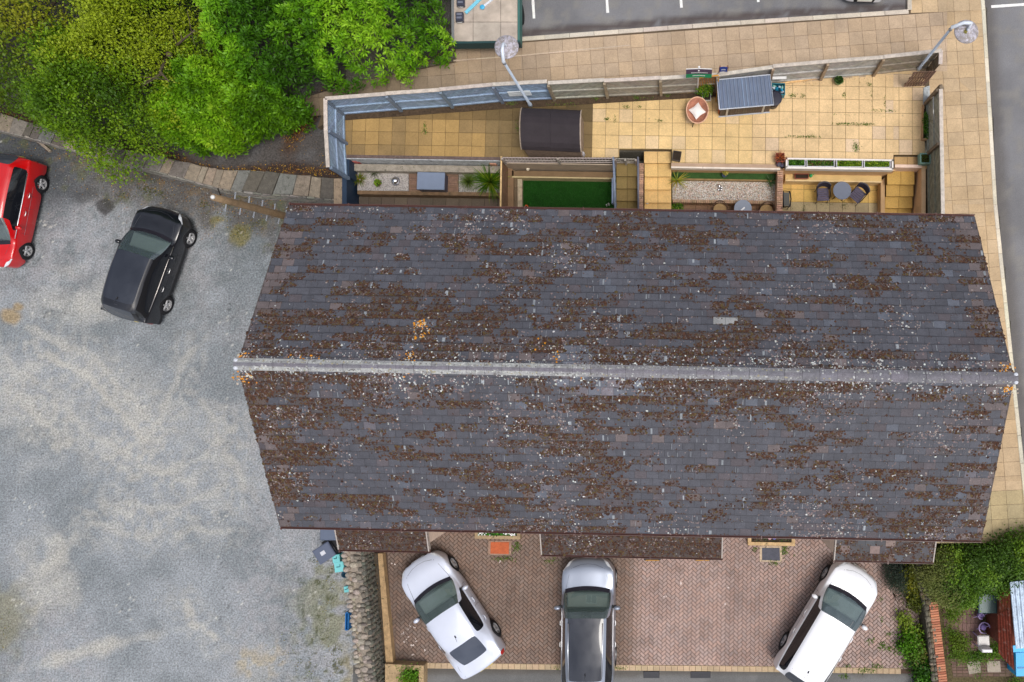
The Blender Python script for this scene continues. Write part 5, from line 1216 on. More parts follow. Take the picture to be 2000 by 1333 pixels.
# small things seen through or on the cars
# ================================================================== LAMPS, SHEDS, SIGNS, FURNITURE
def lamp(label, base, top, tipp, disc, z=Z1, zt=5.15):
    b = at(*base, z); tp = at(*top, zt); t = thing('street_lamp', label, 'street lamp', (b.x, b.y, z)); col = srgb(176, 188, 204)
    mb = MB(); mb.tube([b, b+(tp-b)*.06, b+(tp-b)*.065, tp], [.07, .07, .05, .042], 12, col); mb.build('pole', M_any, t, True)
    e = at(*tipp, zt+.28); dd = at(*disc, zt+.05); m_ = (tp+e)/2+Vector((0, 0, .18)); mb = MB(); mb.tube([tp-Vector((0, 0, .1)), tp+Vector((0, 0, .06)), m_, e], [.06, .055, .05, .05], 10, srgb(212, 220, 232)); arm = mb.build('arm', M_any, t, True)
    mb = MB(); mb.tube([e, Vector((dd.x, dd.y, zt+.16))], .04, 8, srgb(196, 200, 210)); mb.tube([Vector((dd.x, dd.y, zt+.2)), dd], .04, 8, srgb(196, 200, 210)); mb.build('stem', M_any, arm, True)
    mb = MB(); mb.lathe([(.36, -.06), (.375, -.03), (.36, .0), (.25, .035), (.10, .06), (.001, .065)], dd, 32, srgb(172, 168, 178)); sh = mb.build('lamp_shade', mat('dirty lamp shade', attr=True, rough=.6, var=.22, vs=5, fine=.35, fs=16, bump=.3, dirt=(.25, .22, .2), dscale=9, damt=.5), t, True)
    rs = random.Random(int(base[0])); P, N_, Rr, H, C = [], [], [], [], []
    for _ in range(46): a, r = rs.random()*6.28, .34*math.sqrt(rs.random()); P.append((dd.x+r*math.cos(a), dd.y+r*math.sin(a), dd.z+.065*(1-(r/.36)**2))); N_.append((0, 0, 1)); Rr.append(rs.uniform(.008, .03)); H.append(.003); C.append(jit(srgb(140, 132, 128) if rs.random() < .6 else srgb(190, 188, 194), .1, rs))
    if base[0] > 1500:
        for _ in range(40): a, r = rs.random()*6.28, .09*rs.random(); P.append((dd.x+r*math.cos(a)-.02, dd.y+r*math.sin(a)-.02, dd.z+.066)); N_.append((0, 0, 1)); Rr.append(rs.uniform(.01, .025)); H.append(.02); C.append(jit(srgb(120, 112, 50), .2, rs))
    tag(clumps('grime', P, N_, Rr, H, C, M_moss, sh), kind='stuff')
    mb = MB(); mb.lathe([(.16, -.14), (.2, -.06)], dd, 20, srgb(220, 220, 214)); mb.build('bulb_housing', M_plast, t, True)
lamp('grey street lamp with dirty disc shade beside the barrel roofed shed', (1037, 208), (984, 122), (983, 86), (989, 92))
lamp('grey street lamp with dirty disc shade rising from behind the open gate', (1793, 137), (1858, 56), (1898, 46), (1888, 62))
# telegraph pole with climbing pegs
pb0, pt0 = at(668, 452, 0), at(416, 386, 7.6); tp = thing('telegraph_pole', 'leaning brown timber telegraph pole with metal climbing pegs at the roof corner', 'pole', tuple(pb0))
mb = MB(); mb.tube([pb0+(pt0-pb0)*k/10 for k in range(11)], [.145-.005*k for k in range(11)], 14, srgb(132, 110, 84)); mb.build('pole', M_wood, tp, True)
mb = MB(); mb.lathe([(.065, 0), (.05, .04), (.001, .07)], pt0, 14, srgb(216, 216, 214)); mb.build('cap', M_any, tp, True)
d = (pt0-pb0).normalized(); pe = d.cross(Vector((0, 0, 1))); pe.normalize(); pe = Vector((.12, 1, 0)).normalized()
for k in range(13):
    c = pb0+(pt0-pb0)*(.38+.045*k); s_ = 1 if k % 2 else -1; mb = MB(); mb.tube([c, c+pe*s_*.30], .018, 6, srgb(200, 204, 210)); mb.tube([c+pe*s_*.25, c+pe*s_*.26+Vector((0, 0, .05))], .013, 6, srgb(180, 186, 192)); mb.build('peg', M_metal, tp)
mb = MB(); a = pt0-d*.3; mb.tube([a+pe*.10, a+pe*.3-Vector((.1, 0, 0))], .02, 6, srgb(70, 66, 60)); mb.build('bracket', M_metal, tp)
pk = at(85, 285, .05); mb = MB(); mb.bbox((pk.x, pk.y, .05), (.72, .10, .08), srgb(142, 130, 116), math.radians(-40)); tag(mb.build('loose_plank', M_wood), 'short weathered plank lying on the gravel by the stone wall', 'plank')
# railing fragments near the stone wall top-left
# barrel-roofed shed
s = thing('garden_shed', 'small timber store with a barrel shaped brown felt roof', 'shed', (*at(1078, 255, Z1)[:2], Z1))
zt_, ze_ = Z1+1.35, Z1+.95; x0, x1 = at(1018, 255, ze_+.2).x, at(1134, 255, ze_+.2).x; ya, yb = at(1078, 213, ze_).y, at(1078, 294, ze_).y
prof = []; n = 9
for k in range(n+1): th = PI*(.06+.88*k/n); prof.append((( ya+yb)/2+(ya-yb)/2*math.cos(th)/math.cos(PI*.06), ze_+(zt_-ze_)*math.sin(th)))
mb = MB(); sk_ = -.045
for k in range(n):
    (y0, z0), (y1, z1_) = prof[k], prof[k+1]; c = jit(srgb(50, 44, 48), .05)
    for xa, xb in ((x0, (x0+x1)/2-.003), ((x0+x1)/2+.003, x1)):
        q = [Vector((xa, y0+(xa-x0)*sk_, z0)), Vector((xb, y0+(xb-x0)*sk_, z0)), Vector((xb, y1+(xb-x0)*sk_, z1_)), Vector((xa, y1+(xa-x0)*sk_, z1_))]
        mb.add(q+[p-Vector((0, 0, .04)) for p in q], [(3, 2, 1, 0), (4, 5, 6, 7), (0, 1, 5, 4), (1, 2, 6, 5), (2, 3, 7, 6), (3, 0, 4, 7)], c)
mb.build('roof', mat('roofing felt', attr=True, rough=.8, var=.15, fine=.3, fs=70, bump=.4), s)
mb = MB(); mb.tube([(x0-.01, y_, z_+.012) for y_, z_ in prof], .02, 6, srgb(150, 136, 120)); mb.build('barge_board', M_wood, s)
mb = MB(); mb.tube([(x1+.01, y_+(x1-x0)*sk_, z_+.012) for y_, z_ in prof], .02, 6, srgb(176, 160, 146)); mb.build('barge_board', M_wood, s)
mb = MB(); bx_ = x0+.06
ey0, ey1 = yb+.05, ya-.05
for xx in (x0+.05, x1-.05):
    n_ = 12; 
    for k in range(n_):
        y = ey0+(ey1-ey0)*(k+.5)/n_; zz = np.interp(y, [p[0] for p in prof][::-1] if prof[0][0] > prof[-1][0] else [p[0] for p in prof], [p[1] for p in prof][::-1] if prof[0][0] > prof[-1][0] else [p[1] for p in prof])-.05
        mb.bbox((xx, y+(xx-x0)*sk_, (Z1+zz)/2), (.03, (ey1-ey0)/n_*.92, zz-Z1), jit(srgb(146, 128, 112), .14))
for yy_ in (ey0, ey1): mb.box(((x0+x1)/2, yy_+(x1-x0)*sk_/2, Z1+.46), (x1-x0-.1, .03, .9), srgb(136, 118, 104), sk_)
mb.build('wall', M_wood, s)
mb = MB(); mb.prism(pw([(1135, 296), (1142, 300), (1139, 306), (1134, 304)], Z1+.2), Z1+.3, Z1, srgb(178, 176, 180)); mb.build('base_block', M_stone, s)
# ribbed metal storage shed
zf, zb_ = Z1+.90, Z1+1.12
q = [at(1405, 215, zf), at(1511, 206, zf), at(1504, 147, zb_), at(1400, 157, zb_)]
s = thing('storage_shed', 'low storage shed with ribbed blue grey metal roof and dark slatted front', 'shed', (q[0].x, q[0].y, Z1))
mb = MB(); mb.add(q+[p-Vector((0, 0, .03)) for p in q], [(0, 1, 2, 3), (7, 6, 5, 4), (0, 4, 5, 1), (1, 5, 6, 2), (2, 6, 7, 3), (3, 7, 4, 0)], srgb(78, 92, 116)); rf_ = mb.build('roof', mat('coated metal', attr=True, rough=.42, var=.12, vs=3, fine=.08, bump=.1), s)
mb = MB()
for k in range(14):
    f0, f1 = (k+.28)/14, (k+.72)/14; up = Vector((0, 0, .022)); a0, a1, b0, b1 = q[0]+(q[1]-q[0])*f0, q[0]+(q[1]-q[0])*f1, q[3]+(q[2]-q[3])*f1, q[3]+(q[2]-q[3])*f0
    e = Vector(((a1-a0).x*.25, 0, 0)); mb.add([a0, a1, b0, b1, a0+e+up, a1-e+up, b0-e+up, b1+e+up], [(4, 5, 6, 7), (0, 4, 7, 3), (1, 2, 6, 5), (0, 1, 5, 4), (2, 3, 7, 6)], jit(srgb(104, 122, 150) if 6 <= k <= 7 else srgb(88, 104, 130), .06))
mb.build('roof_ribs', MATS['coated metal'], rf_)
mb = MB(); u_ = Vector((0, 0, .02)); qq = [q[0]+u_, q[1]+u_, q[2]+u_, q[3]+u_, q[0]+u_]; mb.tube(qq, .022, 4, srgb(196, 202, 212)); mb.build('roof_trim', M_any, s)
bz = [at(1404, 231, Z1), at(1504, 225, Z1), at(1502, 168, Z1), at(1402, 176, Z1)]; ins_ = .05
mb = MB(); W4 = [Vector((p.x, p.y, Z1)) for p in q]; W4 = [W4[0]+Vector((ins_, .1, 0)), W4[1]+Vector((-ins_, .1, 0)), W4[2]+Vector((-ins_, -ins_, 0)), W4[3]+Vector((ins_, -ins_, 0))]
mb.prism([(p.x, p.y) for p in W4], [zf-.03, zf-.03, zb_-.03, zb_-.03], Z1, srgb(86, 76, 70)); mb.build('wall', M_wood, s)
mb = MB(); fa, fb = W4[0]+Vector((0, -.012, 0)), W4[1]+Vector((0, -.012, 0)); dd = fb-fa; L = dd.length; an = math.atan2(dd.y, dd.x)
for k in range(20): c = fa+dd*((k+.5)/20); mb.bbox((c.x, c.y, Z1+.43), (L/20*.85, .02, .82), jit(srgb(104, 92, 80), .15), an)
mb.build('front_slats', M_wood, s)
for f_ in (.14, .86): 
    mb = MB(); c = fa+dd*f_+Vector((0, -.022, 0)); mb.box((c.x, c.y, Z1+.43), (.07, .02, .86), srgb(190, 186, 176), an); mb.build('strap', M_any, s)
mb = MB(); c = fa+dd*.5+Vector((0, -.03, 0)); mb.box((c.x, c.y, Z1+.012), (L+.06, .04, .03), srgb(176, 182, 192), an); mb.build('sill', M_any, s)
mb = MB(); mb.box((W4[0].x-.03, (W4[0].y+W4[3].y)/2, Z1+.5), (.03, (W4[3]-W4[0]).length*.9, .8), srgb(188, 104, 56)); mb.build('side_panel', M_wood, s)
# helpers for pots, plants
def leafblob(name, c, rad, n, size, cols, parent=None, flat=.7, m=None, seed=1, long=1.8, up=.5, dome=True):
    rs = np.random.RandomState(seed); th = rs.rand(n)*6.28; u = rs.rand(n); r = np.sqrt(u); R3 = np.array(rad) if not np.isscalar(rad) else np.array([rad, rad, rad*flat])
    zz = rs.rand(n)**.6*np.sqrt(np.clip(1-r*r, 0, 1)); lump = .8+.4*vnoise(np.cos(th)*2.3+seed, np.sin(th)*2.3+r*2, seed)
    P = np.stack([np.cos(th)*r*R3[0]*lump, np.sin(th)*r*R3[1]*lump, zz*R3[2]*lump], 1)+np.array(c)
    D = np.stack([np.cos(th)*r+rs.randn(n)*.6, np.sin(th)*r+rs.randn(n)*.6, up+rs.randn(n)*.4], 1); return leaves(name, P, D, size, cols, parent, m, rs, long)
def leaves(name, P, D, size, cols, parent=None, m=None, rs=NR, long=1.8, colf=None, fold=.25):
    n = len(P); D = D/np.linalg.norm(D, axis=1, keepdims=True); Up = np.tile([0, 0, 1.], (n, 1))+rs.randn(n, 3)*.35; S_ = np.cross(D, Up); S_ /= np.linalg.norm(S_, axis=1, keepdims=True)+1e-6; N_ = np.cross(S_, D)
    L = size*(.6+.8*rs.rand(n))[:, None] if np.isscalar(size) else size[:, None]; Wd = L/long
    b = P; tip = P+D*L-N_*L*.12*np.sign(N_[:, 2:3]); l = P+D*L*.5+S_*Wd*.5+N_*Wd*fold*.5; r = P+D*L*.5-S_*Wd*.5+N_*Wd*fold*.5
    V = np.stack([b, r, tip, l], 1).reshape(-1, 3); Q = np.arange(4*n).reshape(-1, 4)
    if colf is None: C = np.array(cols)[rs.randint(0, len(cols), n)]*(.75+.5*rs.rand(n))[:, None]
    else: C = colf
    if parent is not None:
        l_ = parent.location if parent.parent is None else parent.parent.location; V = V-np.array(l_)
    return np_mesh(name, V, Q, C, m or M_leaf, parent)
def blades(name, c, n, L, w, cols, parent=None, elev=(20, 75), droop=.5, seed=0, seg=5):
    rs = random.Random(seed); mb = MB()
    for k in range(n):
        a = rs.random()*2*PI; e = math.radians(rs.uniform(*elev)); l = L*rs.uniform(.65, 1.1); d = Vector((math.cos(a)*math.cos(e), math.sin(a)*math.cos(e), math.sin(e))); s_ = Vector((-math.sin(a), math.cos(a), 0)); p = Vector(c)+Vector((math.cos(a), math.sin(a), 0))*.02; col = jit(rs.choice(cols), .2, rs); pts = []
        for i in range(seg+1): ww = w*(1-i/seg)**.7*(.6 if i == 0 else 1); pts += [p-s_*ww/2, p+s_*ww/2+Vector((0, 0, ww*.2))]; p = p+d*l/seg; d = (d-Vector((0, 0, droop*1.6/seg))).normalized()
        mb.add(pts, [(2*i, 2*i+1, 2*i+3, 2*i+2) for i in range(seg)], col)
    return mb.build(name, M_leaf, parent)
def pot(label, cp, z, r, h, col, shape='round', soil=True, name='potted_plant', cat='potted plant', m=None, part='pot', sx=1, sy=1, rz=0, group=None, rim=.02):
    c = at(*cp, z+h); t = thing(name, label, cat, (c.x, c.y, z), 0, group); mb = MB()
    if shape == 'round': mb.lathe([(r*.72, 0), (r, h), (r-rim, h), (r-rim*1.5, h*.75)], (0, 0, 0), 24, col); mb.build(part, m or M_plast, t, True, True)
    else:
        x, y = r*sx, r*sy; M3 = Matrix.Rotation(rz, 3, 'Z'); k = .82; ring = lambda a, b, zz: [M3 @ Vector((u*a, v*b, zz)) for u, v in ((-1, -1), (1, -1), (1, 1), (-1, 1))]
        vs = ring(x*k, y*k, 0)+ring(x, y, h)+ring(x-rim, y-rim, h)+ring(x-rim*1.5, y-rim*1.5, h*.6)
        mb.add(vs, [(3, 2, 1, 0)]+[(l+i, l+(i+1) % 4, l+4+(i+1) % 4, l+4+i) for l in (0, 4, 8) for i in range(4)], col); mb.build(part, m or M_plast, t, False, True)
    if soil:
        mb = MB()
        if shape == 'round': mb.lathe([(r-rim*1.2, h*.8), (.001, h*.84)], (0, 0, 0), 20, (.03, .02, .015))
        else: mb.box((0, 0, h*.75), ((r*sx-rim)*2-.005, (r*sy-rim)*2-.005, .04), (.03, .02, .015), rz)
        mb.build('soil', M_soil, t, False, True)
    return t, Vector((c.x, c.y, z+h*.8))
G_ = [srgb(70, 120, 30), srgb(100, 150, 40), srgb(50, 90, 26)]
YG = [srgb(150, 170, 40), srgb(110, 150, 36), srgb(80, 116, 30)]
# bamboo screened pot
t, c = pot('leafy shrub in a square pale pot against an orange cane screen', (1380, 189), Z1, .155, .28, srgb(196, 194, 188), 'sq'); leafblob('foliage', c+Vector((-.05, .35, .0)), (.30, .36, .55), 900, .07, YG+G_, t, seed=12)
sc_ = thing('cane_screen', 'orange bamboo cane screen standing against the weathered fence', 'screen', (*at(1383, 186, Z1)[:2], Z1))
a, b = at(1364, 182, Z1), at(1399, 178, Z1)
for k in range(12):
    p = a+(b-a)*(k/11); mb = MB(); mb.tube([p, p+Vector((0, 0, 1.42+R.uniform(-.03, .03)))], .012, 6, jit(srgb(186, 128, 44), .15)); mb.build('cane', M_wood, sc_)
mb = MB(); mb.tube([a+Vector((0, -.02, 1.4)), b+Vector((0, -.02, 1.42))], .02, 6, srgb(216, 150, 40)); mb.build('top_cane', M_wood, sc_); mb = MB(); mb.tube([b+Vector((.02, -.05, 1.4)), b+Vector((-.02, -.42, .02))], .014, 6, srgb(204, 150, 60)); mb.build('side_cane', M_wood, sc_)
t, c = pot('small round pot of low green plants on the open terrace', (1639, 157), Z1, .16, .22, srgb(112, 128, 84)); leafblob('foliage', c+Vector((0, 0, .02)), (.13, .13, .1), 260, .05, [srgb(60, 96, 28), srgb(40, 70, 22)], t, seed=4)
t, c = pot('empty square black plastic pot at the head of the buff stairs', (1322, 305), Z1, .15, .26, srgb(60, 54, 54), 'sq', rz=-.15, cat='plant pot', name='plant_pot', sy=1.15)
t, c = pot('rust coloured square pot with a spiky brown plant by the white trough', (1524, 308), Z1, .155, .3, srgb(132, 58, 36), 'sq'); blades('foliage', c, 46, .34, .018, [srgb(170, 84, 44), srgb(190, 120, 70), srgb(130, 50, 30)], t, (15, 70), .4, 3)
mb = MB(); c = at(1521, 321, Z1+.12); mb.ball((c.x, c.y, Z1+.09), .1, srgb(80, 80, 92), 8, .8); c = at(1527, 323, Z1+.12); mb.ball((c.x, c.y, Z1+.08), .085, srgb(64, 66, 84), 8, .8); tag(mb.build('stone_ornament', M_stone, smooth=True), 'pair of dark round stone ornaments touching below the spiky brown plant', 'ornament')
# white trough with four planters
tr = thing('planter_trough', 'long white planter trough along the top of the retaining wall', 'planter', (*at(1640, 320, Z1)[:2], Z1)); mb = MB(); za = Z1+.26
for q in (pq(1535, 309, 1745, 312), pq(1535, 326, 1745, 330), [(1535, 309), (1538, 309), (1538, 328), (1535, 328)], [(1742, 312), (1745, 312), (1745, 332), (1742, 332)]): mb.prism(pw(q, za), za, Z1, srgb(226, 220, 214))
mb.prism(pw(pq(1537, 311, 1743, 328), Z1+.05), Z1+.04, Z1-.02, srgb(120, 110, 100)); mb.build('trough', M_any, tr)
for k, (xa, xb, w_) in enumerate(((1539, 1572, 'leafy cut greens'), (1576, 1629, 'mixed green and brown seedlings'), (1634, 1684, 'yellow green lettuce'), (1688, 1738, 'bright green herbs'))):
    cx_ = (xa+xb)/2; c = at(cx_, 320+(cx_-1640)*SK, Z1+.22); hw = (at(xb, 320, Z1+.22).x-at(xa, 320, Z1+.22).x)/2
    t = thing('window_box', 'white window box of '+w_+' in the white trough', 'window box', (c.x, c.y, Z1+.05), 0, 'window boxes in the white trough'); mb = MB(); hh = .13
    for q in (((0, hh), (hw*2, .02)), ((0, -hh), (hw*2, .02)), ((-hw, 0), (.02, hh*2)), ((hw, 0), (.02, hh*2))): mb.box((q[0][0], q[0][1], .1), (q[1][0], q[1][1], .2+(.002 if q[0][1] else 0)), srgb(214, 214, 220))
    mb.build('box', M_plast, t, False, True); mb = MB(); mb.box((0, 0, .07), (hw*2-.03, hh*2-.03, .1), (.04, .03, .02)); mb.build('soil', M_soil, t, False, True)
    rs = np.random.RandomState(k); n = 650; P = np.stack([c.x+(rs.rand(n)*2-1)*(hw-.02), c.y+(rs.rand(n)*2-1)*.10-.01, Z1+.16+rs.rand(n)*.06], 1)
    leaves('foliage', P, rs.randn(n, 3)+[0, 0, .8], .055, [G_, G_+[srgb(120, 84, 56)], YG, YG][k], t, None, rs, 1.6)
t = thing('planter_box', 'pale turquoise square planter at the right end of the terrace', 'planter', (*at(1808, 310, Z1)[:2], Z1)); c = at(1808, 310, Z1+.3); mb = MB()
for dx, dy, sx_, sy_ in ((0, .17, .38, .04), (0, -.17, .38, .04), (-.17, 0, .04, .30), (.17, 0, .04, .30)): mb.bbox((c.x+dx, c.y+dy, Z1+.15), (sx_, sy_, .3), srgb(128, 164, 152))
mb.build('box', M_wood, t); mb = MB(); mb.box((c.x, c.y, Z1+.1), (.3, .3, .2), (.05, .035, .02)); mb.build('soil', M_soil, t); leafblob('foliage', (c.x, c.y, Z1+.2), (.14, .14, .08), 160, .05, [srgb(90, 80, 36), srgb(80, 110, 34)], t, seed=9)
t = thing('planter_bed', 'narrow curved planting trough of green weeds along the eastern fence', 'planter', (*at(1806, 245, Z1)[:2], Z1)); mb = MB()
for q in ([(1803, 205), (1805, 205), (1803, 273), (1801, 273)], [(1801, 271), (1813, 271), (1813, 274), (1801, 274)]): mb.prism(pw(q, Z1+.12), Z1+.12, Z1, srgb(176, 140, 104))
mb.build('edge', M_wood, t); mb = MB(); mb.prism(pw([(1804, 215), (1813, 205), (1814, 272), (1803, 272)], Z1+.06), Z1+.06, Z1, (.06, .04, .025)); mb.build('soil', M_soil, t); c = at(1808, 246, Z1+.08); leafblob('foliage', c, (.1, .52, .14), 520, .05, G_, t, seed=19)
# terracotta trough and watering can, tables, chairs
t, c = pot('terracotta trough of dark soil on the ledge above the yellow patio', (1566, 345), .5, .11, .16, srgb(140, 62, 44), 'sq', sx=2.3, sy=.85, name='plant_trough', cat='trough')
c = at(1584, 344, .6); t = thing('watering_can', 'small bright green watering can beside the terracotta trough', 'watering can', (c.x, c.y, .5)); mb = MB(); mb.lathe([(.05, 0), (.06, .1), (.04, .13)], (0, 0, 0), 14, srgb(36, 150, 84)); mb.build('body', M_plast, t, True, True); mb = MB(); mb.tube([(.03, .0, .03), (.1, .05, .14)], .01, 6, srgb(36, 150, 84)); mb.build('spout', M_plast, t, True, True); mb = MB(); mb.tube([(-.04, 0, .1), (-.06, -.05, .15), (.0, -.04, .14)], .008, 6, srgb(60, 170, 100)); mb.build('handle', M_plast, t, True, True)
def rtable(label, cp, r, h, col, z=.03):
    c = at(*cp, z+h); t = thing('garden_table', label, 'table', (c.x, c.y, z)); mb = MB(); mb.lathe([(r*.97, h-.03), (r, h-.02), (r, h-.004), (r-.01, h), (.001, h)], (0, 0, 0), 36, col); mb.build('tabletop', M_plast, t, False, True)
    for k in range(4): a = k*PI/2+.6; mb = MB(); mb.tube([(math.cos(a)*r*.25, math.sin(a)*r*.25, h-.03), (math.cos(a)*r*.75, math.sin(a)*r*.75, 0)], .015, 6, (.03, .03, .035)); mb.build('leg', M_metal, t, False, True)
    return c
rtable('round slate grey garden table between two chairs on the yellow patio', (1645, 373), .33, .72, srgb(104, 112, 130))
tc = rtable('round pale grey table partly under the eaves with a phone on it', (1451, 408), .32, .72, srgb(136, 144, 158))
mb = MB(); mb.bbox((tc.x+.0, tc.y-.02, .03+.72+.008), (.17, .06, .015), srgb(236, 236, 236), .7); tag(mb.build('phone', M_plast), 'white phone lying on the pale round table', 'phone')
def gchair(label, cp, ang, group, z=.03):
    c = at(*cp, z+.42); t = thing('garden_chair', label, 'chair', (c.x, c.y, z), ang, group); gc = srgb(92, 86, 104)
    mb = MB()
    for k in range(6): mb.bbox((0, -.20+.08*k, .43), (.44, .072, .025), jit(gc, .05), 0, .004)
    mb.build('seat', M_wood, t, False, True)
    for sx_ in (-.2, .2):
        for sy_ in (-.2, .2): mb = MB(); mb.tube([(sx_, sy_, .42), (sx_*1.1, sy_*1.15, 0)], .014, 6, (.02, .02, .025)); mb.build('leg', M_metal, t, False, True)
        mb = MB(); mb.tube([(sx_*1.15, .2, .42), (sx_*1.2, .26, .64), (sx_*1.2, -.1, .62), (sx_*1.15, -.17, .42)], .014, 6, (.025, .025, .03)); mb.build('arm', M_metal, t, True, True)
    mb = MB(); n_ = 10
    for k in range(n_):
        a0 = -.9+1.8*k/n_; a1 = -.9+1.8*(k+1)/n_; R_ = .32
        f_ = lambda a, zz, o: Vector((R_*math.sin(a), .0+R_*math.cos(a)-.02+o, zz))
        mb.add([f_(a0, .5, -.02), f_(a1, .5, -.02), f_(a1, .80, .05), f_(a0, .80, .05), f_(a0, .5, .02), f_(a1, .5, .02), f_(a1, .80, .10), f_(a0, .80, .10)], [(0, 1, 2, 3), (7, 6, 5, 4), (3, 2, 6, 7), (0, 4, 5, 1)], (.035, .03, .045))
    mb.build('backrest', M_plast, t, False, True); return t
gchair('grey slatted garden chair left of the slate round table', (1607, 381), 0.05, 'chairs on the yellow patio')
gchair('grey slatted garden chair turned away right of the slate round table', (1675, 382), -.72, 'chairs on the yellow patio')
def wchair(label, cp, ang, z=.03):
    c = at(*cp, z+.42); t = thing('wicker_chair', label, 'chair', (c.x, c.y, z), ang, 'wicker chairs at the pale round table'); mb = MB(); mb.lathe([(.22, .40), (.24, .43), (.001, .42)], (0, 0, 0), 20, srgb(164, 134, 92)); mb.build('seat', M_wood, t, False, True)
    mb = MB(); mb.tube([(.27*math.sin(a), .27*math.cos(a), .44+.3*max(0, math.cos(a*.7))) for a in [x*.24-1.9 for x in range(17)]], .018, 6, srgb(84, 66, 50)); mb.build('back_frame', M_wood, t, True, True)
    for a in (.8, 2.4, 3.9, 5.5): mb = MB(); mb.tube([(.2*math.cos(a), .2*math.sin(a), .41), (.23*math.cos(a), .23*math.sin(a), 0)], .013, 6, (.03, .03, .03)); mb.build('leg', M_metal, t, False, True)
wchair('tan wicker chair left of the pale round table', (1406, 411), .5); wchair('tan wicker chair right of the pale round table', (1497, 413), -.5)
bq = at(1536, 390, .5); t = thing('folded_chair', 'black framed mesh chair leaning by the brick topped divider wall', 'chair', (bq.x, bq.y, .03), 0); mb = MB(); mb.tube([(-.12, -.3, .5), (.12, -.28, .5), (.16, 0, .52), (.12, .28, .5), (-.12, .3, .5), (-.12, -.3, .5)], .024, 6, (.015, .015, .02)); mb.build('frame', M_metal, t, True, True); mb = MB(); mb.box((0, 0, .48), (.22, .5, .015), srgb(88, 88, 84)); mb.build('mesh_seat', M_any, t, False, True)
for x_ in (-.1, .1):
    for y_ in (-.26, .26): mb = MB(); mb.tube([(x_, y_, .49), (x_, y_, 0)], .014, 6, (.015, .015, .02)); mb.build('leg', M_metal, t, False, True)
# plants in the beds
def plant(name, label, cp, z, fn, cat='plant'): c = at(*cp, z); t = thing(name, label, cat, (c.x, c.y, z)); fn(t, c); return t
plant('cordyline', 'spiky yellow green cordyline at the corner of the pebble bed', (1322, 357), .42, lambda t, c: (blades('leaves', c+Vector((0, 0, .25)), 34, .55, .035, [srgb(150, 150, 40), srgb(120, 140, 50), srgb(170, 150, 50)], t, (5, 70), .35, 5)))
plant('cordyline', 'grey green spiky plant at the right end of the pebble bed', (1505, 357), .42, lambda t, c: blades('leaves', c+Vector((0, 0, .1)), 44, .36, .03, [srgb(70, 110, 56), srgb(96, 124, 86), srgb(56, 88, 48)], t, (10, 75), .4, 6))
plant('small_shrub', 'small bright green shrub under the eaves beside the buff stairs', (1320, 405), .03, lambda t, c: leafblob('foliage', c, (.22, .24, .3), 420, .07, G_+YG, t, seed=31))
plant('flax_plant', 'large green flax plant with arching leaves at the end of the raised bed', (958, 357), .42, lambda t, c: (blades('leaves', c, 230, .85, .04, [srgb(96, 136, 24), srgb(70, 110, 20), srgb(140, 156, 40), srgb(60, 90, 24)], t, (15, 85), .55, 7)))
plant('grass_tuft', 'finer dull green tuft left of the large flax plant', (916, 356), .42, lambda t, c: blades('leaves', c, 260, .46, .014, [srgb(90, 116, 40), srgb(110, 126, 60)], t, (20, 85), .6, 8))
plant('fern', 'yellow green feathery plant in the left corner of the gravel bed', (703, 352), .42, lambda t, c: blades('leaves', c, 120, .36, .016, [srgb(120, 130, 40), srgb(90, 110, 36), srgb(140, 110, 50)], t, (10, 70), .5, 9))
plant('grass_tuft', 'dark green grass tuft by the stone ledge in the gravel bed', (731, 336), .42, lambda t, c: blades('leaves', c, 150, .36, .012, [srgb(56, 76, 34), srgb(84, 96, 50)], t, (20, 85), .6, 10))
t, c = pot('small round bowl of lime green succulent in the gravel bed', (737, 358), .42, .13, .12, srgb(110, 66, 52)); leafblob('foliage', c, (.11, .11, .08), 160, .05, YG, t, seed=14)
c = at(770, 353, .55); t = thing('water_bowl', 'polished steel dome ornament on grey gravel', 'ornament', (c.x, c.y, .42)); mb = MB(); mb.lathe([(.17, 0), (.16, .03)], (0, 0, 0), 24, (.2, .2, .22)); mb.build('base', M_metal, t, False, True); mb = MB(); mb.lathe([(.14, .03), (.13, .09), (.09, .14), (.001, .165)], (0, 0, 0), 28, (.85, .85, .88)); mb.build('dome', mat('polished steel', (.8, .8, .82), rough=.12, var=0, fine=0, bump=0, metal=1), t, True, True)
c = at(841, 354, .95); t = thing('storage_box', 'blue grey lidded storage box on the brown decking', 'storage box', (c.x, c.y, .44)); lw, ld = at(868, 354, .95).x-at(814, 354, .95).x, at(841, 337, .95).y-at(841, 371, .95).y
mb = MB(); mb.box((0, 0, .22), (lw-.05, ld-.05, .44), srgb(60, 66, 84), -.02); mb.build('body', M_plast, t, False, True); mb = MB(); mb.bbox((0, 0, .47), (lw, ld, .06), srgb(118, 130, 152), -.02, .012); mb.build('lid', M_plast, t, False, True)
for sx_ in (-1, 1): mb = MB(); mb.box((sx_*lw*.3, -ld/2-.008, .40), (.06, .02, .07), (.02, .02, .03)); mb.build('clasp', M_plast, t, False, True)
c = at(689, 314, .8); t = thing('brick_block', 'pink red painted block on the ledge beneath the blue fence', 'block', (c.x, c.y, .5)); mb = MB(); mb.bbox((0, 0, .22), (.36, .15, .44), srgb(206, 118, 112), 0, .02); mb.box((.2, -.03, .16), (.1, .12, .3), srgb(150, 70, 66)); mb.build('body', M_brick, t, False, True)
c = at(963, 319, .9); mb = MB(); mb.bbox((c.x, c.y, .84), (.24, .13, .2), srgb(190, 140, 116), -.05, .015); tag(mb.build('loose_brick', M_brick), 'loose salmon brick on the ledge above the flax plant', 'brick')
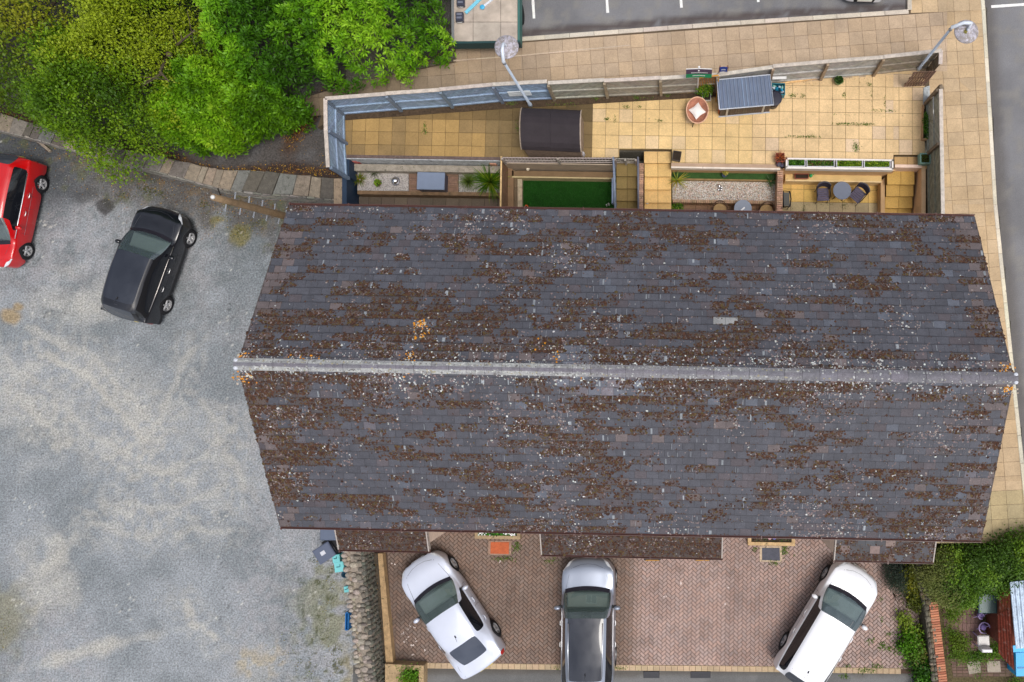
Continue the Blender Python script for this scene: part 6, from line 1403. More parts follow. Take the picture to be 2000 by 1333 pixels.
t = thing('blue_pot', 'dark blue pot with a small yellow flowering plant on the turf strip', 'potted plant', (*at(1415, 343, .6)[:2], .52)); mb = MB(); mb.lathe([(.07, 0), (.10, .16), (.085, .16), (.08, .1)], (0, 0, 0), 18, srgb(66, 78, 104)); mb.build('pot', M_plast, t, True, True); leafblob('foliage', Vector(t.location)+Vector((.03, .1, .15)), (.12, .12, .14), 200, .05, [srgb(190, 180, 50), srgb(140, 150, 50), srgb(220, 210, 120)], t, seed=3)
t = thing('sphere_ornament', 'cluster of four polished steel spheres on the pebble bed', 'ornament', (*at(1406, 369, .45)[:2], .42))
for x_, y_, r_ in ((-.03, .07, .075), (.06, .03, .05), (-.05, -.06, .05), (.05, -.06, .055)): mb = MB(); mb.ball((x_, y_, r_), r_, (.8, .8, .8), 8); mb.build('sphere', MATS['polished steel'], t, True, True)
for nm, cp, z, col, lb_, sz in (('toy', (1028, 404), .05, srgb(214, 90, 40), 'small orange toy ring on the lawn corner', .05), ('pebble_lamp', (1031, 331), .46, srgb(214, 204, 184), 'round white ball on the ledge above the lawn', .07), ('shell', (1264, 397), .35, srgb(226, 222, 214), 'white shell lump on the lower buff step', .06)):
    c = at(*cp, z+.05); mb = MB(); 
    if nm == 'toy': mb.tube([(c.x+.05*math.cos(a*.7), c.y+.05*math.sin(a*.7), z+.03) for a in range(10)], .018, 6, col)
    else: mb.ball((c.x, c.y, z+sz*.8), sz, col, 6)
    tag(mb.build(nm, M_plast, smooth=True), lb_, 'ornament')
c = at(1190, 402, .05); mb = MB(); mb.lathe([(.03, .05), (.04, .2), (.02, .38), (.001, .42)], (c.x, c.y, 0), 10, srgb(226, 226, 226)); mb.lathe([(.03, .05), (.03, .15), (.02, .26), (.001, .28)], (c.x-.09, c.y-.02, 0), 10, srgb(220, 220, 220)); tag(mb.build('garden_statue', M_stone, smooth=True), 'small white double figurine at the edge of the lawn', 'figurine')
mb = MB(); c = at(1196, 372, .8); mb.bbox((c.x, c.y, .62), (.07, .95, .2), srgb(128, 142, 166)); tag(mb.build('bench_panel', M_plast), 'pale blue plastic panel hanging on the lawn side of the handrail', 'panel')
# egg chair
c = at(1362, 216, Z1+.5); t = thing('egg_chair', 'round pink brown wicker bowl chair on the terrace', 'chair', (c.x, c.y, Z1)); mb = MB(); mb.lathe([(.1, .18), (.25, .24), (.34, .36), (.385, .5), (.375, .5), (.33, .38), (.24, .28), (.001, .24)], (0, 0, 0), 32, srgb(172, 118, 96), 1, 1.22); mb.build('bowl', M_wood, t, True, True)
mb = MB(); mb.tube([(.385*math.cos(k*PI/16), .47*math.sin(k*PI/16), .5) for k in range(33)], .02, 8, srgb(222, 178, 148)); mb.build('rim', M_wood, t, True, True)
for a in (.5, 2.4, 4.3): mb = MB(); mb.tube([(.3*math.cos(a), .35*math.sin(a), .3), (.40*math.cos(a), .48*math.sin(a), 0)], .014, 6, (.03, .03, .03)); mb.build('leg', M_metal, t, False, True)
mb = MB(); n_ = 8; vs = []; fs = []
for i in range(n_+1):
    for j in range(n_+1): u, v = i/n_*2-1, j/n_*2-1; b_ = (1-u*u)*(1-v*v); pinch = 1-.12*(abs(u)*(1-abs(v))+abs(v)*(1-abs(u))); vs.append((u*.22*pinch, v*.22*pinch, .09*b_**.5))
for i in range(n_):
    for j in range(n_): k = i*(n_+1)+j; fs.append((k, k+n_+1, k+n_+2, k+1))
mb.add(vs, fs, srgb(230, 228, 224)); mb.add([(x, y, -z*.6) for x, y, z in vs], [f[::-1] for f in fs], srgb(220, 218, 214)); cu = mb.build('cushion', M_any, None, True); cu.location = (c.x, c.y+.02, Z1+.36); cu.rotation_euler = (0, .0, math.radians(38)); tag(cu, 'white patterned square cushion lying in the bowl chair', 'cushion')
mb = MB(); c = at(1345, 179, Z1+.05); mb.bbox((c.x, c.y, Z1+.04), (.34, .06, .05), srgb(214, 176, 124), .02); tag(mb.build('loose_plank', M_wood), 'short new timber offcut at the foot of the weathered fence', 'plank')
mb = MB(); a, b = at(1508, 158, Z1+.5), at(1603, 152, Z1+.05); d_ = b-a; c = (a+b)/2; mb.bbox((c.x, c.y, Z1+.06), (d_.length, .07, .06), srgb(222, 182, 130), math.atan2(d_.y, d_.x)); tag(mb.build('long_plank', M_wood), 'long pale timber batten at the foot of the bleached fence', 'plank')
mb = MB(); a, b = at(1508, 153, Z1+.6), at(1537, 151, Z1+.6); c = (a+b)/2; mb.bbox((c.x, c.y, Z1+.55), (.5, .1, .06), srgb(222, 222, 222), .04); tag(mb.build('white_board', M_any), 'short white board leaning behind the recycling box', 'board')
# recycling box and round bin
c = at(1521, 174, Z1+.35); t = thing('recycling_box', 'turquoise recycling box of rubbish beside the ribbed shed', 'box', (c.x, c.y, Z1)); mb = MB()
for dx, dy, sx_, sy_ in ((0, .2, .46, .02), (0, -.2, .46, .02), (-.22, 0, .02, .38), (.22, 0, .02, .38)): mb.box((dx, dy, .16), (sx_, sy_, .32), srgb(20, 120, 140))
mb.box((0, 0, .03), (.42, .38, .04), srgb(16, 90, 110)); mb.build('box', M_plast, t, False, True); rr_ = random.Random(4)
for k in range(9): 
    mb = MB(); col = rr_.choice([srgb(40, 150, 190), srgb(110, 160, 150), srgb(180, 190, 200), srgb(20, 80, 110)]); mb.lathe([(.04, 0), (.055, .06), (.05, .14), (.02, .18), (.02, .2)], (rr_.uniform(-.13, .13), rr_.uniform(-.13, .13), .16+rr_.uniform(0, .06)), 8, col, M=Matrix.Rotation(rr_.uniform(-1, 1), 3, 'X') @ Matrix.Rotation(rr_.uniform(-1, 1), 3, 'Y'))
    o = mb.build('bottle', M_plast, None, True); o.location = (c.x, c.y, Z1+.05); tag(o, 'crumpled plastic bottle heaped in the turquoise recycling box', 'bottle', 'bottles in the recycling box')
c = at(1513, 192, Z1+.6); t = thing('round_bin', 'round black lidded bin beside the ribbed shed', 'bin', (c.x, c.y, Z1)); mb = MB(); mb.lathe([(.2, 0), (.25, .55)], (0, 0, 0), 24, srgb(34, 32, 40)); mb.build('body', M_plast, t, True, True); mb = MB(); mb.lathe([(.27, .55), (.27, .58), (.2, .62), (.001, .63)], (0, 0, 0), 24, srgb(40, 40, 54)); mb.build('lid', M_plast, t, False, True)
# signs above the fence
def sign(label, x0, x1, y0, y1, z, bands, marks, name='for_sale_sign', cat='sign', tilt=.10, V=0):
    a, b = at(x0, y1, z), at(x1, y1, z); d = b-a; w = d.length; h = (at(x0, y0, z).y-a.y)*6.2 if V == 0 else V; t = thing(name, label, cat, (a.x, a.y, Z1))
    mid = a+d/2; 
    for s_, (p, q) in enumerate(((a, mid+Vector((0, .02, 0))), (mid+Vector((0, .02, 0)), b))):
        dd = q-p; off = 0
        for f0, f1, col in bands:
            mb = MB(); z0_, z1_ = z+h*(f0-1)*1.0, z+h*(f1-1)*1.0; n_ = Vector((0, .016, 0))
            vs = [p+Vector((0, 0, z0_-z)), q+Vector((0, 0, z0_-z)), q+Vector((0, 0, z1_-z)), p+Vector((0, 0, z1_-z))]; lean = lambda v: Vector((v.x, v.y+(v.z-z)*tilt*3, v.z)); vs = [lean(v) for v in vs]
            mb.add(vs+[v+n_ for v in vs], [(0, 1, 2, 3), (7, 6, 5, 4), (0, 4, 5, 1), (2, 6, 7, 3), (1, 5, 6, 2), (3, 7, 4, 0)], col); mb.build('board', M_any, t)
    for mx0, mx1, mz0, mz1, col in marks:
        p, q = a+d*mx0, a+d*mx1; mb = MB(); vs = [lean(Vector((p.x, p.y-.004+.02*(1-abs(2*mx0-1)), z+h*(mz0-1)))), lean(Vector((q.x, q.y-.004+.02*(1-abs(2*mx1-1)), z+h*(mz0-1)))), lean(Vector((q.x, q.y-.004+.02*(1-abs(2*mx1-1)), z+h*(mz1-1)))), lean(Vector((p.x, p.y-.004+.02*(1-abs(2*mx0-1)), z+h*(mz1-1))))]
        mb.add(vs, [(0, 1, 2, 3)], col); mb.build('lettering', M_any, t)
    return t, mid, h
wl_ = srgb(220, 220, 220)
t, mid, h = sign('purple and green estate agent board on a white post above the fence', 1340, 1391, 124, 136, Z1+2.15, [(0, .42, srgb(24, 130, 84)), (.42, .95, srgb(78, 62, 84)), (.95, 1, wl_)], [(.26+.055*k, .30+.055*k, .18, .28, wl_) for k in range(9)]+[(.2+.05*k, .235+.05*k, .52, .60, wl_) for k in range(13)]+[(.46, .52, .7, .86, wl_)], V=.42)
mb = MB(); mb.tube([(mid.x, mid.y+.06, Z1), (mid.x, mid.y+.06, Z1+2.2)], .035, 6, srgb(222, 222, 222)); mb.build('post', M_any, t)
t, mid, h = sign('small blue and white house sign on a timber post above the fence', 1406, 1421, 126, 133, Z1+1.9, [(0, .25, srgb(210, 205, 200)), (.25, 1, srgb(36, 58, 132))], [(.25+.14*k, .33+.14*k, .5, .7, wl_) for k in range(4)], name='house_sign', V=.28)
for x_ in (-.12, .13): mb = MB(); mb.box((mid.x+x_, mid.y+.05, Z1+.95), (.05, .05, 1.9), srgb(140, 100, 78)); mb.build('post', M_wood, t)
# white slatted panel on the blue fence
a, b = at(992, 180, Z1+.85), at(1036, 180, Z1+.85); mb = MB()
for k in range(3): mb.bbox(((a.x+b.x)/2, a.y-.03, Z1+.62+.14*k), ((b-a).length, .03, .11), srgb(222, 228, 232), math.atan2((at(1082, 192, Z1)-at(982, 197, Z1)).y, (at(1082, 192, Z1)-at(982, 197, Z1)).x), .004)
tag(mb.build('white_rack', M_any), 'white slatted rack hung on the blue fence behind the lamp post', 'rack')
# trailer with tools
zt2 = Z1+.95; c0 = at(948, 40, zt2); t = thing('flatbed_trailer', 'flat bed trailer with board deck and dark green sides at the kerb', 'trailer', (c0.x, c0.y, Z1-.1))
mb = MB(); xa, xb = [886, 924, 978, 1011], [-160, -80, -2, 44, 82]
for i in range(3):
    for j in range(4): mb.prism(pw([(xa[i]+.4, xb[j]+.5), (xa[i+1]-.4, xb[j]+.5), (xa[i+1]-.4, xb[j+1]-.5), (xa[i]+.4, xb[j+1]-.5)], zt2), zt2, zt2-.05, jit(srgb(176, 164, 152), .05))
mb.build('deck', mat('worn deck board', attr=True, rough=.8, var=.22, vs=2.5, fine=.12, bump=.2), t)
mb = MB(); mb.prism(pw([(883, 82), (1015, 80), (1015, 84), (883, 86)], zt2+.02), zt2+.02, zt2-.42, srgb(34, 66, 68)); mb.prism(pw([(1011, -160), (1015, -160), (1015, 80), (1011, 80)], zt2+.02), zt2+.022, zt2-.42, srgb(60, 104, 98)); mb.build('side_board', M_any, t)
mb = MB(); mb.prism(pw([(880, -160), (886, -160), (887, 83), (882, 83)], zt2+.03), zt2+.028, zt2-.4, srgb(168, 168, 168)); mb.build('side_rail', M_metal, t)
mb = MB(); mb.prism(pw([(890, -160), (1008, -160), (1008, 74), (890, 74)], zt2-.3), zt2-.3, zt2-.5, (.03, .03, .03)); mb.build('chassis', M_trim, t)
for py_ in (28, -90):
    c = at(1016, py_, Z1+.3); mb = MB(); Mx = Matrix.Rotation(PI/2, 3, 'Y'); mb.lathe([(.18, -.1), (.33, -.1), (.35, -.06), (.35, .06), (.33, .1), (.18, .1), (.001, .06)], (c.x-.02, c.y, Z1-.1+.35), 24, srgb(26, 26, 28), M=Mx); mb.build('wheel', M_tyre, t, True)
    c = at(884, py_, Z1+.3); mb = MB(); mb.lathe([(.18, -.1), (.33, -.1), (.35, -.06), (.35, .06), (.33, .1), (.18, .1)], (c.x+.15, c.y, Z1-.1+.35), 24, srgb(26, 26, 28), M=Mx); mb.build('wheel', M_tyre, t, True)
for k, (x_, y_, l_) in enumerate(((897, 33, 'black lidded toolbox nearer the rear edge of the trailer deck'), (899, 3, 'black lidded toolbox at the top edge of the picture on the trailer deck'))):
    c = at(x_, y_, zt2+.15); tb = thing('toolbox', l_, 'toolbox', (c.x, c.y, zt2), .04, 'toolboxes on the trailer'); mb = MB(); mb.bbox((0, 0, .08), (.26, .32, .16), srgb(58, 60, 74), 0, .02); mb.build('body', M_plast, tb, False, True)
    for yy_ in (.07, -.05): mb = MB(); mb.bbox((0, yy_, .175), (.18, .07, .03), srgb(110, 114, 130), 0, .01); mb.build('lid_rib', M_plast, tb, False, True)
    mb = MB(); mb.tube([(-.08, -.17, .1), (-.08, -.2, .12), (.08, -.2, .12), (.08, -.17, .1)], .012, 6, srgb(190, 190, 190)); mb.build('handle', M_plast, tb, True, True)
a, b = at(909, 26, zt2+.04), at(940, -4, zt2+.04); d_ = b-a; c = (a+b)/2; mb = MB(); mb.bbox((c.x, c.y, zt2+.03), (d_.length, .11, .05), srgb(120, 196, 220), math.atan2(d_.y, d_.x)); tag(mb.build('blue_plank', M_plast), 'long pale blue plastic strip lying across the trailer deck', 'strip')
a, b = at(942, 15, zt2+.04), at(968, -6, zt2+.04); d_ = b-a; c = (a+b)/2; mb = MB(); mb.bbox((c.x, c.y, zt2+.03), (d_.length, .07, .05), srgb(210, 216, 226), math.atan2(d_.y, d_.x)); mb.ball((a.x, a.y, zt2+.05), .09, srgb(70, 170, 214), 6, .5); tag(mb.build('mop', M_plast), 'white handled tool with a blue head on the trailer deck', 'tool')
# -------- south side props
def wbin(label, cp, ang, col, z=0, lidopen=False, h=.95, w=.52, l=.6, group=None, lidcol=None):
    c = at(*cp, z+h); t = thing('wheelie_bin', label, 'wheelie bin', (c.x, c.y, z), ang, group); mb = MB(); k = .8; ring = lambda s_, zz: [Vector((u*w/2*s_, v*l/2*s_, zz)) for u, v in ((-1, -1), (1, -1), (1, 1), (-1, 1))]
    vs = ring(.8, .05)+ring(.97, h-.08)+ring(1.04, h-.08)+ring(1.04, h-.04)+ring(.93, h-.04)+ring(.76, .1); mb.add(vs, [(3, 2, 1, 0)]+[(l_+i, l_+(i+1) % 4, l_+4+(i+1) % 4, l_+4+i) for l_ in (0, 4, 8, 12, 16) for i in range(4)]+[(20, 21, 22, 23)], tuple(x*.8 for x in col)); mb.build('body', M_plast, t, False, True)
    mb = MB(); lc = lidcol or col
    if not lidopen: mb.bbox((0, 0, h), (w*1.08, l*1.08, .07), lc, 0, .03)
    else: mb.bbox((0, l/2+.18, h-.25), (w*1.05, .05, .55), lc, 0, .02)
    mb.build('lid', M_plast, t, False, True)
    mb = MB(); mb.tube([(-w*.4, l/2+.06, h-.06), (w*.4, l/2+.06, h-.06)], .02, 8, (.02, .02, .025)); mb.build('handle', M_plast, t, True, True)
    for s_ in (-1, 1): mb = MB(); mb.lathe([(.03, -.025), (.1, -.025), (.1, .025), (.03, .025)], (s_*w*.42, l/2-.02, .1), 16, (.015, .015, .015), M=Matrix.Rotation(PI/2, 3, 'Y')); mb.build('wheel', M_tyre, t, True, True)
    return t
t = wbin('slate blue wheelie bin with a white label turned askew beside the porch', (633, 1081), math.radians(-57), srgb(88, 96, 116)); mb = MB(); mb.box((-.02, -.02, .037+.95), (.14, .17, .004), srgb(196, 198, 206)); mb.build('label', M_any, t, False, True)
wbin('slate blue wheelie bin standing half under the eaves', (641, 1038), 0, srgb(92, 102, 122)); wbin('open black wheelie bin between the slate bin and the porch', (651, 1064), math.radians(-57), srgb(18, 18, 22), h=.8)
for k, (cp, s_, l_) in enumerate((((662, 1108), .17, 'turquoise food caddy with a square lid beside the rubble wall'), ((656, 1092), .13, 'small turquoise caddy tucked by the end of the rubble wall'), ((677, 1152), .10, 'turquoise bucket half hidden behind the rubble wall coping'))):
    c = at(*cp, .35); t = thing('food_caddy', l_, 'caddy', (c.x, c.y, 0), .15, 'turquoise caddies'); mb = MB(); mb.box((0, 0, .15), (s_*1.7, s_*1.9, .3), srgb(60, 150, 156)); mb.build('body', M_plast, t, False, True); mb = MB(); mb.bbox((0, 0, .33), (s_*2, s_*2.2, .06), srgb(120, 200, 204), 0, .02); ld_ = mb.build('lid', M_plast, t, False, True); mb = MB(); mb.tube([(-s_*.5, 0, .365), (-s_*.3, 0, .38), (s_*.3, 0, .38), (s_*.3, s_*.5, .37)], .012, 6, srgb(50, 110, 118)); mb.build('handle', M_plast, ld_, True, True)
c = at(673, 1123, .25); mb = MB(); mb.lathe([(.08, 0), (.12, .26), (.1, .26), (.09, .05)], (c.x, c.y, 0), 16, srgb(26, 62, 84)); tag(mb.build('bucket', M_plast, smooth=True), 'dark blue bucket against the rubble wall below the caddies', 'bucket')
c = at(681, 1212, .4); mb = MB(); 
for q in ((-.05, 0, .02, .62), (.05, 0, .02, .62), (0, .3, .12, .02), (0, -.3, .12, .02)): mb.box((c.x+q[0], c.y+q[1], .28), (q[2], q[3]+.004, .56), srgb(40, 120, 190))
mb.box((c.x, c.y, .05), (.1, .58, .06), srgb(20, 60, 120)); tag(mb.build('blue_crate', M_plast), 'bright blue plastic crate standing against the rubble wall', 'crate')
# flower boxes, manholes
def fbox(label, x0, x1, yo, h, col):
    a, b = at(x0, yo, h), at(x1, yo+SK*(x1-x0), h); t = thing('flower_bed', label, 'flower bed', (a.x, a.y, 0)); yi = yl(1, a.x)+o_; dp = yi-a.y-.02; mb = MB(); w = .12; ang = math.atan2((b-a).y, (b-a).x)
    mb.prism([(a.x, a.y), (b.x, b.y), (b.x, b.y+w), (a.x, a.y+w)], h, 0, col); mb.prism([(a.x, a.y+w), (a.x+w, a.y+w), (a.x+w, yi), (a.x, yi)], h-.004, 0, col); mb.prism([(b.x-w, b.y+w), (b.x, b.y+w), (b.x, yi), (b.x-w, yi)], h-.004, 0, col); mb.build('wall', M_stone, t)
    mb = MB(); mb.prism([(a.x+w, a.y+w), (b.x-w, b.y+w), (b.x-w, yi), (a.x+w, yi)], h-.08, 0, (.05, .04, .03)); mb.build('soil', M_ground, t); return t, a, b
t, a, b = fbox('stone edged bed of white flowers and green leaves under the eaves', 927, 1016, 1053, .3, srgb(164, 142, 112))
rs = np.random.RandomState(3); n = 1500; P = np.stack([a.x+.14+rs.rand(n)*(b.x-a.x-.28), a.y+.14+rs.rand(n)*.3, .25+rs.rand(n)*.12], 1); leaves('foliage', P, rs.randn(n, 3)+[0, 0, .6], .06, [srgb(60, 130, 40), srgb(90, 160, 50), srgb(36, 80, 30)], t, None, rs, 1.5)
Pf, Nf, Rf, Hf, Cf = [], [], [], [], []
for _ in range(150): u = R.choice((R.gauss(.16, .07), R.gauss(.80, .08), R.gauss(.9, .05))); u = min(.94, max(.04, u)); Pf.append((a.x+.1+u*(b.x-a.x-.2), a.y+.14+R.random()*.3, .40)); Nf.append((0, 0, 1)); Rf.append(R.uniform(.015, .032)); Hf.append(.012); Cf.append(jit(srgb(236, 234, 238), .04))
clumps('flowers', Pf, Nf, Rf, Hf, Cf, M_any, t)
t, a, b = fbox('tan brick edged bed of dead stems beside the grey access cover', 1461, 1553, 1066, .3, srgb(196, 166, 124))
n = 500; P = np.stack([a.x+.14+rs.rand(n)*(b.x-a.x-.28), a.y+.14+rs.rand(n)*.4, .22+rs.rand(n)*.06], 1); leaves('foliage', P, rs.randn(n, 3)+[0, 0, .4], .06, [srgb(120, 96, 76), srgb(90, 76, 60), srgb(70, 100, 40)], t, None, rs, 2.5)
for cx_, col in ((.46, srgb(220, 170, 176)), (.56, srgb(120, 120, 190))): mb = MB(); mb.ball((a.x+(b.x-a.x)*cx_, a.y+.28, .3), .08, col, 6, .6); o = mb.build('garden_ornament', M_plast, smooth=True); tag(o, ('pink' if cx_ < .5 else 'lilac blue')+' round ornament in the tan brick edged bed', 'ornament')
def cover(label, q, col, fr):
    z = .045; mb = MB(); w = pw(q, z); t = thing('access_cover', label, 'manhole cover', (w[0][0], w[0][1], 0)); cx_ = sum(p[0] for p in w)/4; cy_ = sum(p[1] for p in w)/4; mb.prism(w, z-.01, 0, fr); mb.build('frame', M_stone, t); mb = MB(); mb.prism([(cx_+(x-cx_)*.8, cy_+(y-cy_)*.8) for x, y in w], z, 0, col); mb.build('lid', mat('cover lid', attr=True, rough=.7, var=.2, vs=8, fine=.25, fs=60, bump=.5), t)
cover('rust orange inspection cover below the white flower bed', [(954, 1057), (999, 1057), (998, 1086), (953, 1085)], srgb(178, 90, 52), srgb(150, 124, 108))
cover('dark grey inspection cover below the tan brick edged bed', [(1484, 1068), (1527, 1068), (1528, 1099), (1484, 1098)], srgb(74, 76, 88), srgb(190, 170, 146))
for k, x_ in enumerate((1274, 1372)):
    c = at(x_, 1093, 2.3); t = thing('bracket', ('left' if k == 0 else 'right')+'most of the two yellow and black brackets below the middle porch gutter', 'bracket', (c.x, c.y, 2.2), 0, 'yellow brackets below the porch'); mb = MB()
    for yy_ in (-.05, .05): mb.box((0, yy_, .04), (.5, .03, .05), srgb(176, 126, 40)); 
    mb.build('frame', M_any, t, False, True); mb = MB(); mb.box((0, 0, .03), (.4, .07, .04), srgb(44, 36, 36)); mb.build('infill', M_trim, t, False, True)
    for s_ in (-1, 1): mb = MB(); mb.lathe([(.05, 0), (.05, .07), (.001, .075)], (s_*.24, 0, .02), 12, srgb(40, 32, 28)); mb.build('end_cap', M_trim, t, False, True)
    mb = MB(); mb.box((0, .16, .02), (.06, .3, .03), (.03, .03, .03)); mb.build('arm', M_metal, t, False, True)
for k, (xa, xb) in enumerate(((1256, 1288), (1348, 1388))):
    P4 = pw([(xa, 1326), (xb, 1326), (xb, 1312), (xa, 1312)], .02); mb = MB(); mb.add([(x, y, .006) for x, y in P4]+[(P4[0][0]+.03, P4[0][1]+.02, .012), (P4[1][0]-.03, P4[1][1]+.02, .012), (P4[2][0]-.03, P4[2][1], .055), (P4[3][0]+.03, P4[3][1], .055)], [(4, 5, 6, 7), (0, 1, 5, 4), (1, 2, 6, 5), (2, 3, 7, 6), (3, 0, 4, 7)], srgb(66, 66, 70))
    tag(mb.build('kerb_ramp', M_asph), 'dark rubber kerb ramp on the lane, '+('the one nearer the grey car' if k == 0 else 'the one nearer the white family car'), 'ramp', 'kerb ramps')
# south-east corner: shed, bin, toys
zr1, zr2 = 2.0, 1.45
sh = thing('garden_shed', 'shed with rusty red and pale grey corrugated roof at the right edge', 'shed', (*at(1970, 1220, 0)[:2], 0))
def corr(name, q, n, amp, col, m):
    "corrugated sheet on quad q (a,b along ridge direction ; corrugations run a->d)"
    a, b, c, d = [Vector(p) for p in q]; k = n*6; vs = []
    for i in range(k+1):
        f_ = i/k; z_ = amp*math.sin(f_*n*2*PI); vs += [a+(b-a)*f_+Vector((0, 0, z_)), d+(c-d)*f_+Vector((0, 0, z_))]
    mb = MB()
    for i in range(k): mb.add([vs[2*i], vs[2*i+2], vs[2*i+3], vs[2*i+1]], [(0, 1, 2, 3)], jit(col, .05))
    return mb.build(name, m, sh)
M_rust = mat('rusty sheet', attr=True, rough=.7, var=.3, vs=5, fine=.25, fs=30, bump=.3, dirt=(.34, .2, .16), dscale=7, damt=.25); M_zinc = mat('weathered zinc', attr=True, rough=.5, var=.25, vs=6, fine=.2, fs=40, bump=.2, metal=.3, dirt=(.08, .08, .09), dscale=11, damt=.1)
corr('rusty_roof', [at(1948, 1200, 1.45), at(1973, 1190, zr1), at(1982, 1312, zr1), at(1950, 1276, 1.45)], 5, .012, srgb(128, 58, 42), M_rust)
corr('rusty_roof', [at(1952, 1160, 1.5), at(1973, 1150, zr1), at(1974, 1192, zr1), at(1950, 1202, 1.46)], 4, .012, srgb(140, 72, 50), M_rust)
corr('zinc_roof', [at(1972, 1138, zr1+.06), at(2070, 1128, zr1+.3), at(2084, 1262, zr1+.3), at(1984, 1268, zr1+.06)], 11, .014, srgb(168, 184, 202), M_zinc)
mb = MB(); mb.prism(pw([(1954, 1162), (2070, 1152), (2070, 1258), (1980, 1258), (1956, 1262)], 1.3), 1.4, 0, srgb(110, 60, 44)); mb.build('wall', M_wood, sh)
mb = MB(); zz = 1.9; t = thing('plastic_chest', 'bright turquoise lidded plastic chest at the bottom right corner', 'chest', (*at(1992, 1295, 0)[:2], 0))
mb.prism(pw([(1984, 1276), (2060, 1272), (2060, 1320), (1985, 1322)], .75), .75, 0, srgb(0, 160, 220)); mb.build('body', M_plast, t); mb = MB(); mb.prism(pw([(1978, 1262), (2060, 1256), (2060, 1272), (1979, 1275)], .9), .9, .6, srgb(0, 172, 232)); mb.build('lid', M_plast, t)
mb = MB(); mb.prism(pw([(1988, 1304), (2056, 1303), (2056, 1306), (1988, 1307)], .76), .765, .7, srgb(0, 120, 180)); mb.build('groove', M_plast, t)
c = at(1933, 1180, 1.0); t = thing('compost_bin', 'dark green lidded garden bin beneath the hedge', 'bin', (c.x, c.y, 0)); mb = MB(); mb.box((-.03, 0, .46), (.68, .58, .92), srgb(20, 34, 34)); mb.build('body', M_plast, t, False, True); mb = MB(); mb.bbox((0, 0, .96), (.78, .68, .09), srgb(62, 88, 88), 0, .03); mb.build('lid', M_plast, t, False, True)
lil = srgb(190, 168, 216)
c = at(1924, 1258, .6); t = thing('garden_chair', 'white moulded plastic chair with lilac frame by the rusty shed', 'chair', (c.x, c.y, .02)); mb = MB(); mb.bbox((0, .06, .45), (.42, .36, .05), srgb(206, 202, 200), .05, .03); mb.build('seat', M_plast, t, False, True); mb = MB(); mb.bbox((0, -.19, .6), (.36, .12, .36), srgb(228, 226, 230), 0, .03); mb.build('backrest', M_plast, t, False, True)
for sx_ in (-.17, .17):
    for sy_ in (-.15, .18): mb = MB(); mb.tube([(sx_, sy_, .43), (sx_*1.2, sy_*1.2, 0)], .02, 6, lil); mb.build('leg', M_plast, t, False, True)
for k, (cp, l_) in enumerate((((1922, 1227), 'lilac toy tricycle with a round hoop behind the white chair'), ((1916, 1204), 'lilac toy heap below the green bin'))):
    c = at(*cp, .3); t = thing('toy_tricycle' if k == 0 else 'toy_heap', l_, 'toy', (c.x, c.y, .02)); mb = MB(); r_ = .2 if k == 0 else .1; mb.tube([(r_*math.cos(a*.5), r_*math.sin(a*.5), .32) for a in range(11)], .022, 8, lil); mb.build('hoop', M_plast, t, True, True)
    mb = MB(); mb.ball((0, 0, .2), .12, srgb(150, 130, 190), 6, .8); mb.tube([(-.2, -.1, .1), (0, 0, .25), (.22, .08, .28)], .02, 6, lil); mb.tube([(.1, -.2, .05), (.05, 0, .25)], .025, 6, srgb(100, 70, 130)); mb.build('frame', M_plast, t, True, True)
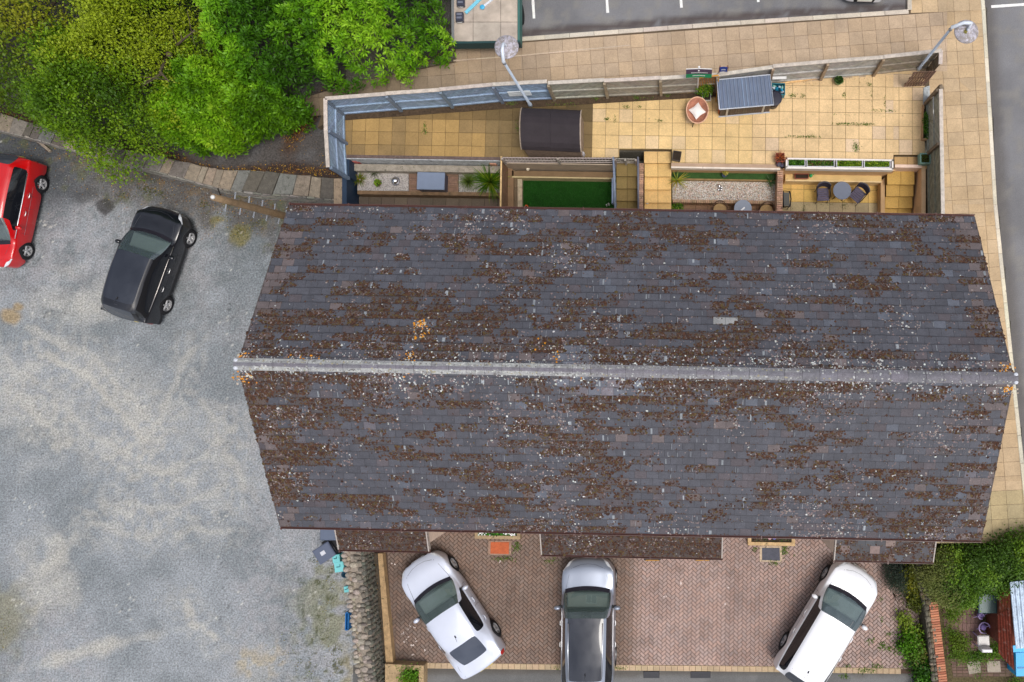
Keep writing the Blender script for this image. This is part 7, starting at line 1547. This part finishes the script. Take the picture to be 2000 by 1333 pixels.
# ================================================================== VEGETATION
def inpoly(X, Y, poly):
    ins = np.zeros(len(X), bool); n = len(poly)
    for i in range(n):
        (ax, ay), (bx, by) = poly[i], poly[(i+1) % n]; cond = (ay > Y) != (by > Y)
        with np.errstate(divide='ignore', invalid='ignore'): xx = (bx-ax)*(Y-ay)/((by-ay) or 1e-9)+ax
        ins ^= cond & (X < xx)
    return ins
def edged(X, Y, poly):
    d = np.full(len(X), 1e9)
    for i in range(len(poly)):
        (ax, ay), (bx, by) = poly[i], poly[(i+1) % len(poly)]; ex, ey = bx-ax, by-ay; t = np.clip(((X-ax)*ex+(Y-ay)*ey)/(ex*ex+ey*ey+1e-9), 0, 1); d = np.minimum(d, np.hypot(X-ax-t*ex, Y-ay-t*ey))
    return d
def crown(t, pts, zref, zlow, ztop, Rr, ncl, per, size, cols, seed, spread=.12, lump=1.3, ls=.55, long=2.2, depth=.5, rosette=False, jag=.35, sizevar=.3, patch=None, zfloor=None, hole=.0, name='crown'):
    rs = np.random.RandomState(seed); poly = pw(pts, zref); x0, x1 = min(p[0] for p in poly), max(p[0] for p in poly); y0, y1 = min(p[1] for p in poly), max(p[1] for p in poly)
    X = x0-.3+rs.rand(ncl*5)*(x1-x0+.6); Y = y0-.3+rs.rand(ncl*5)*(y1-y0+.6); wx = (fbm(X, Y, 1.3, seed+9)-.5)*jag*4; wy = (fbm(X, Y, 1.3, seed+19)-.5)*jag*4
    ok = inpoly(X+wx, Y+wy, poly); X, Y, wx, wy = X[ok], Y[ok], wx[ok], wy[ok]
    if hole: ok = fbm(X, Y, 1.1, seed+5) > hole; X, Y, wx, wy = X[ok], Y[ok], wx[ok], wy[ok]
    X, Y = X[:ncl], Y[:ncl]; d = edged(X+wx[:ncl], Y+wy[:ncl], poly); n = len(X)
    f = np.clip(d/Rr, 0, 1); lm = (fbm(X, Y, ls, seed+1, 3)-.5)*2; l2 = (fbm(X, Y, ls*3.3, seed+2, 3)-.5)*2
    Zs = zlow+(ztop-zlow)*np.sqrt(f*(2-f))+lump*(lm*.8+l2*.55)*np.clip(d/.5, .15, 1)
    dep = rs.exponential(depth, n); side = rs.rand(n) < .22; Z = Zs-dep; Z[side] = zlow-.4+rs.rand(side.sum())*np.maximum(.1, (Zs[side]-zlow)); Z = np.maximum(Z, zfloor if zfloor is not None else zlow-.5)
    e = .15; gx = -(zs_(X+e, Y, ls, seed, lump)-zs_(X-e, Y, ls, seed, lump))/(2*e); gy = -(zs_(X, Y+e, ls, seed, lump)-zs_(X, Y-e, ls, seed, lump))/(2*e)
    A_ = np.stack([gx*.6, gy*.6, np.ones(n)*1.0], 1)+rs.randn(n, 3)*.28; A_ /= np.linalg.norm(A_, axis=1, keepdims=True)
    C0 = np.stack([X, Y, Z], 1); Ci = np.repeat(C0, per, 0); Ax = np.repeat(A_, per, 0); N = n*per
    if rosette:
        th = np.tile(np.arange(per)*2.39996, n)+np.repeat(rs.rand(n)*6.28, per); el = np.tile(np.linspace(.15, 1.1, per), n)+rs.randn(N)*.12
        ref = np.tile([1., .1, 0], (N, 1)); U = ref-(ref*Ax).sum(1, keepdims=True)*Ax; U /= np.linalg.norm(U, axis=1, keepdims=True); V = np.cross(Ax, U)
        D = U*(np.cos(th)*np.cos(el))[:, None]+V*(np.sin(th)*np.cos(el))[:, None]+Ax*np.sin(el)[:, None]; P = Ci-Ax*np.tile(np.linspace(.16, 0, per), n)[:, None]+D*.015
    else:
        P = Ci+rs.randn(N, 3)*spread; D = Ax*.55+rs.randn(N, 3)*.75
    base = np.array(cols); w = fbm(C0[:, 0], C0[:, 1], .45, seed+31)[:, None]; w2 = fbm(C0[:, 0], C0[:, 1], 1.7, seed+32)[:, None]
    k = np.clip(((w*.6+w2*.4)-.36)/.28*(len(base)-1)+rs.randn(n, 1)*.35, 0, len(base)-1.001); i = k.astype(int)[:, 0]; fr = (k[:, 0]-i)[:, None]; Cc = base[i]*(1-fr)+base[i+1]*fr
    if patch is not None: Cc = patch(C0, Cc)
    Cc = np.repeat(Cc, per, 0)*(.78+.44*rs.rand(N))[:, None]
    if rosette: Cc = Cc*np.tile(np.linspace(.82, 1.2, per), n)[:, None]
    L = size*(1-sizevar+2*sizevar*rs.rand(N))
    return leaves(name, P, D, L, None, t, None, rs, long, Cc)
def zs_(X, Y, ls, seed, lump): return lump*((fbm(X, Y, ls, seed+1, 3)-.5)*1.6+(fbm(X, Y, ls*3.3, seed+2, 3)-.5)*1.1)
def trunk(t, base, top, r0, r1, limbs, col=srgb(92, 80, 66), seed=0, bend=.2):
    rs = random.Random(seed); b, tp = Vector(base), Vector(top); mb = MB(); pth = [b+(tp-b)*k/6+Vector((rs.uniform(-1, 1), rs.uniform(-1, 1), 0))*bend*(0 if k == 0 else .4) for k in range(7)]; mb.tube(pth, [r0+(r1-r0)*k/6 for k in range(7)], 10, col); o = mb.build('trunk', M_wood, t, True)
    lb = MB()
    for l in limbs:
        s = pth[rs.randint(2, 5)]; e = Vector(l); m_ = (s+e)/2+Vector((rs.uniform(-.3, .3), rs.uniform(-.3, .3), .3)); lb.tube([s, (s+m_)/2, m_, (m_+e)/2, e], [r1*.8, r1*.65, r1*.5, r1*.35, r1*.15], 7, col)
        for _ in range(4):
            q = m_+(e-m_)*rs.random(); lb.tube([q, q+Vector((rs.uniform(-.6, .6), rs.uniform(-.6, .6), rs.uniform(0, .6)))], [r1*.2, r1*.06], 5, col)
    if limbs: tag(lb.build('limbs', M_wood, t, True), kind='stuff')
def tree(label, pts, zref, zlow, ztop, base, limbs_px, cat='tree', nm='broadleaf_tree', group='trees and laurels above the stone wall', tr=.16, **k):
    b = at(*base, .8); t = thing(nm, label, cat, (b.x, b.y, .8), 0, group); crown(t, pts, zref, zlow, ztop, **k)
    trunk(t, b, at(base[0], base[1], (zlow+ztop)/2), tr, tr*.55, [at(x, y, z) for x, y, z in limbs_px], seed=k['seed']); return t
OL = [srgb(44, 70, 12), srgb(74, 104, 14), srgb(104, 132, 18), srgb(138, 148, 30)]
tree('tall olive green small leaved tree spilling over the stone wall at the left', [(-420, 120), (-420, -420), (60, -420), (270, -300), (330, -60), (300, 110), (280, 250), (215, 300), (150, 262), (95, 235), (30, 236), (-60, 214), (-200, 190)], 2.6, 2.3, 6.4, (60, 60), [(0, 100, 4.5), (200, 150, 4.5), (-100, 0, 4.5), (100, 220, 3), (200, -60, 5)],
     seed=41, Rr=2.6, ncl=17500, per=9, size=.09, cols=[srgb(76, 104, 18), srgb(100, 126, 22), srgb(124, 142, 28), srgb(148, 152, 38)], lump=1.7, ls=.6, long=1.7, depth=.28, spread=.13)
tree('darker mixed green tree with a low bough hanging over the wall onto the gravel', [(240, -420), (560, -420), (470, -60), (420, 120), (390, 220), (350, 285), (300, 292), (262, 316), (238, 345), (208, 338), (196, 312), (170, 292), (168, 250), (200, 160), (260, 40)], 2.4, 2.0, 6.0, (330, 110), [(330, 160, 4.5), (380, 60, 5), (260, 220, 3), (230, 290, 2.6)],
     seed=43, Rr=2.4, ncl=14000, per=9, size=.085, cols=[srgb(64, 98, 14), srgb(94, 132, 18), srgb(120, 152, 24), srgb(148, 166, 34)], lump=1.5, ls=.65, long=1.7, depth=.28, spread=.12)
LA = [srgb(60, 104, 16), srgb(92, 144, 22), srgb(122, 174, 30), srgb(150, 194, 46)]
tree('large bright lime green laurel with big glossy leaves beside the trailer', [(420, -420), (860, -420), (866, -60), (866, 60), (884, 92), (868, 118), (830, 122), (800, 136), (770, 152), (720, 152), (690, 160), (664, 168), (640, 160), (610, 178), (596, 205), (560, 220), (500, 200), (440, 160), (430, 60)], 2.2, 1.9, 4.8, (640, 40), [(600, 60, 4), (760, 50, 4), (520, 130, 3.4), (700, 120, 3.2)],
     'shrub', 'laurel_bush', seed=47, Rr=1.8, ncl=8600, per=11, size=.165, cols=LA, lump=1.1, ls=.7, long=3.0, depth=.22, rosette=True, jag=.22)
tree('lower laurel with drooping shoots over the dark lane behind the stone wall', [(400, 120), (470, 130), (560, 190), (592, 220), (580, 245), (540, 252), (512, 266), (480, 262), (462, 296), (440, 290), (425, 300), (405, 288), (385, 300), (350, 290), (335, 250), (360, 180)], 1.9, 1.7, 3.9, (470, 190), [(450, 230, 3), (520, 210, 3)],
     'shrub', 'laurel_bush', seed=53, Rr=1.3, ncl=3600, per=10, size=.15, cols=[srgb(70, 112, 14), srgb(96, 142, 20), srgb(124, 172, 28), srgb(156, 190, 44)], lump=.7, ls=.8, long=2.8, depth=.2, rosette=True, jag=.18, tr=.1)
def bush(label, pts, zref, zlow, ztop, cp, nm='shrub', cat='shrub', group=None, z0=0, tr=.05, **k):
    b = at(*cp, z0); t = thing(nm, label, cat, (b.x, b.y, z0), 0, group); crown(t, pts, zref, zlow, ztop, name='foliage', zfloor=z0+.02, **k)
    mb = MB(); rs = random.Random(k['seed'])
    for _ in range(7):
        x_, y_ = pts[rs.randrange(len(pts))]; e = b+(at(x_, y_, zref)-b)*rs.uniform(.3, .7); mb.tube([b, (b+e)/2+Vector((0, 0, ztop*.4)), Vector((e.x, e.y, ztop*.75))], [tr, tr*.6, tr*.25], 6, srgb(100, 86, 66))
    mb.build('stem', M_wood, t, True); return t
IV = [srgb(66, 98, 26), srgb(94, 130, 34), srgb(120, 154, 44), srgb(140, 162, 52)]
bush('tangled dark green hedge at the corner below the street pavement', [(1905, 1062), (1960, 1048), (2120, 1020), (2160, 1130), (2000, 1150), (1960, 1178), (1935, 1160), (1880, 1178), (1850, 1160), (1838, 1120), (1850, 1080)], 1.5, .9, 2.3, (1940, 1110), 'hedge', 'hedge', seed=61, Rr=.9, ncl=3600, per=9, size=.075, cols=IV+[srgb(120, 156, 30)], lump=.7, ls=.9, long=1.5, depth=.2, jag=.2)
bush('loose grey green climber between the right hand porch and the hedge', [(1812, 1100), (1830, 1082), (1870, 1070), (1880, 1110), (1888, 1165), (1872, 1186), (1840, 1180), (1812, 1165), (1796, 1140), (1800, 1112)], 1.2, .6, 1.9, (1835, 1130), 'climber', 'climber', seed=63, Rr=.7, ncl=1900, per=9, size=.06, cols=[srgb(72, 94, 38), srgb(92, 112, 54), srgb(112, 124, 60), srgb(124, 130, 70)], lump=.5, ls=1., long=1.7, depth=.2, jag=.2)
bush('dark lavender like bush by the nose of the white family car', [(1728, 1105), (1762, 1100), (1768, 1140), (1756, 1162), (1738, 1150), (1728, 1128)], .4, .25, .7, (1746, 1128), seed=65, Rr=.3, ncl=500, per=10, size=.05, cols=[srgb(44, 56, 48), srgb(60, 76, 56), srgb(76, 86, 76), srgb(70, 96, 40)], lump=.2, ls=2, long=2.4, depth=.1, jag=.08)
for k, (pts, l_, cs) in enumerate((([(1764, 1100), (1790, 1096), (1800, 1150), (1796, 1190), (1776, 1186), (1768, 1150)], 'yellowish climbing weed on the wall nearest the right hand porch', [srgb(80, 90, 24), srgb(130, 132, 34), srgb(150, 150, 40), srgb(110, 130, 40)]),
    ([(1744, 1160), (1770, 1164), (1800, 1190), (1804, 1240), (1786, 1246), (1770, 1228), (1758, 1200), (1742, 1186)], 'leafy green bramble spreading over the drive edge beside the white car', [srgb(56, 100, 20), srgb(90, 146, 28), srgb(110, 160, 34), srgb(120, 140, 40)]),
    ([(1770, 1232), (1800, 1236), (1812, 1280), (1806, 1296), (1776, 1290), (1752, 1262), (1768, 1254)], 'bright green weed clump halfway down the mossy wall', [srgb(60, 104, 20), srgb(96, 150, 28), srgb(80, 110, 28), srgb(110, 100, 50)]),
    ([(1782, 1290), (1812, 1292), (1822, 1380), (1796, 1380)], 'green weeds at the foot of the mossy wall near the lane', [srgb(50, 90, 20), srgb(90, 150, 28), srgb(60, 90, 24), srgb(100, 130, 40)]))):
    bush(l_, pts, .35, .15, .55, pts[0], 'weed_clump', 'weeds', 'weeds along the mossy wall', seed=70+k, Rr=.35, ncl=520, per=8, size=.085, cols=cs, lump=.3, ls=1.6, long=1.5, depth=.12, jag=.2, tr=.012, hole=.36)
for k, (pts, l_) in enumerate((([(1852, 1168), (1880, 1160), (1872, 1200), (1858, 1222)], 'low weeds between orange wall and brick path, upper patch'), ([(1852, 1232), (1888, 1250), (1886, 1278), (1862, 1288)], 'low weeds between orange wall and brick path, lower patch'),
    ([(1880, 1280), (1960, 1262), (1976, 1282), (1890, 1296), (1862, 1300)], 'strip of weeds between brick path and stepping stones'), ([(1870, 1318), (1990, 1314), (2000, 1380), (1880, 1380)], 'grassy weeds along the bottom edge of the corner garden'))):
    bush(l_, pts, .15, .08, .25, pts[1], 'weed_clump', 'weeds', 'weeds in the corner garden', seed=80+k, Rr=.3, ncl=420, per=8, size=.06, cols=[srgb(50, 84, 20), srgb(84, 124, 26), srgb(110, 140, 34), srgb(90, 96, 40)], lump=.14, ls=2, long=2, depth=.08, jag=.15, tr=.008, hole=.4)
bush('small bush growing in the hole of the entrance pier', [(788, 1312), (816, 1312), (818, 1350), (788, 1350)], .45, .35, .6, (802, 1330), seed=90, Rr=.2, ncl=220, per=9, size=.06, cols=[srgb(40, 80, 16), srgb(80, 130, 24), srgb(100, 150, 30), srgb(140, 90, 40)], lump=.15, ls=2, long=1.6, depth=.1, jag=.06, tr=.01)
# weeds in the paving joints: ground cover
def weedpatch(name, spots, z, size, cols, seed, kind='stuff'):
    rs = np.random.RandomState(seed); P, D = [], []
    for x, y, rx, ry, n in spots:
        c = at(x, y, z); k = rx/54., ry/54.
        q = np.stack([c.x+rs.randn(n)*k[0]*.5, c.y+rs.randn(n)*k[1]*.5, np.full(n, z)+rs.rand(n)*.03], 1); P.append(q)
    P = np.concatenate(P); D = rs.randn(len(P), 3)*[.9, .9, .4]+[0, 0, .5]; return tag(leaves(name, P, D, size*(.5+rs.rand(len(P))), cols, None, None, rs, 1.8), kind=kind)
ws = [(1690, 268, 0, 0, 0), (1560, 268, 34, 2, 90), (1582, 268, 14, 3, 60), (1650, 243, 30, 2.5, 130), (1690, 244, 20, 2.5, 90), (1672, 289, 7, 9, 120), (1548, 188, 9, 4, 60), (1567, 189, 5, 4, 30), (1649, 186, 4, 7, 40), (1698, 166, 6, 4, 30), (1244, 192, 9, 7, 90), (1303, 187, 9, 4, 60), (1222, 209, 7, 4, 50), (1185, 234, 6, 3, 50), (1163, 192, 9, 7, 80), (1288, 237, 7, 2.5, 40), (1250, 210, 5, 3, 20), (830, 253, 5, 11, 110), (1000, 202, 11, 7, 110),
      (1720, 217, 20, 2, 40), (1740, 218, 8, 2, 30), (1200, 234, 3, 8, 20), (1012, 252, 6, 12, 60), (1260, 192, 30, 3, 40), (1100, 205, 40, 4, 90), (1728, 205, 2, 20, 30), (1702, 180, 2, 20, 26), (1640, 225, 40, 1.5, 20)]
weedpatch('joint_weeds', ws[1:], Z1+.005, .035, [srgb(84, 120, 30), srgb(110, 140, 40), srgb(60, 90, 24)], 4)
weedpatch('joint_weeds', [(1540, 415, 8, 6, 40), (1570, 410, 4, 10, 60), (1648, 402, 6, 10, 60), (1717, 370, 5, 14, 60), (1600, 400, 50, 2, 40)], .05, .03, [srgb(90, 110, 40), srgb(60, 76, 30)], 5)
weedpatch('drive_weeds', [(1010, 1068, 8, 14, 100), (985, 1092, 26, 5, 110), (1075, 1095, 14, 9, 70), (1532, 1074, 8, 13, 150), (1512, 1100, 12, 5, 90), (1475, 1074, 6, 6, 40), (1690, 1310, 24, 5, 160), (1712, 1302, 14, 6, 90), (1722, 1262, 8, 9, 90), (1737, 1268, 7, 6, 70), (1700, 1252, 10, 8, 50), (1752, 1272, 8, 8, 60), (1650, 1322, 10, 4, 60), (1210, 1305, 26, 3, 80), (1720, 1170, 5, 7, 24), (1722, 1210, 5, 6, 24), (1735, 1240, 8, 6, 40), (1655, 1302, 10, 3, 40), (1085, 1306, 18, 2, 30), (1770, 1300, 12, 9, 120), (765, 1250, 3, 30, 60), (1560, 1085, 20, 10, 16)], .012, .045, [srgb(88, 120, 34), srgb(110, 136, 44), srgb(70, 96, 30)], 6)
gs = [(287, 372, 22, 12, 160), (240, 380, 26, 12, 60), (315, 378, 16, 8, 60), (470, 380, 30, 14, 70), (500, 440, 18, 14, 90), (470, 452, 20, 16, 80), (215, 300, 60, 8, 60), (440, 420, 40, 20, 60), (650, 1130, 10, 50, 60), (640, 1200, 16, 60, 70), (655, 1290, 16, 40, 90), (560, 1260, 40, 50, 60), (600, 1300, 40, 40, 70), (5, 1230, 20, 50, 70), (620, 1095, 14, 10, 40), (400, 400, 12, 10, 60)]
weedpatch('gravel_weeds', gs, .01, .04, [srgb(110, 120, 40), srgb(90, 96, 40), srgb(130, 110, 40), srgb(70, 80, 36)], 7)
# fallen leaves and loose stones
def litter(name, line, width, n, z, cols, size, seed):
    rs = np.random.RandomState(seed); k = rs.rand(n)*(len(line)-1); i = k.astype(int); f = k-i; L = np.array(line, float); pos = L[i]*(1-f[:, None])+L[np.minimum(i+1, len(L)-1)]*f[:, None]+rs.randn(n, 2)*width
    w = np.array([at(a, b, z) for a, b in pos]); zz = w.copy()
    if name == 'fallen_leaves' and z > .5: zz[:, 2] = alley_z(w[:, 0], w[:, 1])+.012
    else: zz[:, 2] = z+.012
    return tag(leaves(name, zz, rs.randn(n, 3)*[1, 1, .12], size, cols, None, None, rs, 1.7), kind='stuff')
AU = [srgb(150, 104, 40), srgb(110, 70, 36), srgb(90, 56, 34), srgb(190, 150, 40), srgb(120, 96, 60)]
litter('fallen_leaves', [(0, 222), (300, 300), (430, 338), (560, 328), (660, 336)], 7, 1100, .95, AU, .05, 1); litter('fallen_leaves', [(560, 275), (585, 250), (610, 205), (700, 165), (890, 118)], 9, 900, 1.0, AU, .05, 2)
litter('fallen_leaves', [(0, 262), (300, 345), (450, 385), (540, 405)], 20, 900, .0, AU, .045, 3); litter('fallen_leaves', [(470, 200), (560, 300), (650, 300)], 22, 120, .95, AU, .04, 4)
litter('fallen_leaves', [(100, 330), (280, 380), (400, 430), (530, 440)], 30, 350, 0, AU, .04, 8); litter('fallen_leaves', [(1330, 195), (1700, 150)], 4, 90, 1.2, AU, .035, 9)
rs = np.random.RandomState(9); litter('fallen_leaves', [(722, 1085), (735, 1190), (750, 1300)], 5, 260, .09, AU, .035, 12); n = 11000; P = []
xs_ = rs.uniform(-25, -8.3, n); ys_ = rs.uniform(-13, 8, n); ok = inpoly(xs_, ys_, CARPARK); ok &= ~((xs_ > -11.2) & (ys_ < -4)); xs_, ys_ = xs_[ok], ys_[ok]; K = len(xs_)
cc = np.array([srgb(150, 152, 154), srgb(108, 110, 114), srgb(176, 174, 168), srgb(84, 86, 88)])[rs.randint(0, 4, K)]
tag(clumps('loose_gravel', np.stack([xs_, ys_, np.full(K, .002)], 1), np.tile([0, 0, 1.], (K, 1)), rs.uniform(.006, .02, K), rs.uniform(.004, .012, K), cc, M_any, None, n=5), kind='stuff')

rs = np.random.RandomState(21); sp_ = [(800, 1222), (796, 1230), (808, 1226), (790, 1236), (786, 1240), (796, 1247), (789, 1256), (812, 1252), (803, 1262), (808, 1263), (830, 1272), (806, 1280), (748, 1098), (770, 1102), (975, 1098), (1330, 1140), (1300, 1165), (1422, 1150), (1418, 1180)]
Q = [at(x, y, .014) for x, y in sp_ for _ in range(3)]; K = len(Q); Q = np.array(Q)+np.concatenate([rs.randn(K, 2)*.03, np.zeros((K, 1))], 1)
tag(clumps('petals', Q, np.tile([0, 0, 1.], (K, 1)), rs.uniform(.012, .03, K), np.full(K, .008), np.tile(srgb(226, 214, 208), (K, 1)), M_any, None), kind='stuff')
